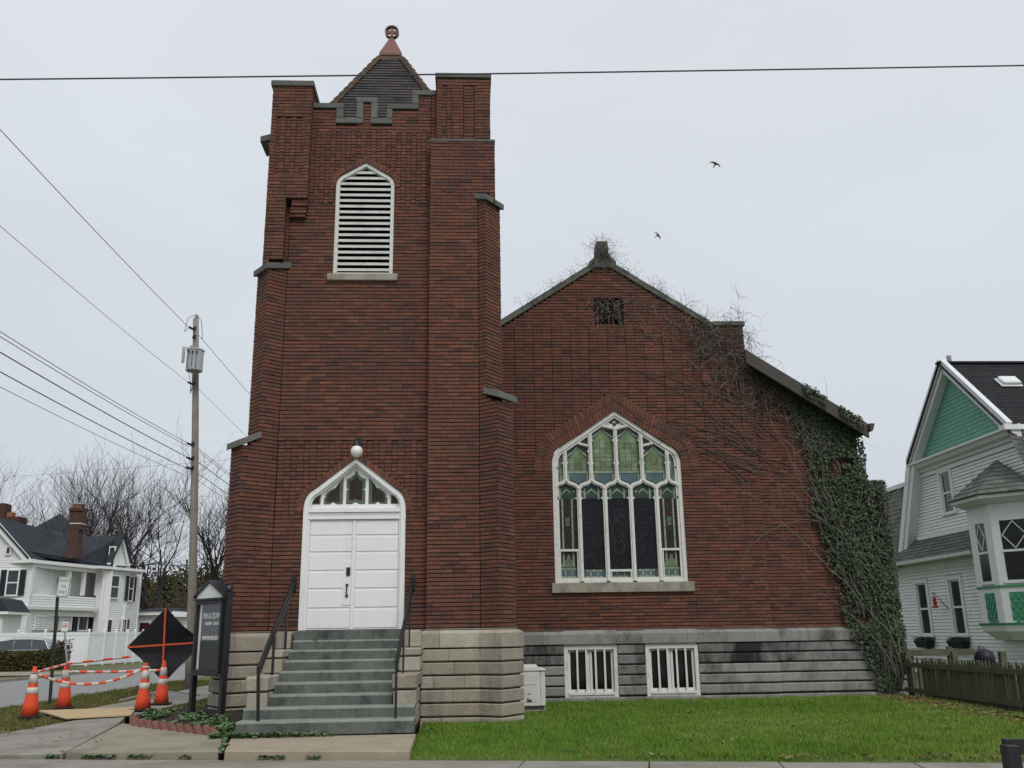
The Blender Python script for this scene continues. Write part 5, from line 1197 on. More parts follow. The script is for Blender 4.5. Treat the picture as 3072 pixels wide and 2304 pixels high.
# ---- utility pole, transformer, wires
mat('pole_wood', (.27, .24, .205), .92, .2, 4, .4, 30, dirt=((.13, .11, .09), .6, 3, (3, 3, .12), .48, .68)); mat('transformer', (.40, .42, .43), .55, .08, 6); mat('ceramic', (.42, .40, .38), .4, .1, 20); mat('wire', (.075, .077, .08), .7, .1, 10)
pb, pt = Vector((-8.05, 28.4, -.1)), Vector((-8.72, 28.4, 11.35))
up_ = empty('utility_pole', pb); tag(up_, 'weathered wooden utility pole carrying a grey transformer', 'utility pole')
m_ = MB(); N_ = 9; m_.tube([pb.lerp(pt, i / N_) + Vector((.05 * sin(pi * i / N_), 0, 0)) for i in range(N_ + 1)], [.135 - .045 * i / N_ for i in range(N_ + 1)], 14); part(m_, 'pole', 'pole_wood', up_, smooth=True)
xf = at(590, 1086, 28.1); r_ = .255
m_ = MB(); m_.lathe([(r_ * .97, xf.z - .36), (r_, xf.z - .34), (r_, xf.z + .29), (r_ + .02, xf.z + .295), (r_ + .02, xf.z + .325), (r_ * .9, xf.z + .35), (.05, xf.z + .37)], xf.x, xf.y - .2, 22); tf_ = part(m_, 'transformer_tank', 'transformer', up_, smooth=False)
for dx in (-.12, 0, .12):
    m_ = MB(); m_.tube([(xf.x + dx, xf.y - .2 - r_ * .95, xf.z + .20), (xf.x + dx, xf.y - .2 - r_ - .06, xf.z + .20)], .03, 8); part(m_, 'bushing', 'black_metal', up_)
    m_ = MB(); m_.tube([(xf.x + dx, xf.y - .2 - r_ - .05, xf.z + .18), (xf.x + dx * 1.1, xf.y - .2 - r_ - .06, xf.z - .2), (xf.x + dx * .4 - .05, xf.y - .1, xf.z - .75), (xf.x - .15, xf.y + .1, xf.z - 1.0)], .009, 5); part(m_, 'lead_wire', 'wire', up_)
m_ = MB(); m_.lathe([(.06, xf.z + .36), (.06, xf.z + .38), (.04, xf.z + .40), (.06, xf.z + .42), (.04, xf.z + .44), (.055, xf.z + .46), (.02, xf.z + .50)], xf.x - .13, xf.y - .2, 10); part(m_, 'insulator', 'ceramic', up_)
m_ = MB(); m_.lathe([(.035, xf.z - .05), (.05, xf.z - .03), (.05, xf.z + .42), (.03, xf.z + .45)], xf.x - .40, xf.y - .1, 10); m_.bar((xf.x - .46, xf.y - .1, xf.z + .46), (xf.x - .1, xf.y + .05, xf.z + .46), .03); part(m_, 'lightning_arrester', 'transformer', up_)
m_ = MB(); m_.lathe([(.03, pt.z), (.07, pt.z + .05), (.035, pt.z + .08), (.06, pt.z + .12), (.03, pt.z + .17)], pt.x + .02, pt.y, 10); part(m_, 'insulator', 'ceramic', up_)
for (z, s) in ((10.98, 1), (10.70, -1), (9.15, 1), (7.2, 1), (6.75, 1), (6.45, 1)):
    m_ = MB(); xx = pb.x + (pt.x - pb.x) * (z / 11.4); m_.bar((xx - .12, pt.y - .3 * s, z), (xx, pt.y, z - .02), .05); m_.bar((xx - .05, pt.y - .16, z - .05), (xx + .05, pt.y - .16, z + .06), .06); part(m_, 'bracket', 'black_metal', up_)
m_ = MB(); m_.tube([(pt.x - .02, pt.y, pt.z + .15), (pt.x - .22, pt.y - .1, pt.z + .0), (pt.x - .26, pt.y - .2, pt.z - .5), (pt.x - .1, pt.y - .3, 10.95)], .01, 5); m_.tube([(pt.x + .02, pt.y, pt.z + .15), (pt.x + .16, pt.y + .1, pt.z - .05), (pt.x + .2, pt.y + .2, 10.75)], .01, 5); part(m_, 'jumper_wire', 'wire', up_)
def wire(label, a, b, s, rad, n=24):
    m_ = MB(); m_.tube(sag(a, b, s, n), rad, 5); o = m_.build('overhead_wire', 'wire'); tag(o, label, 'wire', 'overhead wires'); return o
PX = lambda z: pb.x + (pt.x - pb.x) * (z / 11.4)
for (z, s, rad, nm) in ((10.95, .25, .009, 'topmost overhead wire running from the left edge over the transformer pole'), (9.15, .3, .006, 'thin overhead wire fixed just below the transformer'), (7.22, .35, .008, 'upper of the close pair of wires half way down the pole'), (7.13, .35, .008, 'lower of the close pair of wires half way down the pole'), (6.78, .3, .012, 'thick twisted cable at the lower fixings of the pole'), (6.42, .3, .011, 'thick cable just under the twisted one on the pole'), (6.2, .35, .006, 'lowest thin wire reaching the utility pole')):
    dx = -.12
    wire(nm + ', street side', (PX(z) + dx, -8, z + .25), (PX(z) + dx, 28.3, z), s * 1.3, rad)
    wire(nm + ', behind the pole', (PX(z) + dx * .2, 28.5, z), (PX(z) + .4, 66, z - .1), s, rad)
wire('long overhead wire crossing the whole sky before the church tower', (-30, 10, 7.45), (34, 10, 9.62), .34, .0105, 40)
wire('faint thin wire crossing behind the utility pole above the trees', at(-300, 1450, 60), at(760, 1372, 48), .1, .007)
# ================================================================== BACKGROUND AT THE LEFT
HP = lambda x, y, Y: at(x / 2.766, 1300 + y / 2.766, Y)
mat('white_siding', (.72, .73, .72), .6, .04, 3); mat('siding_grey', (.60, .61, .59), .7, .05, 3); mat('roof_dark', (.030, .034, .042), .92, .2, 2, .3, 20); mat('trim_white', (.76, .77, .76), .55, .03, 3)
mat('shutter', (.018, .022, .035), .6, .1, 4); mat('pane_dark', (.030, .034, .036), .12, .4, 2, spec=.6); mat('chimney_brick', (.075, .040, .032), .9, .3, 5, .4, 20); mat('clay_pot', (.30, .12, .06), .8, .1, 5); mat('curtain', (.42, .42, .40), .8, .1, 2)
mat('vinyl_white', (.74, .76, .77), .45, .04, 1.2, dirt=((.58, .60, .60), .4, .5, (1, 1, 1), .5, .7))
def clap(mb, P0, P1, z0, z1, ex=.16, t=.026, gaps=()):
    """clapboards: tilted boards from P0 to P1 (plan), outward normal to the right of travel; gaps in (u0, u1, z0, z1)"""
    P0, P1 = Vector((*P0, 0)), Vector((*P1, 0)); d = P1 - P0; Ln = d.length; d /= Ln; n = Vector((d.y, -d.x, 0)); z = z0
    while z < z1 - .01:
        e_ = min(z + ex, z1); iv = [(0, Ln)]
        for (a, b, c, f) in gaps:
            if f > z + .01 and c < e_ - .01: iv = [q for (s, k_) in iv for q in ((s, min(k_, a)), (max(s, b), k_)) if q[1] - q[0] > .01]
        for (s, k_) in iv:
            p = lambda u, zz, o_: P0 + d * u + n * o_ + Vector((0, 0, zz))
            mb.poly([p(s, z, t * 1.6), p(k_, z, t * 1.6), p(k_, e_, .002), p(s, e_, .002), p(s, z, 0), p(k_, z, 0)], [(0, 1, 2, 3), (4, 5, 1, 0)])
        z += ex
hs = empty('white_house', HP(500, 1640, 70)); hs.location.z = 0; tag(hs, 'white clapboard two storey house with dark roof and brick chimney across the street', 'house')
YH = 66.
YB = lambda x: YH if x <= 240 else YH + (x - 240) * .0125          # the porch side of the house recedes to the right
def fr_(x0, x1, off):
    A, B = HP(x0, 1400, YB(x0) + off), HP(x1, 1400, YB(x1) + off); d = (B - A); d.z = 0; l = d.length; d /= l; return A, B, d, Vector((-d.y, d.x, 0)), l
def hzz(x, y, off): return HP(x, y, YB(x) + off).z
def hbox(x0, y0, x1, y1, Y, dep, nm, mt, **k):
    off = Y - YH; A, B, d, n, l = fr_(x0, x1, off); z1, z0 = hzz(x0, y0, off), hzz(x0, y1, off); m_ = MB(); q = lambda P, z, s: (P.x + n.x * s, P.y + n.y * s, z)
    m_.hexa([q(A, z0, 0), q(B, z0, 0), q(B, z0, dep), q(A, z0, dep), q(A, z1, 0), q(B, z1, 0), q(B, z1, dep), q(A, z1, dep)]); return part(m_, nm, mt, hs, **k)
def hwall(x0, x1, ytop, Y, dep, nm='wall', ybot=1760, mt='white_siding', gaps=()):
    off = Y - YH; A, B, d, n, l = fr_(x0, x1, off); o = hbox(x0, ytop, x1, ybot, Y + .03, dep, nm, mt); m_ = MB(); clap(m_, (A.x + n.x * .02, A.y + n.y * .02), (B.x + n.x * .02, B.y + n.y * .02), -.1, hzz(x0, ytop, off), .17); part(m_, 'clapboards', mt, hs, fix=False); return o
def hwin(x0, y0, x1, y1, Y, sh=None, mid=True, mt='pane_dark'):
    off = Y - YH; A, B, d, n, l = fr_(x0, x1, off); za, zb2 = hzz(x0, y1, off), hzz(x0, y0, off); t = .09
    def bx(mb, u0, u1, n0, n1, z0, z1): c = A + d * ((u0 + u1) / 2) + n * ((n0 + n1) / 2); mb.obox((c.x, c.y, (z0 + z1) / 2), d, n, (0, 0, 1), (u1 - u0) / 2, (n1 - n0) / 2, (z1 - z0) / 2)
    m_ = MB(); bx(m_, -t, 0, -.07, .06, za - t, zb2 + t); bx(m_, l, l + t, -.07, .06, za - t, zb2 + t); bx(m_, .001, l - .001, -.07, .06, zb2, zb2 + t); bx(m_, .001, l - .001, -.09, .06, za - t, za); zm = (za + zb2) / 2
    if mid: bx(m_, .001, l - .001, -.05, .06, zm - .04, zm + .04)
    f_ = part(m_, 'window', 'trim_white', hs)
    for (c, e_) in (((za, zm - .041), (zm + .041, zb2)) if mid else ((za, zb2),)):
        g = MB(); bx(g, .002, l - .002, -.03, .03, c, e_); g.build('pane', mt, f_)
    for s in (sh or ()):
        w_ = l * .55; u = -t - .02 - w_ if s < 0 else l + t + .02; m_ = MB(); bx(m_, u, u + w_, -.06, .02, za - .05, zb2 + .05)
        for i in range(12): z_ = za + (zb2 - za) * (i + .5) / 12; bx(m_, u + .05, u + w_ - .05, -.075, -.061, z_ - .03, z_ + .03)
        part(m_, 'shutter', 'shutter', hs)
hwall(-330, 240, 1050, YH, 12); hwin(42, 1140, 128, 1340, YH - .06, (-1, 1)); hwin(12, 1540, 75, 1620, YH - .06, (-1, 1), False)
# left gable
m_ = MB(); a, b, c = HP(-330, 1050, YH + .02), HP(240, 1050, YH + .02), HP(-45, 735, YH + .02)
m_.prism([(a.x, a.z), (b.x, a.z), (c.x, c.z)], lambda u, v, d: (u, YH + .02 + d, v), 10); part(m_, 'gable_wall', 'white_siding', hs)
for (p, q) in ((HP(-345, 1055, YH), HP(-45, 722, YH)), (HP(-45, 722, YH), HP(250, 1062, YH))):
    m_ = MB(); m_.bar((p.x, YH - .25, p.z), (q.x, YH - .25, q.z), .10, .42, upv=(0, 0, 1)); part(m_, 'rake_board', 'trim_white', hs)
for (x0, x1, w0) in ((-45, -345, 1), (-45, 255, -1)):
    p, q = HP(x0, 708, YH), HP(x1, 1050, YH); m_ = MB()
    m_.hexa([(p.x, YH - .4, p.z), (q.x, YH - .4, q.z), (q.x, YH + 9, q.z), (p.x, YH + 9, p.z), (p.x, YH - .4, p.z + .15), (q.x, YH - .4, q.z + .15), (q.x, YH + 9, q.z + .15), (p.x, YH + 9, p.z + .15)]); part(m_, 'roof', 'roof_dark', hs)
hwin(2, 948, 30, 1000, YH - .03, None, False)
# main hipped roof with ridge, behind
def roofpoly(pts, nm='roof', mt='roof_dark'):
    m_ = MB(); vs_ = [HP(x, y, Y) for x, y, Y in pts]; n = len(vs_); m_.poly(vs_ + [v + Vector((0, .3, -.25)) for v in vs_], [tuple(range(n)), tuple(reversed(range(n, 2 * n)))] + [(i, (i + 1) % n, (i + 1) % n + n, i + n) for i in range(n)]); return part(m_, nm, mt, hs)
mr_ = roofpoly([(185, 968, 66.2), (600, 1035, 70.4), (700, 1055, 71.6), (890, 1092, 73.8), (720, 850, 78), (500, 664, 80), (285, 782, 78), (0, 700, 76), (-40, 800, 72)])
roofpoly([(500, 664, 80), (720, 850, 78), (900, 1090, 82), (900, 1090, 90), (500, 664, 90)])
roofpoly([(660, 1045, 71.4), (888, 1092, 74.2), (1000, 848, 76.4), (690, 856, 76.6)])
a, b, c = HP(888, 1090, 74.2), HP(1062, 1100, 76.8), HP(1002, 850, 75.9); bk = Vector((-.35, .3, 0))
m_ = MB(); m_.poly([a, b, c, a + bk, b + bk, c + bk], [(0, 1, 2), (5, 4, 3), (0, 3, 4, 1), (1, 4, 5, 2), (2, 5, 3, 0)]); part(m_, 'gable_wall', 'white_siding', hs)
for (p, q) in ((a, c), (c, b)):
    m_ = MB(); m_.bar(p + Vector((.2, -.25, 0)), q + Vector((.2, -.25, 0)), .22, .20, upv=(0, 0, 1)); part(m_, 'rake_board', 'trim_white', hs)
    m_ = MB(); m_.bar(p + Vector((.25, -.3, .17)), q + Vector((.25, -.3, .17)), .5, .12, upv=(0, 0, 1)); part(m_, 'roof', 'roof_dark', hs)
m_ = MB(); B2 = Vector((-6, 4, 0)); m_.poly([c, b, b + B2, c + B2], [(0, 1, 2, 3)]); part(m_, 'roof', 'roof_dark', hs)
gw = HP(935, 1035, 74.7); m_ = MB(); m_.box(gw.x - .25, gw.x + .25, gw.y - .25, gw.y + .2, gw.z - 1.0, gw.z + .9); part(m_, 'window', 'trim_white', hs); m_ = MB(); m_.box(gw.x - .17, gw.x + .17, gw.y - .28, gw.y - .251, gw.z - .9, gw.z + .8); part(m_, 'pane', 'pane_dark', hs)
# chimneys
def cbox(x0, y0, x1, y1, Y, dep, nm, mt): a, b = HP(x0, y0, Y), HP(x1, y1, Y); m_ = MB(); m_.box(a.x, b.x, Y, Y + dep, b.z, a.z); return part(m_, nm, mt, hs)
m_ = MB(); a, b = HP(545, 1035, 69.6), HP(640, 1035, 69.6); c, e_ = HP(590, 800, 69.6), HP(680, 800, 69.6); m_.hexa([(a.x, 69.6, a.z), (b.x, 69.6, a.z), (b.x, 70.5, a.z), (a.x, 70.5, a.z), (c.x - .3, 69.7, c.z), (e_.x - .3, 69.7, c.z), (e_.x - .3, 70.45, c.z), (c.x - .3, 70.45, c.z)]); part(m_, 'chimney', 'chimney_brick', hs)
cbox(580, 640, 672, 800, 69.75, .8, 'chimney', 'chimney_brick'); cbox(574, 615, 684, 642, 69.65, 1.0, 'chimney_cap', 'chimney_brick'); cbox(576, 744, 676, 751, 69.7, .9, 'chimney_band', 'siding_grey'); cbox(608, 590, 642, 616, 70, .5, 'chimney_pot', 'clay_pot'); cbox(645, 590, 672, 616, 70, .5, 'chimney_pot', 'clay_pot'); cbox(600, 574, 692, 588, 69.9, .8, 'pot_cover', 'galv')
cbox(15, 690, 150, 770, 80, 1.5, 'chimney', 'chimney_brick'); cbox(60, 655, 100, 690, 80.2, .6, 'chimney_pot', 'clay_pot'); cbox(-20, 580, 30, 700, 82, 1.2, 'chimney', 'chimney_brick')
# upper porch
hbox(215, 1045, 830, 1072, YH - .5, 3, 'cornice', 'trim_white'); hbox(235, 1072, 830, 1108, YH + .0, .4, 'porch_beam', 'trim_white'); hbox(800, 1098, 1190, 1120, YH - 1.3, 4, 'cornice', 'trim_white'); hbox(830, 1120, 1150, 1142, YH - .75, 1, 'frieze', 'trim_white')
hbox(245, 1085, 830, 1750, YH + 2.4, .2, 'porch_back_wall', 'white_siding'); hbox(440, 1165, 470, 1335, YH + 2.33, .06, 'porch_door', 'pane_dark'); hbox(480, 1200, 530, 1335, YH + 2.33, .06, 'porch_window', 'pane_dark')
for (x0, x1) in ((545, 570), (678, 695), (795, 812), (240, 256)): hbox(x0, 1100, x1, 1345, YH + .02, .25, 'porch_column', 'trim_white')
hbox(225, 1335, 815, 1432, YH + .03, 2.3, 'porch_parapet', 'white_siding'); A, B, d_, n_, l_ = fr_(225, 815, .02); m_ = MB(); clap(m_, (A.x, A.y), (B.x, B.y), hzz(225, 1432, .02), hzz(225, 1335, .02), .17); part(m_, 'clapboards', 'white_siding', hs, fix=False)
hbox(195, 1432, 815, 1458, YH - .55, 3, 'porch_roof_edge', 'siding_grey'); hbox(205, 1458, 815, 1512, YH + .0, .2, 'porch_beam', 'trim_white')
hwall(618, 815, 1450, YH + .6, 2); hwin(668, 1512, 735, 1632, YH + .48, (-1, 1), False)
for (x0, x1) in ((205, 305), (312, 480), (512, 612)):
    A, B, d_, n_, W_ = fr_(x0, x1, .2); zt2, zb3 = hzz(x0, 1515, .2), hzz(x0, 1632, .2); H_ = zt2 - zb3; m_ = MB(); P3 = lambda u, z: A + d_ * u + Vector((0, 0, z - A.z))
    for (u0, z0, u1, z1) in ((0, zt2, W_, zt2), (0, zb3, 0, zt2), (W_, zb3, W_, zt2)): m_.bar(P3(u0, z0), P3(u1, z1), .06)
    t = -H_
    while t < W_:
        for s in (0, 1):
            u0, u1 = max(0, t), min(W_, t + H_)
            if u1 - u0 > .1: m_.bar(P3(u0 if s else W_ - u0, zb3 + u0 - t), P3(u1 if s else W_ - u1, zb3 + u1 - t), .05, .05)
        t += .24
    part(m_, 'lattice', 'trim_white', hs)
# bay at the right corner
BZ = hzz(846, 1140, -.8)
Q0, Q1, Q2, Q3 = HP(812, 1400, YB(812) + .3), HP(846, 1400, YB(846) - .8), HP(1038, 1400, YB(1038) - .8), HP(1147, 1400, YB(1147) + .6)
for (p, q) in ((Q0, Q1), (Q1, Q2), (Q2, Q3)):
    d_ = (q - p); d_.z = 0; d_.normalize(); n_ = Vector((-d_.y, d_.x, 0)); m_ = MB(); g = lambda P, z, s: (P.x + n_.x * s, P.y + n_.y * s, z)
    m_.hexa([g(p, -.2, .02), g(q, -.2, .02), g(q, -.2, .6), g(p, -.2, .6), g(p, BZ, .02), g(q, BZ, .02), g(q, BZ, .6), g(p, BZ, .6)]); part(m_, 'wall', 'white_siding', hs)
    m_ = MB(); clap(m_, (p.x, p.y), (q.x, q.y), -.1, BZ, .17); part(m_, 'clapboards', 'white_siding', hs, fix=False)
    m_ = MB(); m_.box(q.x - .09, q.x + .09, q.y - .1, q.y + .1, -.1, BZ); part(m_, 'corner_board', 'trim_white', hs)
hwin(895, 1182, 968, 1362, YH - .95); hwin(870, 1548, 942, 1648, YH - .95, None, False)
_yb = YB; YB = lambda x: _yb(1038) - .8 + (x - 1038) / 109 * (_yb(1147) + .6 - _yb(1038) + .8)
hwin(1056, 1190, 1090, 1385, YH - .16, (-1, 1)); hwin(1030, 1548, 1062, 1648, YH - .16, (1,), False)
YB = _yb
# annex further back
an = empty('white_annex', HP(1300, 1640, 80)); an.location.z = 0; tag(an, 'low white outbuilding with grey roof right of the white house', 'outbuilding')
def abox(x0, y0, x1, y1, Y, dep, nm, mt): a, b = HP(x0, y0, Y), HP(x1, y1, Y); m_ = MB(); m_.box(a.x, b.x, Y, Y + dep, b.z, a.z); return part(m_, nm, mt, an)
abox(1110, 1500, 1545, 1700, 80, 6, 'wall', 'white_siding'); abox(1105, 1478, 1440, 1505, 79.5, 7, 'eave', 'trim_white'); abox(1430, 1500, 1545, 1522, 79.3, 7, 'eave', 'trim_white')
m_ = MB(); p, q = HP(1105, 1478, 79.5), HP(1440, 1440, 79.5); m_.hexa([(p.x, 79.4, p.z), (q.x, 79.4, p.z), (q.x, 87, p.z), (p.x, 87, p.z), (p.x + .5, 82, q.z), (q.x - .3, 82, q.z), (q.x - .3, 85, q.z), (p.x + .5, 85, q.z)]); part(m_, 'roof', 'roof_dark', an)
abox(1420, 1412, 1472, 1490, 84, 1, 'chimney', 'chimney_brick'); abox(1150, 1560, 1240, 1640, 79.94, .1, 'window_frame', 'trim_white'); mat('pane_wine', (.06, .012, .016), .3, .2, 3); abox(1160, 1572, 1232, 1640, 79.9, .1, 'window_pane', 'pane_wine')
# near left porch corner of another house
nbh = empty('porch_roof_house', HP(-60, 1640, 60)); nbh.location.z = 0; tag(nbh, 'corner of a dark porch roof at the far left edge', 'house')
m_ = MB(); p = [HP(-120, 1350, 60), HP(0, 1375, 60), HP(70, 1478, 60), HP(-120, 1478, 60)]; m_.poly([v for v in p] + [v + Vector((0, 3, 0)) for v in p], [(0, 1, 2, 3), (7, 6, 5, 4), (0, 4, 5, 1), (1, 5, 6, 2), (2, 6, 7, 3)]); part(m_, 'roof', 'roof_dark', nbh)
a, b = HP(-120, 1480, 60), HP(65, 1500, 60); m_ = MB(); m_.box(a.x, b.x, 60, 63, b.z, a.z); part(m_, 'fascia', 'trim_white', nbh); a, b = HP(-120, 1500, 60.3), HP(0, 1700, 60.3); m_ = MB(); m_.box(a.x, b.x, 60.3, 62.8, -.1, a.z); part(m_, 'wall', 'white_siding', nbh)
# ---- white vinyl fence
vf = empty('white_fence', at(258, 1990, 57)); vf.location.z = -.1; tag(vf, 'tall white vinyl privacy fence before the white house', 'fence')
fp = [at(-40, 1990, 55.5), at(45, 1990, 55.8), at(126, 1990, 56.2), at(258, 1990, 57), at(306, 1990, 58.6), at(340, 1990, 60), at(375, 1990, 61.5), at(398, 1990, 62.6), at(422, 1990, 63.8)]
for i, p in enumerate(fp):
    m_ = MB(); m_.box(p.x - .065, p.x + .065, p.y - .065, p.y + .065, -.2, 1.98); m_.poly([(p.x - .08, p.y - .08, 1.98), (p.x + .08, p.y - .08, 1.98), (p.x + .08, p.y + .08, 1.98), (p.x - .08, p.y + .08, 1.98), (p.x, p.y, 2.06)], [(0, 1, 2, 3), (0, 1, 4), (1, 2, 4), (2, 3, 4), (3, 0, 4)]); part(m_, 'post', 'vinyl_white', vf)
    if i:
        q = fp[i - 1]; m_ = MB(); m_.bar((q.x, q.y, .93), (p.x, p.y, .93), .02, 1.75, upv=(0, 0, 1)); part(m_, 'panel', 'vinyl_white', vf)
        for z in (.09, 1.78): m_ = MB(); m_.bar((q.x, q.y, z), (p.x, p.y, z), .055, .16, upv=(0, 0, 1)); part(m_, 'rail', 'vinyl_white', vf)
# ---- parked car behind the hedge
mat('car_paint', (.33, .34, .36), .3, .03, 5, metal=.6, spec=.5, coat=.6); mat('chrome', (.75, .75, .76), .15, 0, metal=1); mat('car_glass', (.03, .04, .045), .05, .2, 2, spec=.8)
cg = at(20, 1990, 52.5); cx0 = cg.x - 1.6
car = empty('parked_car', (cx0 + 2.2, 52.5, -.05)); tag(car, 'silver grey estate car parked behind the hedge', 'car')
cb_ = lambda u, v: (cx0 + u, v - .05)
side_prof = [(0, .35), (0, .80), (.75, .95), (1.45, 1.45), (1.9, 1.56), (2.9, 1.58), (3.9, 1.50), (4.45, 1.10), (4.55, .95), (4.55, .35)]
m_ = MB(); n = len(side_prof)
ins = lambda v: 0 if v <= 1.0 else .20 * (v - 1.0) / .55
m_.poly([(cx0 + u, 51.6 + ins(v), v - .05) for u, v in side_prof] + [(cx0 + u, 53.4 - ins(v), v - .05) for u, v in side_prof], [tuple(range(n)), tuple(reversed(range(n, 2 * n)))] + [(i, i + n, (i + 1) % n + n, (i + 1) % n) for i in range(n)]); part(m_, 'body', 'car_paint', car, bevel=.03)
for (w_) in ([(.98, 1.0), (1.52, 1.42), (2.18, 1.50), (2.18, 1.0)], [(2.24, 1.0), (2.24, 1.50), (3.05, 1.50), (3.15, 1.0)], [(3.22, 1.0), (3.14, 1.49), (3.78, 1.43), (4.05, 1.0)]):
    m_ = MB(); m_.prism(w_, lambda u, v, d: (cx0 + u, 51.588 + ins(v) + d, v - .05), .02); part(m_, 'window', 'car_glass', car)
m_ = MB(); m_.tube([(cx0 + u, 51.57 + ins(v), v - .05) for u, v in ((.9, .98), (1.5, 1.45), (2.2, 1.54), (3.1, 1.535), (3.8, 1.47), (4.12, .99))], .022, 6); m_.tube([(cx0 + .9, 51.57, .93), (cx0 + 4.1, 51.57, .93)], .02, 6); part(m_, 'chrome_trim', 'chrome', car)
m_ = MB(); m_.tube([(cx0 + 1.9, 51.95, 1.55), (cx0 + 2.2, 51.95, 1.59), (cx0 + 3.5, 51.95, 1.58), (cx0 + 3.9, 51.95, 1.50)], .025, 6); part(m_, 'roof_rail', 'chrome', car)
for u in (.85, 3.7):
    m_ = MB(); m_.tube([(cx0 + u, 51.55, .27), (cx0 + u, 51.8, .27)], .33, 18); wh = part(m_, 'wheel', 'rubber', car); m_ = MB(); m_.tube([(cx0 + u, 51.53, .27), (cx0 + u, 51.6, .27)], .21, 14); m_.build('rim', 'galv', wh)
m_ = MB(); m_.box(cx0 + 4.42, cx0 + 4.56, 51.63, 51.9, .85, 1.05); mat('tail_red', (.25, .01, .012), .3, 0); part(m_, 'tail_light', 'tail_red', car)
# ---- hedge
mat('hedge_leaf', (.06, .055, .03), .85, .2, 3, spec=.1, ramp=[(.030, .022, .014), (.055, .042, .022), (.065, .070, .025), (.09, .085, .035), (.07, .045, .03)])
hr = random.Random(31); hg = empty('hedge', gz(90, 2010, -.05)); tag(hg, 'brownish clipped hedge in front of the parked car', 'hedge')
m_ = MB(); h0, h1 = at(-120, 2000, 48), at(186, 2005, 50.5); lv = MB(); core = MB()
core.hexa([(h0.x, h0.y + .1, -.1), (h1.x - .15, h1.y + .1, -.1), (h1.x - .15, h1.y + 1, -.1), (h0.x, h0.y + 1, -.1), (h0.x, h0.y + .2, .75), (h1.x - .2, h1.y + .2, .95), (h1.x - .2, h1.y + .9, .95), (h0.x, h0.y + .9, .75)]); part(core, 'hedge_core', 'hedge_leaf', hg)
for _ in range(9000):
    t = hr.random(); x = h0.x + (h1.x - h0.x) * t; y = h0.y + (h1.y - h0.y) * t + hr.uniform(-.25, 1.0); top_ = .92 + .25 * max(0, t * 2 - 1.3) + .14 * nz(x, y, 1.6) + .35 * (t > .86) * (1 if hr.random() < .6 else .4)
    z = hr.uniform(-.05, top_); s = hr.uniform(.03, .075); u = Vector((hr.gauss(0, 1), hr.gauss(0, 1), hr.gauss(0, 1))).normalized(); v = u.orthogonal().normalized(); c = Vector((x + hr.gauss(0, .05), y - .1 * (1 - z), z)); lv.face([c - u * s, c + v * s * .6, c + u * s, c - v * s * .6], hr.random())
o = part(lv, 'hedge_leaves', 'hedge_leaf', hg, fix=False); o['kind'] = 'stuff'
# ---- bare trees
mat('bark', (.034, .026, .026), .95, .3, 3, .4, 20); mat('twig', (.060, .046, .046), .95, .2, 3)
def tree(label, base, H, spread, seed, lean=(0, 0), trunk_h=.28, r0=.32, levels=5, nsub=(5, 4, 4, 4, 3), group='bare trees behind the white house'):
    q = random.Random(seed); t_ = empty('bare_tree', base); tag(t_, label, 'tree', group); tk, cr_ = MB(), MB()
    def grow(p, d, ln, rad, lv):
        k_ = 5 if lv < 3 else 3; pts = [p]; rads = [rad]; cur = p; dd = d.copy()
        for i in range(k_):
            dd = (dd + Vector((q.gauss(0, .12), q.gauss(0, .12), q.gauss(.045, .07)))).normalized(); cur = cur + dd * ln / k_; pts.append(cur); rads.append(rad * (1 - (.55 if lv else .35) * (i + 1) / k_))
        (tk if lv == 0 else cr_).tube(pts, rads, 8 if lv == 0 else (5 if lv < 3 else 3), cap=False, m=0 if lv < 3 else 1)
        if lv >= levels: return
        n = nsub[min(lv, len(nsub) - 1)]
        for i in range(n):
            f = q.uniform(.35, 1.0) if lv else q.uniform(.62, 1.0); j = min(int(f * k_), k_ - 1); o_ = pts[j].lerp(pts[j + 1], f * k_ - j)
            ang = q.uniform(.28, .72) * spread * (1 if lv else .85); az_ = 2 * pi * (i + q.random() * .7) / n; ax_ = dd.orthogonal().normalized(); ax_.rotate(Matrix.Rotation(az_, 3, dd)); nd_ = dd.copy(); nd_.rotate(Matrix.Rotation(ang, 3, ax_)); nd_.z += .12
            grow(o_, nd_.normalized(), ln * q.uniform(.58, .88) * (1.5 if lv == 0 else 1), max(.011, rads[j] * q.uniform(.54, .75)), lv + 1)
    grow(Vector(base), Vector((lean[0], lean[1], 1)).normalized(), H * trunk_h, r0, 0)
    part(tk, 'trunk', 'bark', t_, fix=False, smooth=True); part(cr_, 'crown', ['bark', 'twig'], t_, fix=False); return t_
def tb(px, Y): p = at(px, 1990, Y); return (p.x, Y, -.2)
tree('tall spreading bare tree rising behind the chimney of the white house', tb(185, 88), 21, 1.0, 3, (.02, 0), .26, .42)
tree('bare tree left of the chimney with many upright boughs', tb(85, 90), 18, 1.05, 8, (-.06, 0), .24, .34)
tree('bare tree right of the chimney leaning outward', tb(275, 92), 18.5, 1.0, 12, (.12, 0), .25, .34)
tree('bare tree with a leaning dark trunk between house and utility pole', tb(515, 82), 13.5, 1.15, 17, (-.42, 0), .36, .34)
tree('bare tree directly behind the utility pole', tb(598, 82), 17.5, 1.1, 23, (.04, 0), .27, .40)
tree('bare tree cut by the left edge of the picture', tb(-60, 95), 23, 1.0, 37, (.05, 0), .25, .36)
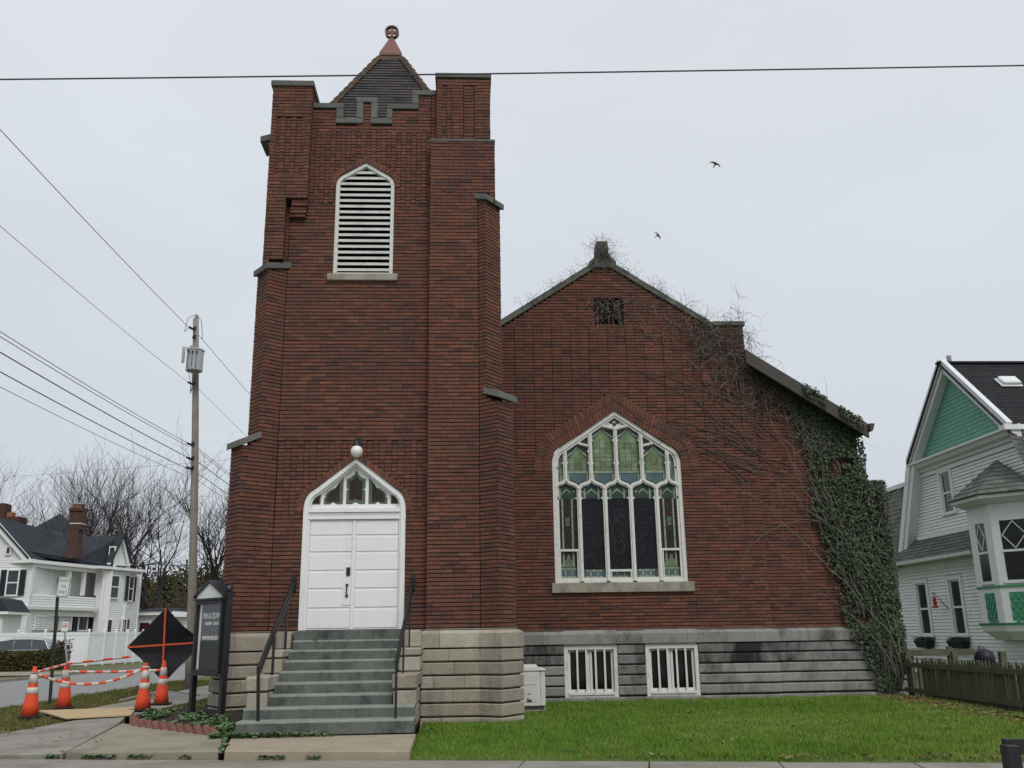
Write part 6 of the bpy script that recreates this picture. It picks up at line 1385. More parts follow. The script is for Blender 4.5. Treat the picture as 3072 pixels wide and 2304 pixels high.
# ---- wooded slope far behind
mat('slope_earth', (.045, .045, .028), .98, .35, .12, .0); mat('woods_leaf', (.05, .05, .025), .95, .25, .3, spec=.05, ramp=[(.028, .030, .016), (.045, .050, .022), (.065, .052, .030), (.035, .048, .018), (.075, .058, .040)])
sl_z = lambda x, y: -.5 + 9.5 * max(0, min(1, (y - 98) / 26)) * (.55 + .45 * max(0, min(1, (x + 75) / 45))) * (.95 + .15 * nz(x, y, .03)) + .8 * nz(x, y, .08)
sheet('hillside', 'slope_earth', -140, 40, 96, 170, sl_z, 3)
wr = random.Random(41); m_ = MB()
for _ in range(1500):
    x, y = wr.uniform(-70, -8), 97 + 40 * wr.random() ** 1.2; z = sl_z(x, y); hh = wr.uniform(1.2, 3.8); r_ = wr.random()
    for k_ in range(30):
        c = Vector((x + wr.gauss(0, .8), y + wr.gauss(0, .8), z + wr.uniform(0, hh))); s = wr.uniform(.10, .30); u = Vector((wr.gauss(0, 1), wr.gauss(0, 1), wr.gauss(0, 1))).normalized(); v = u.orthogonal().normalized(); m_.face([c - u * s, c + v * s * .6, c + u * s, c - v * s * .6], min(1, max(0, r_ + wr.uniform(-.2, .2))))
o = m_.build('distant_woods', 'woods_leaf', None, fix=False); tag(o, 'dull brown and green brush covering the slope behind the houses', 'woods', kind='stuff')
# ================================================================== NEIGHBOUR HOUSE AT THE RIGHT
mat('house_white', (.72, .73, .72), .65, .05, 2, dirt=((.42, .43, .42), .35, .8, (1, 1, 1), .5, .7)); mat('trim_white2', (.70, .71, .71), .55, .04, 2); mat('green_paint', (.065, .26, .14), .6, .06, 3); mat('green_shingle', (.085, .36, .23), .65, .06, 3, ramp=[(.16, .38, .27), (.185, .42, .30), (.17, .40, .285)])
mat('slate', (.115, .125, .11), .9, .2, 4, .3, 30, ramp=[(.085, .095, .085), (.12, .13, .115), (.15, .155, .135), (.105, .11, .10)], dirt=((.06, .085, .05), .4, 1.5, (1, 1, 1), .5, .7)); mat('roof_black', (.020, .019, .022), .92, .2, 3, .3, 25, ramp=[(.016, .016, .019), (.024, .022, .026), (.020, .018, .021)])
nh_ = empty('neighbour_house', (15, 27, 0)); tag(nh_, 'white clapboard house with green shingled gable and bay window beyond the picket fence', 'house')
XW, XU = 15.0, 15.3
def hp(mb, nm, mt, par=None, **k):
    if par: o = mb.build(nm, mt, par, **k); return o
    return part(mb, nm, mt, nh_, **k)
# lower wall (faces -x): clapboards run along y
def yclap(par, X, y0, y1, z0, z1, ex=.1016, gaps=()):
    z = z0
    while z < z1 - .01:                                   # every board a piece of its own
        e_ = min(z + ex, z1); iv = [(y0, y1)]
        for (a, b, c, d) in gaps:
            if d > z + .01 and c < e_ - .01: iv = [q for (s, k_) in iv for q in ((s, min(k_, a)), (max(s, b), k_)) if q[1] - q[0] > .01]
        for (s, k_) in iv:
            if e_ < .5: continue
            t = .029 + rng.uniform(-.003, .004); m_ = MB(); m_.poly([(X - t, k_, z), (X - t, s, z), (X - .002, s, e_), (X - .002, k_, e_), (X, k_, z), (X, s, z)], [(0, 1, 2, 3), (4, 5, 1, 0)]); m_.build('clapboard', 'house_white', par, fix=False).matrix_parent_inverse = Matrix()
        z += ex
w1, w2, w3 = (29.66, 30.60, 1.14, 2.92), (27.55, 28.46, 1.14, 2.92), (27.80, 28.68, 4.86, 6.28)
m_ = MB(); m_.box(XW + .02, XW + 8, 22.6, 33.5, -.3, .58); m_.box(XW + .06, XW + 8, 22.7, 33.4, .0, 3.9); yclap(hp(m_, 'wall', 'house_white'), XW, 22.6, 33.0, .0, 3.62, gaps=(w1, w2))
m_ = MB(); m_.box(XW - .03, XW + .02, 22.6, 33.0, .50, .585); hp(m_, 'skirt_board', 'trim_white2')
m_ = MB(); m_.box(XU + .06, XU + 7, 22.9, 31, 3.6, 6.6); yclap(hp(m_, 'wall', 'house_white'), XU, 23.6, 30.7, 4.26, 6.34, gaps=(w3,))
def swin(X, q, nm='window', sill_green=False, t=.14):
    y0, y1, z0, z1 = q; m_ = MB()
    m_.box(X - .05, X + .06, y0, y0 + t, z0, z1); m_.box(X - .05, X + .06, y1 - t, y1, z0, z1); m_.box(X - .055, X + .06, y0 + t, y1 - t, z1 - t, z1); m_.box(X - .075, X + .06, y0 - .03, y1 + .03, z0 - .06, z0)
    w_ = hp(m_, nm, 'trim_white2'); zm = (z0 + z1 - t) / 2; m_ = MB(); s = .05; a, b = y0 + t, y1 - t
    m_.box(X + .0, X + .05, a, a + s, z0, z1 - t); m_.box(X + .0, X + .05, b - s, b, z0, z1 - t); m_.box(X + .002, X + .05, a + s, b - s, z0, z0 + s); m_.box(X + .002, X + .05, a + s, b - s, z1 - t - s, z1 - t); m_.box(X - .005, X + .05, a + s, b - s, zm - .03, zm + .03); m_.build('sash', 'trim_white2', w_)
    for (c, d) in ((z0 + s, zm - .031), (zm + .031, z1 - t - s)): g = MB(); g.box(X + .02, X + .03, a + s, b - s, c, d); g.build('pane', 'pane_dark', w_)
    return w_
for q in (w1, w2): swin(XW, q)
swin(XU, w3)
for q in (w1, w2): m_ = MB(); m_.box(XW - .10, XW + .0, q[0] - .02, q[1] + .02, q[2] - .11, q[2] - .061); hp(m_, 'window_sill', 'green_paint')
# slated pent roof between the floors
def slates(P00, P10, P01, P11, rows, nm, mt, sz=.30, th=.02, single=False):
    """courses of slates on the quad P00-P10 (eave) to P01-P11 (top)"""
    P00, P10, P01, P11 = map(Vector, (P00, P10, P01, P11)); n = (P10 - P00).cross(P01 - P00).normalized(); m_ = MB(); sr = random.Random(9)
    if n.z < 0: n = -n
    if single: dk = MB(); dk.poly([v - n * k_ for k_ in (.004, .03) for v in (P00, P10, P11, P01)], [(0, 1, 2, 3), (7, 6, 5, 4), (0, 4, 5, 1), (1, 5, 6, 2), (2, 6, 7, 3), (3, 7, 4, 0)]); dk = hp(dk, nm, mt)
    for i in range(rows):
        a, b = i / rows, (i + 1) / rows + .02; l0, l1, u0, u1 = P00.lerp(P01, a), P10.lerp(P11, a), P00.lerp(P01, min(1, b)), P10.lerp(P11, min(1, b)); W_ = max(1, int((l1 - l0).length / sz)); of = .5 if i % 2 else 0
        xs = sorted({0, 1} | {(j + of) / W_ for j in range(W_) if 0 < (j + of) / W_ < 1})
        for p, q in zip(xs, xs[1:]):
            o_ = n * (th + sr.uniform(0, .006)); g = .004 / max(.1, (l1 - l0).length); c = [l0.lerp(l1, p + g), l0.lerp(l1, q - g), u0.lerp(u1, q - g), u0.lerp(u1, p + g)]
            m_.poly([c[0] + o_, c[1] + o_, c[2] + n * .003, c[3] + n * .003, c[0], c[1]], [(0, 1, 2, 3), (4, 5, 1, 0)], sr.random())
            if single: m_.build('slate', mt, dk, fix=False); m_ = MB()
    if single: return dk
    return hp(m_, nm, mt, fix=False)
slates((14.62, 33.2, 3.50), (14.62, 26.0, 3.50), (15.28, 33.2, 4.26), (15.28, 26.0, 4.26), 7, 'pent_roof', 'slate', .26, single=True)
m_ = MB(); m_.hexa([(14.62, 26.0, 3.43), (14.62, 33.2, 3.43), (15.3, 33.2, 3.43), (15.3, 26.0, 3.43), (14.625, 26.0, 3.495), (14.625, 33.2, 3.495), (15.3, 33.2, 4.24), (15.3, 26.0, 4.24)]); hp(m_, 'pent_soffit', 'house_white')
m_ = MB(); m_.prism([(14.50, 3.50), (14.52, 3.41), (14.60, 3.39), (14.62, 3.42), (14.62, 3.50)], lambda u, v, d: (u, 26.0 + d, v), 7.2); hp(m_, 'gutter', 'trim_white2')
m_ = MB(); m_.box(15.2, 15.36, 26.3, 30.4, 4.20, 4.33); hp(m_, 'base_board', 'trim_white2')
# upper gambrel: rakes, cornice, pediment
AP, GY0, GY1, ZK, ZA = 26.95, 24.05, 29.85, 6.72, 9.40
XG = 15.0
def rake(p, q, wd, dep, nm='rake_board', x0=14.95):
    m_ = MB(); m_.bar((x0 + dep / 2, p[0], p[1]), (x0 + dep / 2, q[0], q[1]), dep, wd, upv=(0, 0, 1)); return hp(m_, nm, 'trim_white2')
for s, Ye in ((1, GY1), (-1, GY0)):
    rake((Ye + s * .06, ZK + .04), (AP, ZA + .07), .24 if s > 0 else .16, .16, x0=14.93); rake((Ye - s * .22, ZK + .02), (AP, ZA - .22), .12, .34, x0=14.99)
    if s < 0: continue
    yl = Ye + s * 1.40
    rake((yl, 3.85), (Ye, ZK + .02), .26, .16); rake((yl - s * .27, 3.85), (Ye - s * .25, ZK), .22, .36, 'rake_soffit', 14.99)
m_ = MB(); m_.prism([(GY0 + .1, ZK), (GY1 - .1, ZK), (AP, ZA - .1)], lambda u, v, d: (XU - .02 + d, u, v), .3); hp(m_, 'pediment_wall', 'green_paint')
gs = MB(); sr = random.Random(6); rowh = .125; z = ZK + .02; k_ = 0
while z < ZA - .5:                                        # fish-scale shingles
    half = (GY1 - GY0) / 2 * (ZA - z) / (ZA - ZK) - .18; n = int(half * 2 / .13)
    for i in range(n + 1):
        y = AP - half + (i + (.5 if k_ % 2 else 0)) * .13
        if abs(y - AP) > half: continue
        r_ = sr.random(); P_ = [(y - .06, z + rowh * 1.5), (y - .06, z + .05), (y - .03, z), (y + .03, z), (y + .06, z + .05), (y + .06, z + rowh * 1.5)]
        gs.poly([(XU - .055 if j in (1, 2, 3, 4) else XU - .026, a, b) for j, (a, b) in enumerate(P_)] + [(XU - .022, a, b) for a, b in P_[1:5]], [(0, 1, 2, 3, 4, 5), (1, 6, 7, 2), (2, 7, 8, 3), (3, 8, 9, 4)], r_)
    z += rowh; k_ += 1
o = hp(gs, 'fish_scale_shingles', 'green_shingle', fix=False); o['kind'] = 'stuff'
m_ = MB(); m_.prism([(15.3, 6.36), (15.18, 6.36), (15.16, 6.46), (15.05, 6.50), (15.0, 6.60), (14.93, 6.64), (14.93, 6.70), (15.3, 6.78)], lambda u, v, d: (u, GY0 - .12 + d, v), GY1 - GY0 + .24); hp(m_, 'cornice', 'trim_white2')
m_ = MB(); m_.box(15.24, 15.32, GY0 + .2, GY1 - .05, 6.20, 6.36); hp(m_, 'frieze_board', 'trim_white2')
slates((14.85, GY0, ZK), (30, GY0, ZK), (14.85, AP, ZA), (30, AP, ZA), 26, 'main_roof', 'roof_black', .32, .012); m_ = MB(); m_.poly([(14.86, GY0, ZK - .02), (30, GY0, ZK - .02), (30, AP, ZA - .02), (14.86, AP, ZA - .02), (14.86, GY1, ZK - .02), (30, GY1, ZK - .02)], [(0, 1, 2, 3), (3, 2, 5, 4)]); hp(m_, 'roof_deck', 'roof_black')
slates((14.95, GY0 - 1.4, 3.85), (30, GY0 - 1.4, 3.85), (14.95, GY0, ZK - .1), (30, GY0, ZK - .1), 18, 'front_slope', 'slate', .28)
m_ = MB(); m_.box(14.8, 30, GY0 - .18, GY0 + .1, ZK - .12, ZK + .02); hp(m_, 'eave_moulding', 'trim_white2')
m_ = MB(); m_.bar((14.85, AP, ZA + .02), (30, AP, ZA + .02), .22, .06); hp(m_, 'ridge', 'roof_black')
m_ = MB(); m_.tube([(15.35, AP + .15, 9.2), (15.35, AP + .15, 9.70)], .07, 10); hp(m_, 'vent_pipe', 'galv')
v0 = Vector((16.4, 25.9, 8.46)); m_ = MB(); rn = Vector((0, -(ZA - ZK), AP - GY0)).normalized(); ru = Vector((0, AP - GY0, ZA - ZK)).normalized(); m_.obox(v0 + rn * .09, (1, 0, 0), ru, rn, .28, .2, .07); m_.obox(v0 + rn * .03, (1, 0, 0), ru, rn, .33, .25, .02); hp(m_, 'roof_vent', 'trim_white2', bevel=.03)
# rear wing with steep slate roof
slates((14.85, 36.5, 3.50), (14.85, 30.95, 3.50), (16.0, 36.5, 6.35), (16.0, 30.3, 6.35), 17, 'rear_slope', 'slate', .28); m_ = MB(); m_.box(15.9, 20, 30.2, 36.5, 6.33, 6.48); hp(m_, 'rear_cornice', 'trim_white2'); m_ = MB(); m_.hexa([(14.9, 31.2, 3.4), (14.9, 36.5, 3.4), (20, 36.5, 3.4), (20, 31.2, 3.4), (16.02, 30.6, 6.33), (16.02, 36.5, 6.33), (20, 36.5, 6.33), (20, 30.6, 6.33)]); hp(m_, 'rear_block', 'slate')
# bay
bay = [(15.05, 26.3), (14.3, 25.52), (14.3, 24.40), (15.05, 23.62)]
def bface(i, z0, z1, nm, mt, off=0, g0=0, g1=0, th=.05):
    p, q = Vector(bay[i]), Vector(bay[i + 1]); d = (q - p).normalized(); n = Vector((d.y, -d.x)); n = -n if n.x > 0 else n; a, b = p + d * g0, q - d * g1; m_ = MB()
    m_.poly([(a.x + n.x * off, a.y + n.y * off, z0), (b.x + n.x * off, b.y + n.y * off, z0), (b.x + n.x * off, b.y + n.y * off, z1), (a.x + n.x * off, a.y + n.y * off, z1)] + [(c.x + n.x * (off - th), c.y + n.y * (off - th), zz_) for c, zz_ in ((a, z0), (b, z0), (b, z1), (a, z1))], [(0, 1, 2, 3), (7, 6, 5, 4), (0, 4, 5, 1), (1, 5, 6, 2), (2, 6, 7, 3), (3, 7, 4, 0)]); return hp(m_, nm, mt)
for i in range(3):
    Lb = (Vector(bay[i + 1]) - Vector(bay[i])).length
    bface(i, 1.46, 4.62, 'bay_wall', 'trim_white2'); gl = .34 if i == 1 else .22
    for (z0, z1) in ((2.56, 3.30), (3.36, 4.14)): bface(i, z0, z1, 'bay_pane', 'pane_dark', .006, gl, gl, .01)
    bface(i, 3.30, 3.36, 'meeting_rail', 'trim_white2', .02, gl - .03, gl - .03, .03); bface(i, 2.38, 2.44, 'green_band', 'green_paint', .03, 0, 0, .04); bface(i, 2.48, 2.56, 'bay_sill', 'trim_white2', .04, gl - .08, gl - .08, .05)
    bface(i, 1.51, 2.25, 'green_panel', 'green_paint', .004, gl - .02, gl - .02, .01)
    p, q = Vector(bay[i]), Vector(bay[i + 1]); d = (q - p).normalized(); n = Vector((d.y, -d.x)); n = -n if n.x > 0 else n; D3, N3 = Vector((d.x, d.y, 0)), Vector((n.x, n.y, 0)); gs = MB(); rows = 6; cols = max(3, int((Lb - 2 * gl) / .13))
    for r_ in range(rows):
        for c_ in range(cols):
            u = gl + (Lb - 2 * gl) * (c_ + (.75 if r_ % 2 else .25)) / cols; z = 2.22 - r_ * .125
            if u > Lb - gl - .03: continue
            O_ = Vector((p.x, p.y, 0)) + D3 * u + N3 * .012; gs.poly([O_ + D3 * a + N3 * c + Vector((0, 0, z + b)) for a, b, c in ((-.055, 0, 0), (-.055, -.10, .012), (-.02, -.14, .014), (.02, -.14, .014), (.055, -.10, .012), (.055, 0, 0))], [(0, 1, 2, 3, 4, 5)], .5)
    hp(gs, 'panel_scales', 'green_paint', fix=False)
    # diamond leaded bars in the upper sash
    gs = MB(); uc, zc2, ru_, rz2 = Lb / 2, 3.75, (Lb - 2 * gl) / 2 - .03, .36; P4 = [(uc, zc2 + rz2), (uc + ru_, zc2), (uc, zc2 - rz2), (uc - ru_, zc2)]
    for a, b in zip(P4, P4[1:] + P4[:1]): gs.bar(Vector((p.x, p.y, 0)) + D3 * a[0] + N3 * .014 + Vector((0, 0, a[1])), Vector((p.x, p.y, 0)) + D3 * b[0] + N3 * .014 + Vector((0, 0, b[1])), .025, .02)
    hp(gs, 'diamond_bars', 'trim_white2')
def bring(z0, z1, o0, o1, nm, mt):
    c = Vector((15.05, 24.96)); f = lambda p, o: (p[0] + (p[0] - 15.3) / max(.01, abs(p[0] - 15.3)) * o * (1 if p[0] < 15 else .2), p[1] + (o if p[1] > c.y else -o) * (.6 if p[0] < 15 else 1)); m_ = MB(); lo = [(*f(p, o0), z0) for p in bay]; hi = [(*f(p, o1), z1) for p in bay]; m_.poly(lo + hi, [(3, 2, 1, 0), (4, 5, 6, 7), (0, 1, 5, 4), (1, 2, 6, 5), (2, 3, 7, 6), (3, 0, 4, 7)]); return hp(m_, nm, mt)
bring(1.40, 1.46, .07, .09, 'green_ledge', 'green_paint'); bring(1.24, 1.40, .0, .05, 'bay_base', 'trim_white2'); bring(1.02, 1.24, -.25, -.02, 'bay_bracket', 'house_white'); bring(4.62, 4.74, .08, .30, 'bay_cornice', 'trim_white2'); bring(4.74, 4.84, .32, .34, 'bay_eave', 'trim_white2')
bp = [(14.95 + .1, 26.75, 4.85), (13.92, 25.75, 4.85), (13.92, 24.18, 4.85), (15.05, 23.1, 4.85)]; apx = (15.1, 24.97, 5.95)
for i in range(3): slates(bp[i], bp[i + 1], Vector(bp[i]).lerp(Vector(apx), .985), Vector(bp[i + 1]).lerp(Vector(apx), .985), 8, 'bay_roof', 'slate', .24, single=True)
# window boxes, hummingbird feeder, covered grill
mat('planter', (.012, .014, .025), .5, .1, 10); mat('feeder_red', (.42, .015, .02), .25, .05, 10, spec=.6)
for (q, lb) in ((w1, 'dark trapezoid flower box under the left ground floor window of the neighbour house'), (w2, 'dark trapezoid flower box under the right ground floor window beside the bay')):
    fb = empty('flower_box', (XW - .2, (q[0] + q[1]) / 2, .74)); tag(fb, lb, 'flower box', 'flower boxes'); c = (q[0] + q[1]) / 2; m_ = MB()
    m_.hexa([(XW - .24, c - .36, .74), (XW - .24, c + .36, .74), (XW - .04, c + .36, .74), (XW - .04, c - .36, .74), (XW - .30, c - .48, .97), (XW - .30, c + .48, .97), (XW - .04, c + .48, .97), (XW - .04, c - .48, .97)]); part(m_, 'planter', 'planter', fb, bevel=.01)
    m_ = MB(); m_.box(XW - .04, XW - .0, c - .1, c + .1, .60, .74); part(m_, 'bracket', 'pole_wood', fb)
    m_ = MB(); fr_ = random.Random(int(c * 10))
    for _ in range(160): p = Vector((XW - .17 + fr_.gauss(0, .06), c + fr_.uniform(-.46, .46), .96)); m_.tube([p, p + Vector((fr_.gauss(0, .05), fr_.gauss(0, .06), fr_.uniform(.03, .14)))], .006, 3, cap=False)
    o = part(m_, 'dry_stems', 'twig', fb, fix=False); o['kind'] = 'stuff'
fd = empty('bird_feeder', (14.75, 28.8, 2.0)); tag(fd, 'red hummingbird feeder hanging from a bracket between the windows', 'bird feeder')
m_ = MB(); m_.lathe([(.075, 1.96), (.10, 1.975), (.10, 2.0), (.05, 2.02), (.055, 2.06), (.06, 2.25), (.05, 2.28), (.02, 2.30)], 14.72, 28.85, 14); part(m_, 'bottle', 'feeder_red', fd, smooth=True)
m_ = MB(); m_.tube([(14.99, 28.42, 1.85), (14.85, 28.6, 2.1), (14.72, 28.82, 2.42), (14.70, 28.88, 2.44), (14.72, 28.85, 2.30)], .012, 6); part(m_, 'bracket', 'black_metal', fd)
gx, gy = 11.0, 19.75; mat('cover_black', (.012, .013, .022), .5, .2, 6, .3, 10)
gl_ = empty('covered_grill', (gx, gy, 0)); tag(gl_, 'dark covered garden grill behind the picket fence', 'grill')
m_ = MB(); m_.lathe([(.15, .55), (.20, .60), (.21, .74), (.18, .85), (.09, .90), (.02, .91)], gx, gy, 16); part(m_, 'kettle', 'cover_black', gl_, smooth=True)
for a in (.5, 2.6, 4.7): m_ = MB(); m_.tube([(gx + .16 * cos(a), gy + .16 * sin(a), .60), (gx + .3 * cos(a), gy + .3 * sin(a), -.05)], .018, 6); part(m_, 'leg', 'black_metal', gl_)
m_ = MB(); m_.tube([(gx - .17, gy + .0, .84), (gx - .22, gy, .98), (gx - .14, gy, 1.04), (gx - .05, gy, .98), (gx - .03, gy, .88)], .012, 6); part(m_, 'handle', 'galv', gl_)
# ---- picket fence on the boundary
mat('picket_wood', (.105, .098, .068), .95, .25, 5, .5, 40, ramp=[(.085, .082, .055), (.11, .10, .07), (.095, .10, .06), (.125, .115, .085)], dirt=[((.055, .075, .035), .7, 1.8, (1, 1, .6), .46, .66)])
pf = empty('picket_fence', (9.55, 16, 0)); tag(pf, 'weathered mossy wooden picket fence right of the lawn', 'fence')
fr_ = random.Random(77); y = 20.42; k_ = 0; fx = lambda y: 9.56 + .012 * sin(y * 1.3)
while y > 10.2:
    if not (19.95 < y < 20.15 or 19.72 < y < 19.80):
        h_ = .75 + fr_.uniform(-.03, .025) - .00 * k_; X = fx(y) + .02; t = fr_.uniform(-.02, .02); w_ = .042; m_ = MB(); z0 = -.10 + fr_.uniform(0, .05)
        m_.prism([(y - w_, z0), (y + w_, z0), (y + w_ + t, h_ - .09), (y + t * 1.1 + .012, h_), (y + t * 1.1 - .012, h_), (y - w_ + t, h_ - .09)], lambda u, v, d: (X + d, u, v), .02, fr_.random()); part(m_, 'picket', 'picket_wood', pf)
    y -= .102 + fr_.uniform(-.006, .01); k_ += 1
for z in (.60, .08): m_ = MB(); m_.bar((fx(20) - .03, 20.45, z), (fx(12) - .03, 10.2, z), .045, .10, upv=(0, 0, 1)); part(m_, 'rail', 'picket_wood', pf)
for yy, h_ in ((20.46, .86), (18.42, .90), (16.75, .93), (14.6, .9), (12.4, .9)): m_ = MB(); m_.box(fx(yy) + .045, fx(yy) + .15, yy - .055, yy + .055, -.2, h_, fr_.random()); part(m_, 'post', 'picket_wood', pf)
gtf = empty('garden_gate', (10.5, 20.7, 0)); tag(gtf, 'wide top board and planks of a wooden gate behind the fence corner', 'gate')
m_ = MB(); m_.box(9.75, 11.6, 20.72, 20.76, .76, .90, .3); part(m_, 'top_board', 'picket_wood', gtf)
for x in (9.85, 10.75, 11.5): m_ = MB(); m_.box(x, x + .1, 20.77, 20.85, -.2, .95 if x > 10 else .88, .8); part(m_, 'post', 'picket_wood', gtf)
for i in range(6): m_ = MB(); m_.box(9.98 + i * .11, 10.06 + i * .11, 20.70, 20.719, -.1, .62 + .02 * (i % 2), fr_.random()); part(m_, 'plank', 'picket_wood', gtf)
# ---- black post and rail at the lower right corner
br_ = empty('black_barrier', (5.13, 9.0, -.14)); tag(br_, 'black timber post and rail cut by the lower right picture corner', 'barrier')
m_ = MB(); m_.box(5.075, 5.205, 8.95, 9.08, -.2, .285); part(m_, 'post', 'black_metal', br_, bevel=.008); m_ = MB(); m_.hexa([(5.14, 9.09, .19), (6.6, 9.09, .16), (6.6, 9.15, .16), (5.14, 9.15, .19), (5.14, 9.09, .33), (6.6, 9.09, .30), (6.6, 9.15, .30), (5.14, 9.15, .33)]); part(m_, 'rail', 'black_metal', br_, bevel=.006)
m_ = MB(); m_.box(6.4, 6.53, 8.95, 9.08, -.2, .285); part(m_, 'post', 'black_metal', br_, bevel=.008)

# street front of the neighbour house (only its edge could come into view)
for (x, z0, z1) in ((17.2, 1.1, 2.9), (19.8, 1.1, 2.9)):
    m_ = MB(); m_.box(x - .55, x + .55, 22.56, 22.75, z0 - .12, z1 + .14); w_ = hp(m_, 'window', 'trim_white2')
    for (a, b) in ((z0, (z0 + z1) / 2 - .03), ((z0 + z1) / 2 + .03, z1)): m_ = MB(); m_.box(x - .42, x + .42, 22.54, 22.57, a, b); m_.build('pane', 'pane_dark', w_)
m_ = MB(); clap(m_, (15.02, 22.62), (23, 22.62), .5, 3.62, .1016, .018); o = hp(m_, 'front_clapboards', 'house_white', fix=False); o['kind'] = 'stuff'
# ================================================================== AIR CONDITIONER, IVY, VINES, BIRDS
mat('ac_white', (.62, .63, .58), .6, .05, 6, dirt=((.36, .36, .32), .4, 3, (1, 1, .5), .5, .7)); mat('ac_dark', (.05, .05, .052), .6, .2, 20); mat('label_blue', (.10, .14, .28), .6, 0)
ac = empty('air_conditioner', (1.2, 18.9, -.02)); tag(ac, 'beige outdoor air conditioner unit between the tower pier and the nave wall', 'air conditioner')
x0, x1, y0, y1, z0, z1 = .72, 1.53, 18.6, 19.5, .02, .71
m_ = MB(); m_.box(x0, x1 - .10, y0, y1, z0, z1 - .05); part(m_, 'casing', 'ac_white', ac, bevel=.012); m_ = MB(); m_.box(x1 - .098, x1, y0 + .004, y1, z0, z1 - .05); part(m_, 'corner_panel', 'ac_white', ac, bevel=.015)
m_ = MB(); m_.box(x0 - .015, x1 + .015, y0 - .015, y1 + .015, z1 - .048, z1); part(m_, 'lid', 'ac_white', ac, bevel=.015)
for i in range(3): m_ = MB(); m_.box(x0 + .1, x1 - .12, y0 + .16 + i * .22, y0 + .30 + i * .22, z1 + .001, z1 + .04 + .012 * i); part(m_, 'fan_guard_bar', 'ac_white', ac, bevel=.01)
m_ = MB(); m_.box(x0 + .05, x1 - .15, y0 - .008, y0 - .001, z0 + .08, z1 - .10); part(m_, 'front_panel', 'ac_white', ac, bevel=.003)
m_ = MB(); m_.box(x0 + .05, x1 - .15, y0 - .016, y0 - .0085, .42, .445); part(m_, 'panel_ridge', 'ac_white', ac)
m_ = MB(); m_.box(1.17, 1.26, y0 - .012, y0 - .0085, .10, .165); part(m_, 'data_label', 'ac_dark', ac); m_ = MB(); m_.box(1.20, 1.225, y0 - .014, y0 - .0122, .145, .162); m_.box(1.235, 1.255, y0 - .014, y0 - .0122, .145, .162); part(m_, 'label_patch', 'letter_white', ac)
m_ = MB(); m_.box(1.175, 1.245, y0 - .012, y0 - .0085, .235, .25); m_.prism([(1.20, .262), (1.22, .262), (1.21, .278)], lambda u, v, d: (u, y0 - .012 + d, v), .0035); part(m_, 'maker_mark', 'label_blue', ac)
m_ = MB(); m_.box(x0 - .05, x1 + .06, y0 - .08, y1 + .1, -.2, -.045); part(m_, 'concrete_pad', 'concrete_grey', ac, bevel=.01); m_ = MB(); m_.box(x0 + .03, x1 - .03, y0 + .03, y1 - .03, -.045, z0 + .01); part(m_, 'foot', 'ac_dark', ac)
# ---- ivy: outline on the wall plane in (x, z), taken over the aisle corner
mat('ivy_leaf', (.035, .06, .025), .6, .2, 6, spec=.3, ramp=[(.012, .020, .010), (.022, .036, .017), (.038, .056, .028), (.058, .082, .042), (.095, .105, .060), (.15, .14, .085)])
mat('vine_stem', (.19, .165, .14), .95, .2, 8, .3, 40); mat('vine_grey', (.115, .098, .085), .95, .25, 8, .3, 40)
iv = empty('ivy', (9.0, 20.8, -.1)); tag(iv, 'dark green ivy climbing the right corner of the nave wall', 'ivy')
I4 = lambda x, y, Y=20.85: (lambda p: (p.x, p.z))(at(2200 + x / 1.565, 1100 + y / 1.565, Y))
left_edge = [I4(*p) for p in ((215, 120), (262, 200), (300, 290), (345, 400), (372, 520), (362, 680), (405, 780), (432, 890), (488, 985), (522, 1060), (505, 1150), (545, 1230), (590, 1310), (640, 1400), (668, 1470), (690, 1520))]
right_edge = [I4(*p) for p in ((300, 130), (400, 215), (500, 285), (590, 330), (600, 400), (606, 520), (620, 545), (715, 570), (728, 680), (742, 800), (755, 950), (768, 1080), (785, 1230), (795, 1330), (790, 1430), (760, 1520))]
def at_z(edge, z):
    for a, b in zip(edge, edge[1:]):
        if a[1] >= z >= b[1]: return a[0] + (b[0] - a[0]) * (a[1] - z) / max(1e-6, a[1] - b[1])
    return None
vr = random.Random(8); lf = MB(); zt_, zb_2 = left_edge[0][1], left_edge[-1][1]
def leaf(mb, c, n, s, r_):
    n = (n + Vector((vr.gauss(0, .35), vr.gauss(0, .35), vr.gauss(.1, .35)))).normalized(); d = Vector((vr.gauss(0, .5), 0, -1)); d = (d - n * d.dot(n)).normalized(); sd = n.cross(d); k_ = s * vr.uniform(.8, 1.1)
    mb.poly([c - d * s * .5, c + sd * k_ * .55 - d * s * .15 - n * s * .12, c + sd * k_ * .32 + d * s * .12, c + d * s * .75 - n * s * .1, c - sd * k_ * .32 + d * s * .12, c - sd * k_ * .55 - d * s * .15 - n * s * .12, c + n * s * .08], [(0, 1, 6), (1, 2, 6), (2, 3, 6), (3, 4, 6), (4, 5, 6), (5, 0, 6)], r_)
cnt = 0
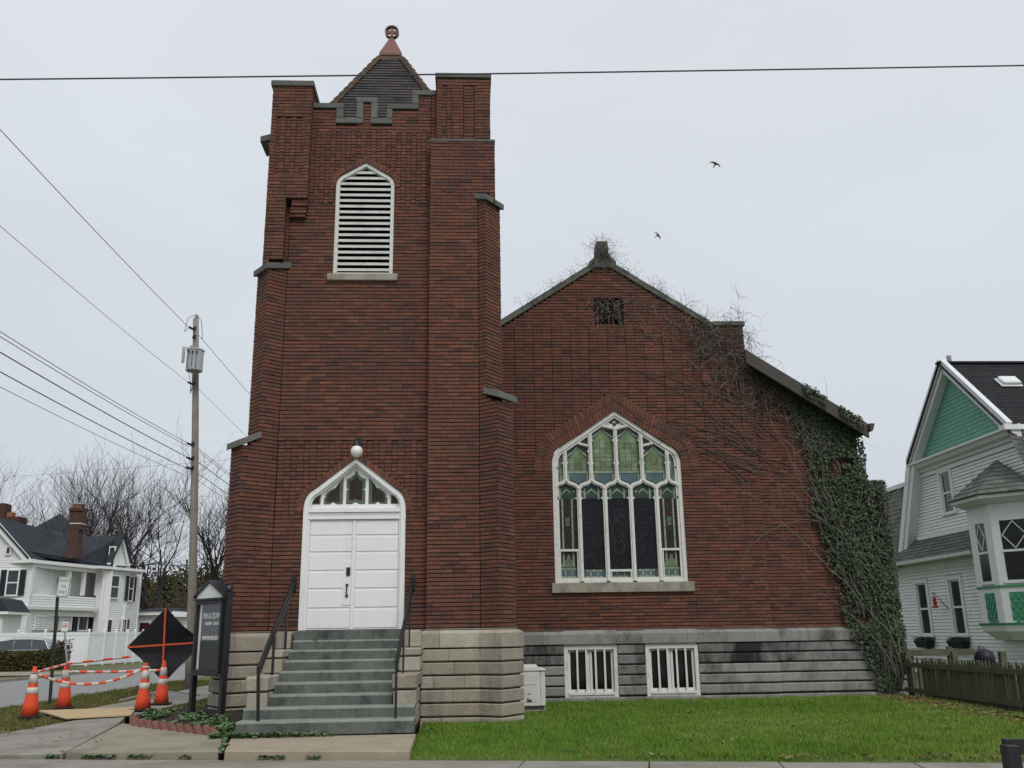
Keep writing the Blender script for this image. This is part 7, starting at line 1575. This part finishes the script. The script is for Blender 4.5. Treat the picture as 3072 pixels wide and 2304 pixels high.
while cnt < 11000:
    z = zb_2 + (zt_ - zb_2) * vr.random(); a, b = at_z(left_edge, z), at_z(right_edge, z)
    if a is None: continue
    if b is None: b = a + .5
    a -= .10 * abs(vr.gauss(0, 1)) * (vr.random() < .35); x = a + (b - a) * vr.random()
    e_ = min(1, (x - a) / .35)
    if nz(x * 1.0, z, 1.5) * .7 + nz(x, z + 7, 4) * .35 > .24 + .22 * e_ * (z < 3.5) or (e_ < .8 and vr.random() > .35 + .8 * e_): continue
    th = .05 + .22 * min(1, (x - a) / .8) * (.6 + .5 * nz(x, z, .9)); Yb = (YA - .03 if x > XN1 else YN - .03) - (.05 if z > 1.42 else .12)
    if z > az(x) - .28: continue
    y = Yb - vr.random() ** .7 * max(.04, th); n_ = Vector((0, -1, .25))
    if x > 9.76 and z < 4.6: n_ = Vector((1, -.5, .2)); y += vr.uniform(0, .5)
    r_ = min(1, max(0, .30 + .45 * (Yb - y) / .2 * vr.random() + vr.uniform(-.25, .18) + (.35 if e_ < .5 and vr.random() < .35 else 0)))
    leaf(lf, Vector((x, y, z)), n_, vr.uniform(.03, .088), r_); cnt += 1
for _ in range(330):                                       # runners over the verge board and the buttress cap
    t = vr.random(); x = 7.9 + 1.35 * t; leaf(lf, Vector((x, 20.34 - vr.random() * .05, az(x) - .02 + vr.gauss(.0, .04) - .14 * (vr.random() < .35))), Vector((0, -.8, .6)), vr.uniform(.05, .08), vr.uniform(.3, 1)) if nz(x, 0, 2.5) > -.15 else None
for _ in range(700): leaf(lf, Vector((9.25 + .6 * vr.random(), YA - .05 + .6 * vr.random(), 4.62 + vr.random() * .12)), Vector((.2, -.5, 1)), vr.uniform(.05, .08), vr.uniform(.2, .7))
for _ in range(1500):
    x, z = 9.15 + .68 * vr.random(), 1.6 + 3.1 * vr.random(); leaf(lf, Vector((x, YA - .03 - .12 * vr.random(), z)), Vector((.1, -1, .2)), vr.uniform(.035, .08), vr.uniform(0, .6))
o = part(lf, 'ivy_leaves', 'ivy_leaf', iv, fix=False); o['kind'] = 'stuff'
core = MB()
zz_ = [zb_2 + (zt_ - zb_2) * i / 30 for i in range(31)]
# stems of the ivy
st = MB()
def crawl(mb, p, d, n, step, rad, wander=.35, grav=0., yk=None, m=0, lift=.02):
    pts = [Vector(p)]; a = atan2(d[1], d[0])
    for i in range(n):
        a += vr.gauss(0, wander); q = pts[-1]; x, z = q.x + step * cos(a), q.z + step * sin(a) + grav
        y = (yk(x, z) if yk else q.y) - lift * vr.random(); pts.append(Vector((x, y, z)))
    mb.tube(pts, [max(.0025, rad * (1 - .75 * i / n)) for i in range(n + 1)], 4 if rad > .008 else 3, cap=False, m=m); return pts
wall_y = lambda x, z: (YN if x < XN1 else YA) - .03 - (.1 if z < 1.42 else 0)
for _ in range(9):
    x, z = 9.42 + vr.gauss(0, .10), vr.uniform(-.08, .3); 
    n_ = vr.randint(16, 30); crawl(st, (x, wall_y(x, z) - .16, z), (-.12 + vr.gauss(0, .10), 1), n_, .19, vr.uniform(.006, .013), .16, yk=lambda x, z: wall_y(x, z) - .20, lift=.06)
part(st, 'ivy_stems', 'vine_stem', iv, fix=False)
# ---- bare vine over the gable
bv = empty('bare_vine', (6.5, 20.8, 2)); tag(bv, 'tangle of leafless vine twigs over the gable coping and upper wall', 'vine')
vm = MB()
def twigs(p, n, spread, ln, rad, up, yk):
    for _ in range(n):
        a = vr.gauss(up, spread); pts = crawl(vm, p, (cos(a), sin(a)), vr.randint(5, 9), ln, rad, .38, -.006, yk, m=vr.randint(0, 1), lift=.05)
        if vr.random() < .8 and len(pts) > 3: b = vr.choice(pts[1:-1]); crawl(vm, b, (cos(a + vr.gauss(0, 1)), sin(a + vr.gauss(0, 1))), vr.randint(3, 6), ln * .8, rad * .6, .4, -.006, yk, m=vr.randint(0, 1), lift=.04)
free = lambda x, z: YN - .03 - .12 * vr.random()
for i in range(52):                                         # along both slopes of the coping
    t = vr.uniform(-2.4, 2.75); t = t if vr.random() < .95 else -t; x = PK + t; z = 10.28 - abs(t) * .652; twigs((x, YN - .06, z), 2, .7, .042 + .012 * (t > 0), .0045, pi / 2 + (.9 if t > 0 else -.9) * vr.choice((-1, 1)), free)
for i in range(44): twigs((PK + vr.gauss(0, .15), YN - .08, 10.15 + .5 * vr.random()), 2, 1.2, .055, .0045, pi / 2 + vr.gauss(0, .9), free)
for i in range(34): twigs((6.45 + vr.gauss(0, .3), YN - .08, 8.45 + vr.gauss(0, .22)), 3, 1.0, .062, .005, vr.uniform(-2.6, .9), free)
for i in range(85):                                         # dense nest under the corner pier, thinning down to the aisle
    t = vr.random(); x, z = 5.5 + 1.7 * t + vr.gauss(0, .25), 8.45 - 1.5 * t + vr.gauss(0, .3); twigs((x, wall_y(x, z) - .04, z), 3, 1.3, .085, .007, -1.0, lambda x, z: wall_y(x, z) - .03 - .1 * vr.random())
for i in range(60):
    t = vr.random(); x = 6.9 + 1.8 * t; z = 6.9 - 1.25 * t + vr.gauss(0, .25); twigs((x, wall_y(x, z) - .06, z), 2, 1.0, .10, .007, -1.4, lambda x, z: wall_y(x, z) - .03 - .12 * vr.random())
for i in range(40): x, z = 3.45 + vr.gauss(0, .3), 8.95 + vr.gauss(0, .25); twigs((x, YN - .03, z), 2, 1.5, .07, .006, vr.uniform(0, 6.28), lambda x, z: YN - .02 - .05 * vr.random())
for i in range(75): t = vr.random(); x, z = 3.9 + 2.6 * t, 9.4 - 1.2 * t - vr.random() * .8; twigs((x, YN - .02, z), 1, 1.2, .09, .0055, vr.uniform(0, 6.28), lambda x, z: YN - .015 - .03 * vr.random())
for i in range(30):                                         # long stems crossing the wall
    x, z = vr.uniform(6.4, 7.6), vr.uniform(4.6, 6.6); crawl(vm, (x, wall_y(x, z), z), (-1, .62 + vr.gauss(0, .2)), vr.randint(16, 34), .13, .009, .13, 0, lambda x, z: wall_y(x, z) + .012, m=0, lift=.012)
for i in range(17): x, z = vr.uniform(8.9, 9.5), vr.uniform(1.2, 3.2); crawl(vm, (x, wall_y(x, z) - .15, z), (-.30 + vr.gauss(0, .15), 1), vr.randint(22, 36), .16, .012, .14, 0, lambda x, z: wall_y(x, z) - .06 - .1 * vr.random(), m=1, lift=.03)
for i in range(12): x, z = vr.uniform(7.2, 8.6), vr.uniform(4.0, 6.0); crawl(vm, (x, wall_y(x, z) - .02, z), (vr.gauss(0, .2), -1), vr.randint(8, 20), .11, .004, .2, 0, lambda x, z: wall_y(x, z) - .02, m=1, lift=.02)
for i in range(13):                                         # whips standing clear of the corner
    z = vr.uniform(2.2, 4.9); x = 9.75 if z < 4.5 else 9.35; crawl(vm, (x, 20.8, z), (.55 + vr.gauss(0, .3), .8 + vr.gauss(0, .3)), vr.randint(4, 8), .07, .004, .3, -.014, lambda x, z: 20.8 + vr.gauss(0, .03), m=0)
o = part(vm, 'vine_twigs', ['vine_grey', 'vine_stem'], bv, fix=False); o['kind'] = 'stuff'
# ---- birds
mat('bird', (.035, .028, .028), .8, .1, 10)
def bird(label, c, s, yaw):
    b = empty('bird', c); tag(b, label, 'bird', 'birds in the sky'); M_ = Matrix.Translation(c) @ Matrix.Rotation(yaw, 4, 'Y') @ Matrix.Scale(s, 4)
    T = lambda p: M_ @ Vector(p); m_ = MB(); m_.tube([T((0, 0, .10)), T((0, 0, .05)), T((0, -.01, -.04)), T((0, 0, -.13)), T((.0, .0, -.22))], [.004, .03 * s, .038 * s, .018 * s, .012 * s], 8); part(m_, 'body', 'bird', b, smooth=True)
    for sg in (-1, 1):
        m_ = MB(); P_ = [(sg * .02, 0, .05), (sg * .11, .05, .085), (sg * .17, .02, .04), (sg * .25, -.03, -.10), (sg * .15, .01, -.02), (sg * .10, .03, .0), (sg * .02, 0, -.04)]; n = len(P_); m_.poly([T(p) for p in P_] + [T((p[0], p[1] + .008, p[2])) for p in P_], [tuple(range(n)), tuple(reversed(range(n, 2 * n)))] + [(i, (i + 1) % n, (i + 1) % n + n, i + n) for i in range(n)]); part(m_, 'wing', 'bird', b)
bird('small dark bird high in the right sky, the upper of two', at(2146, 491, 32), 1.0, R(25)); bird('small dark bird above the gable, the lower of two', at(1974, 706, 36), .85, R(55))
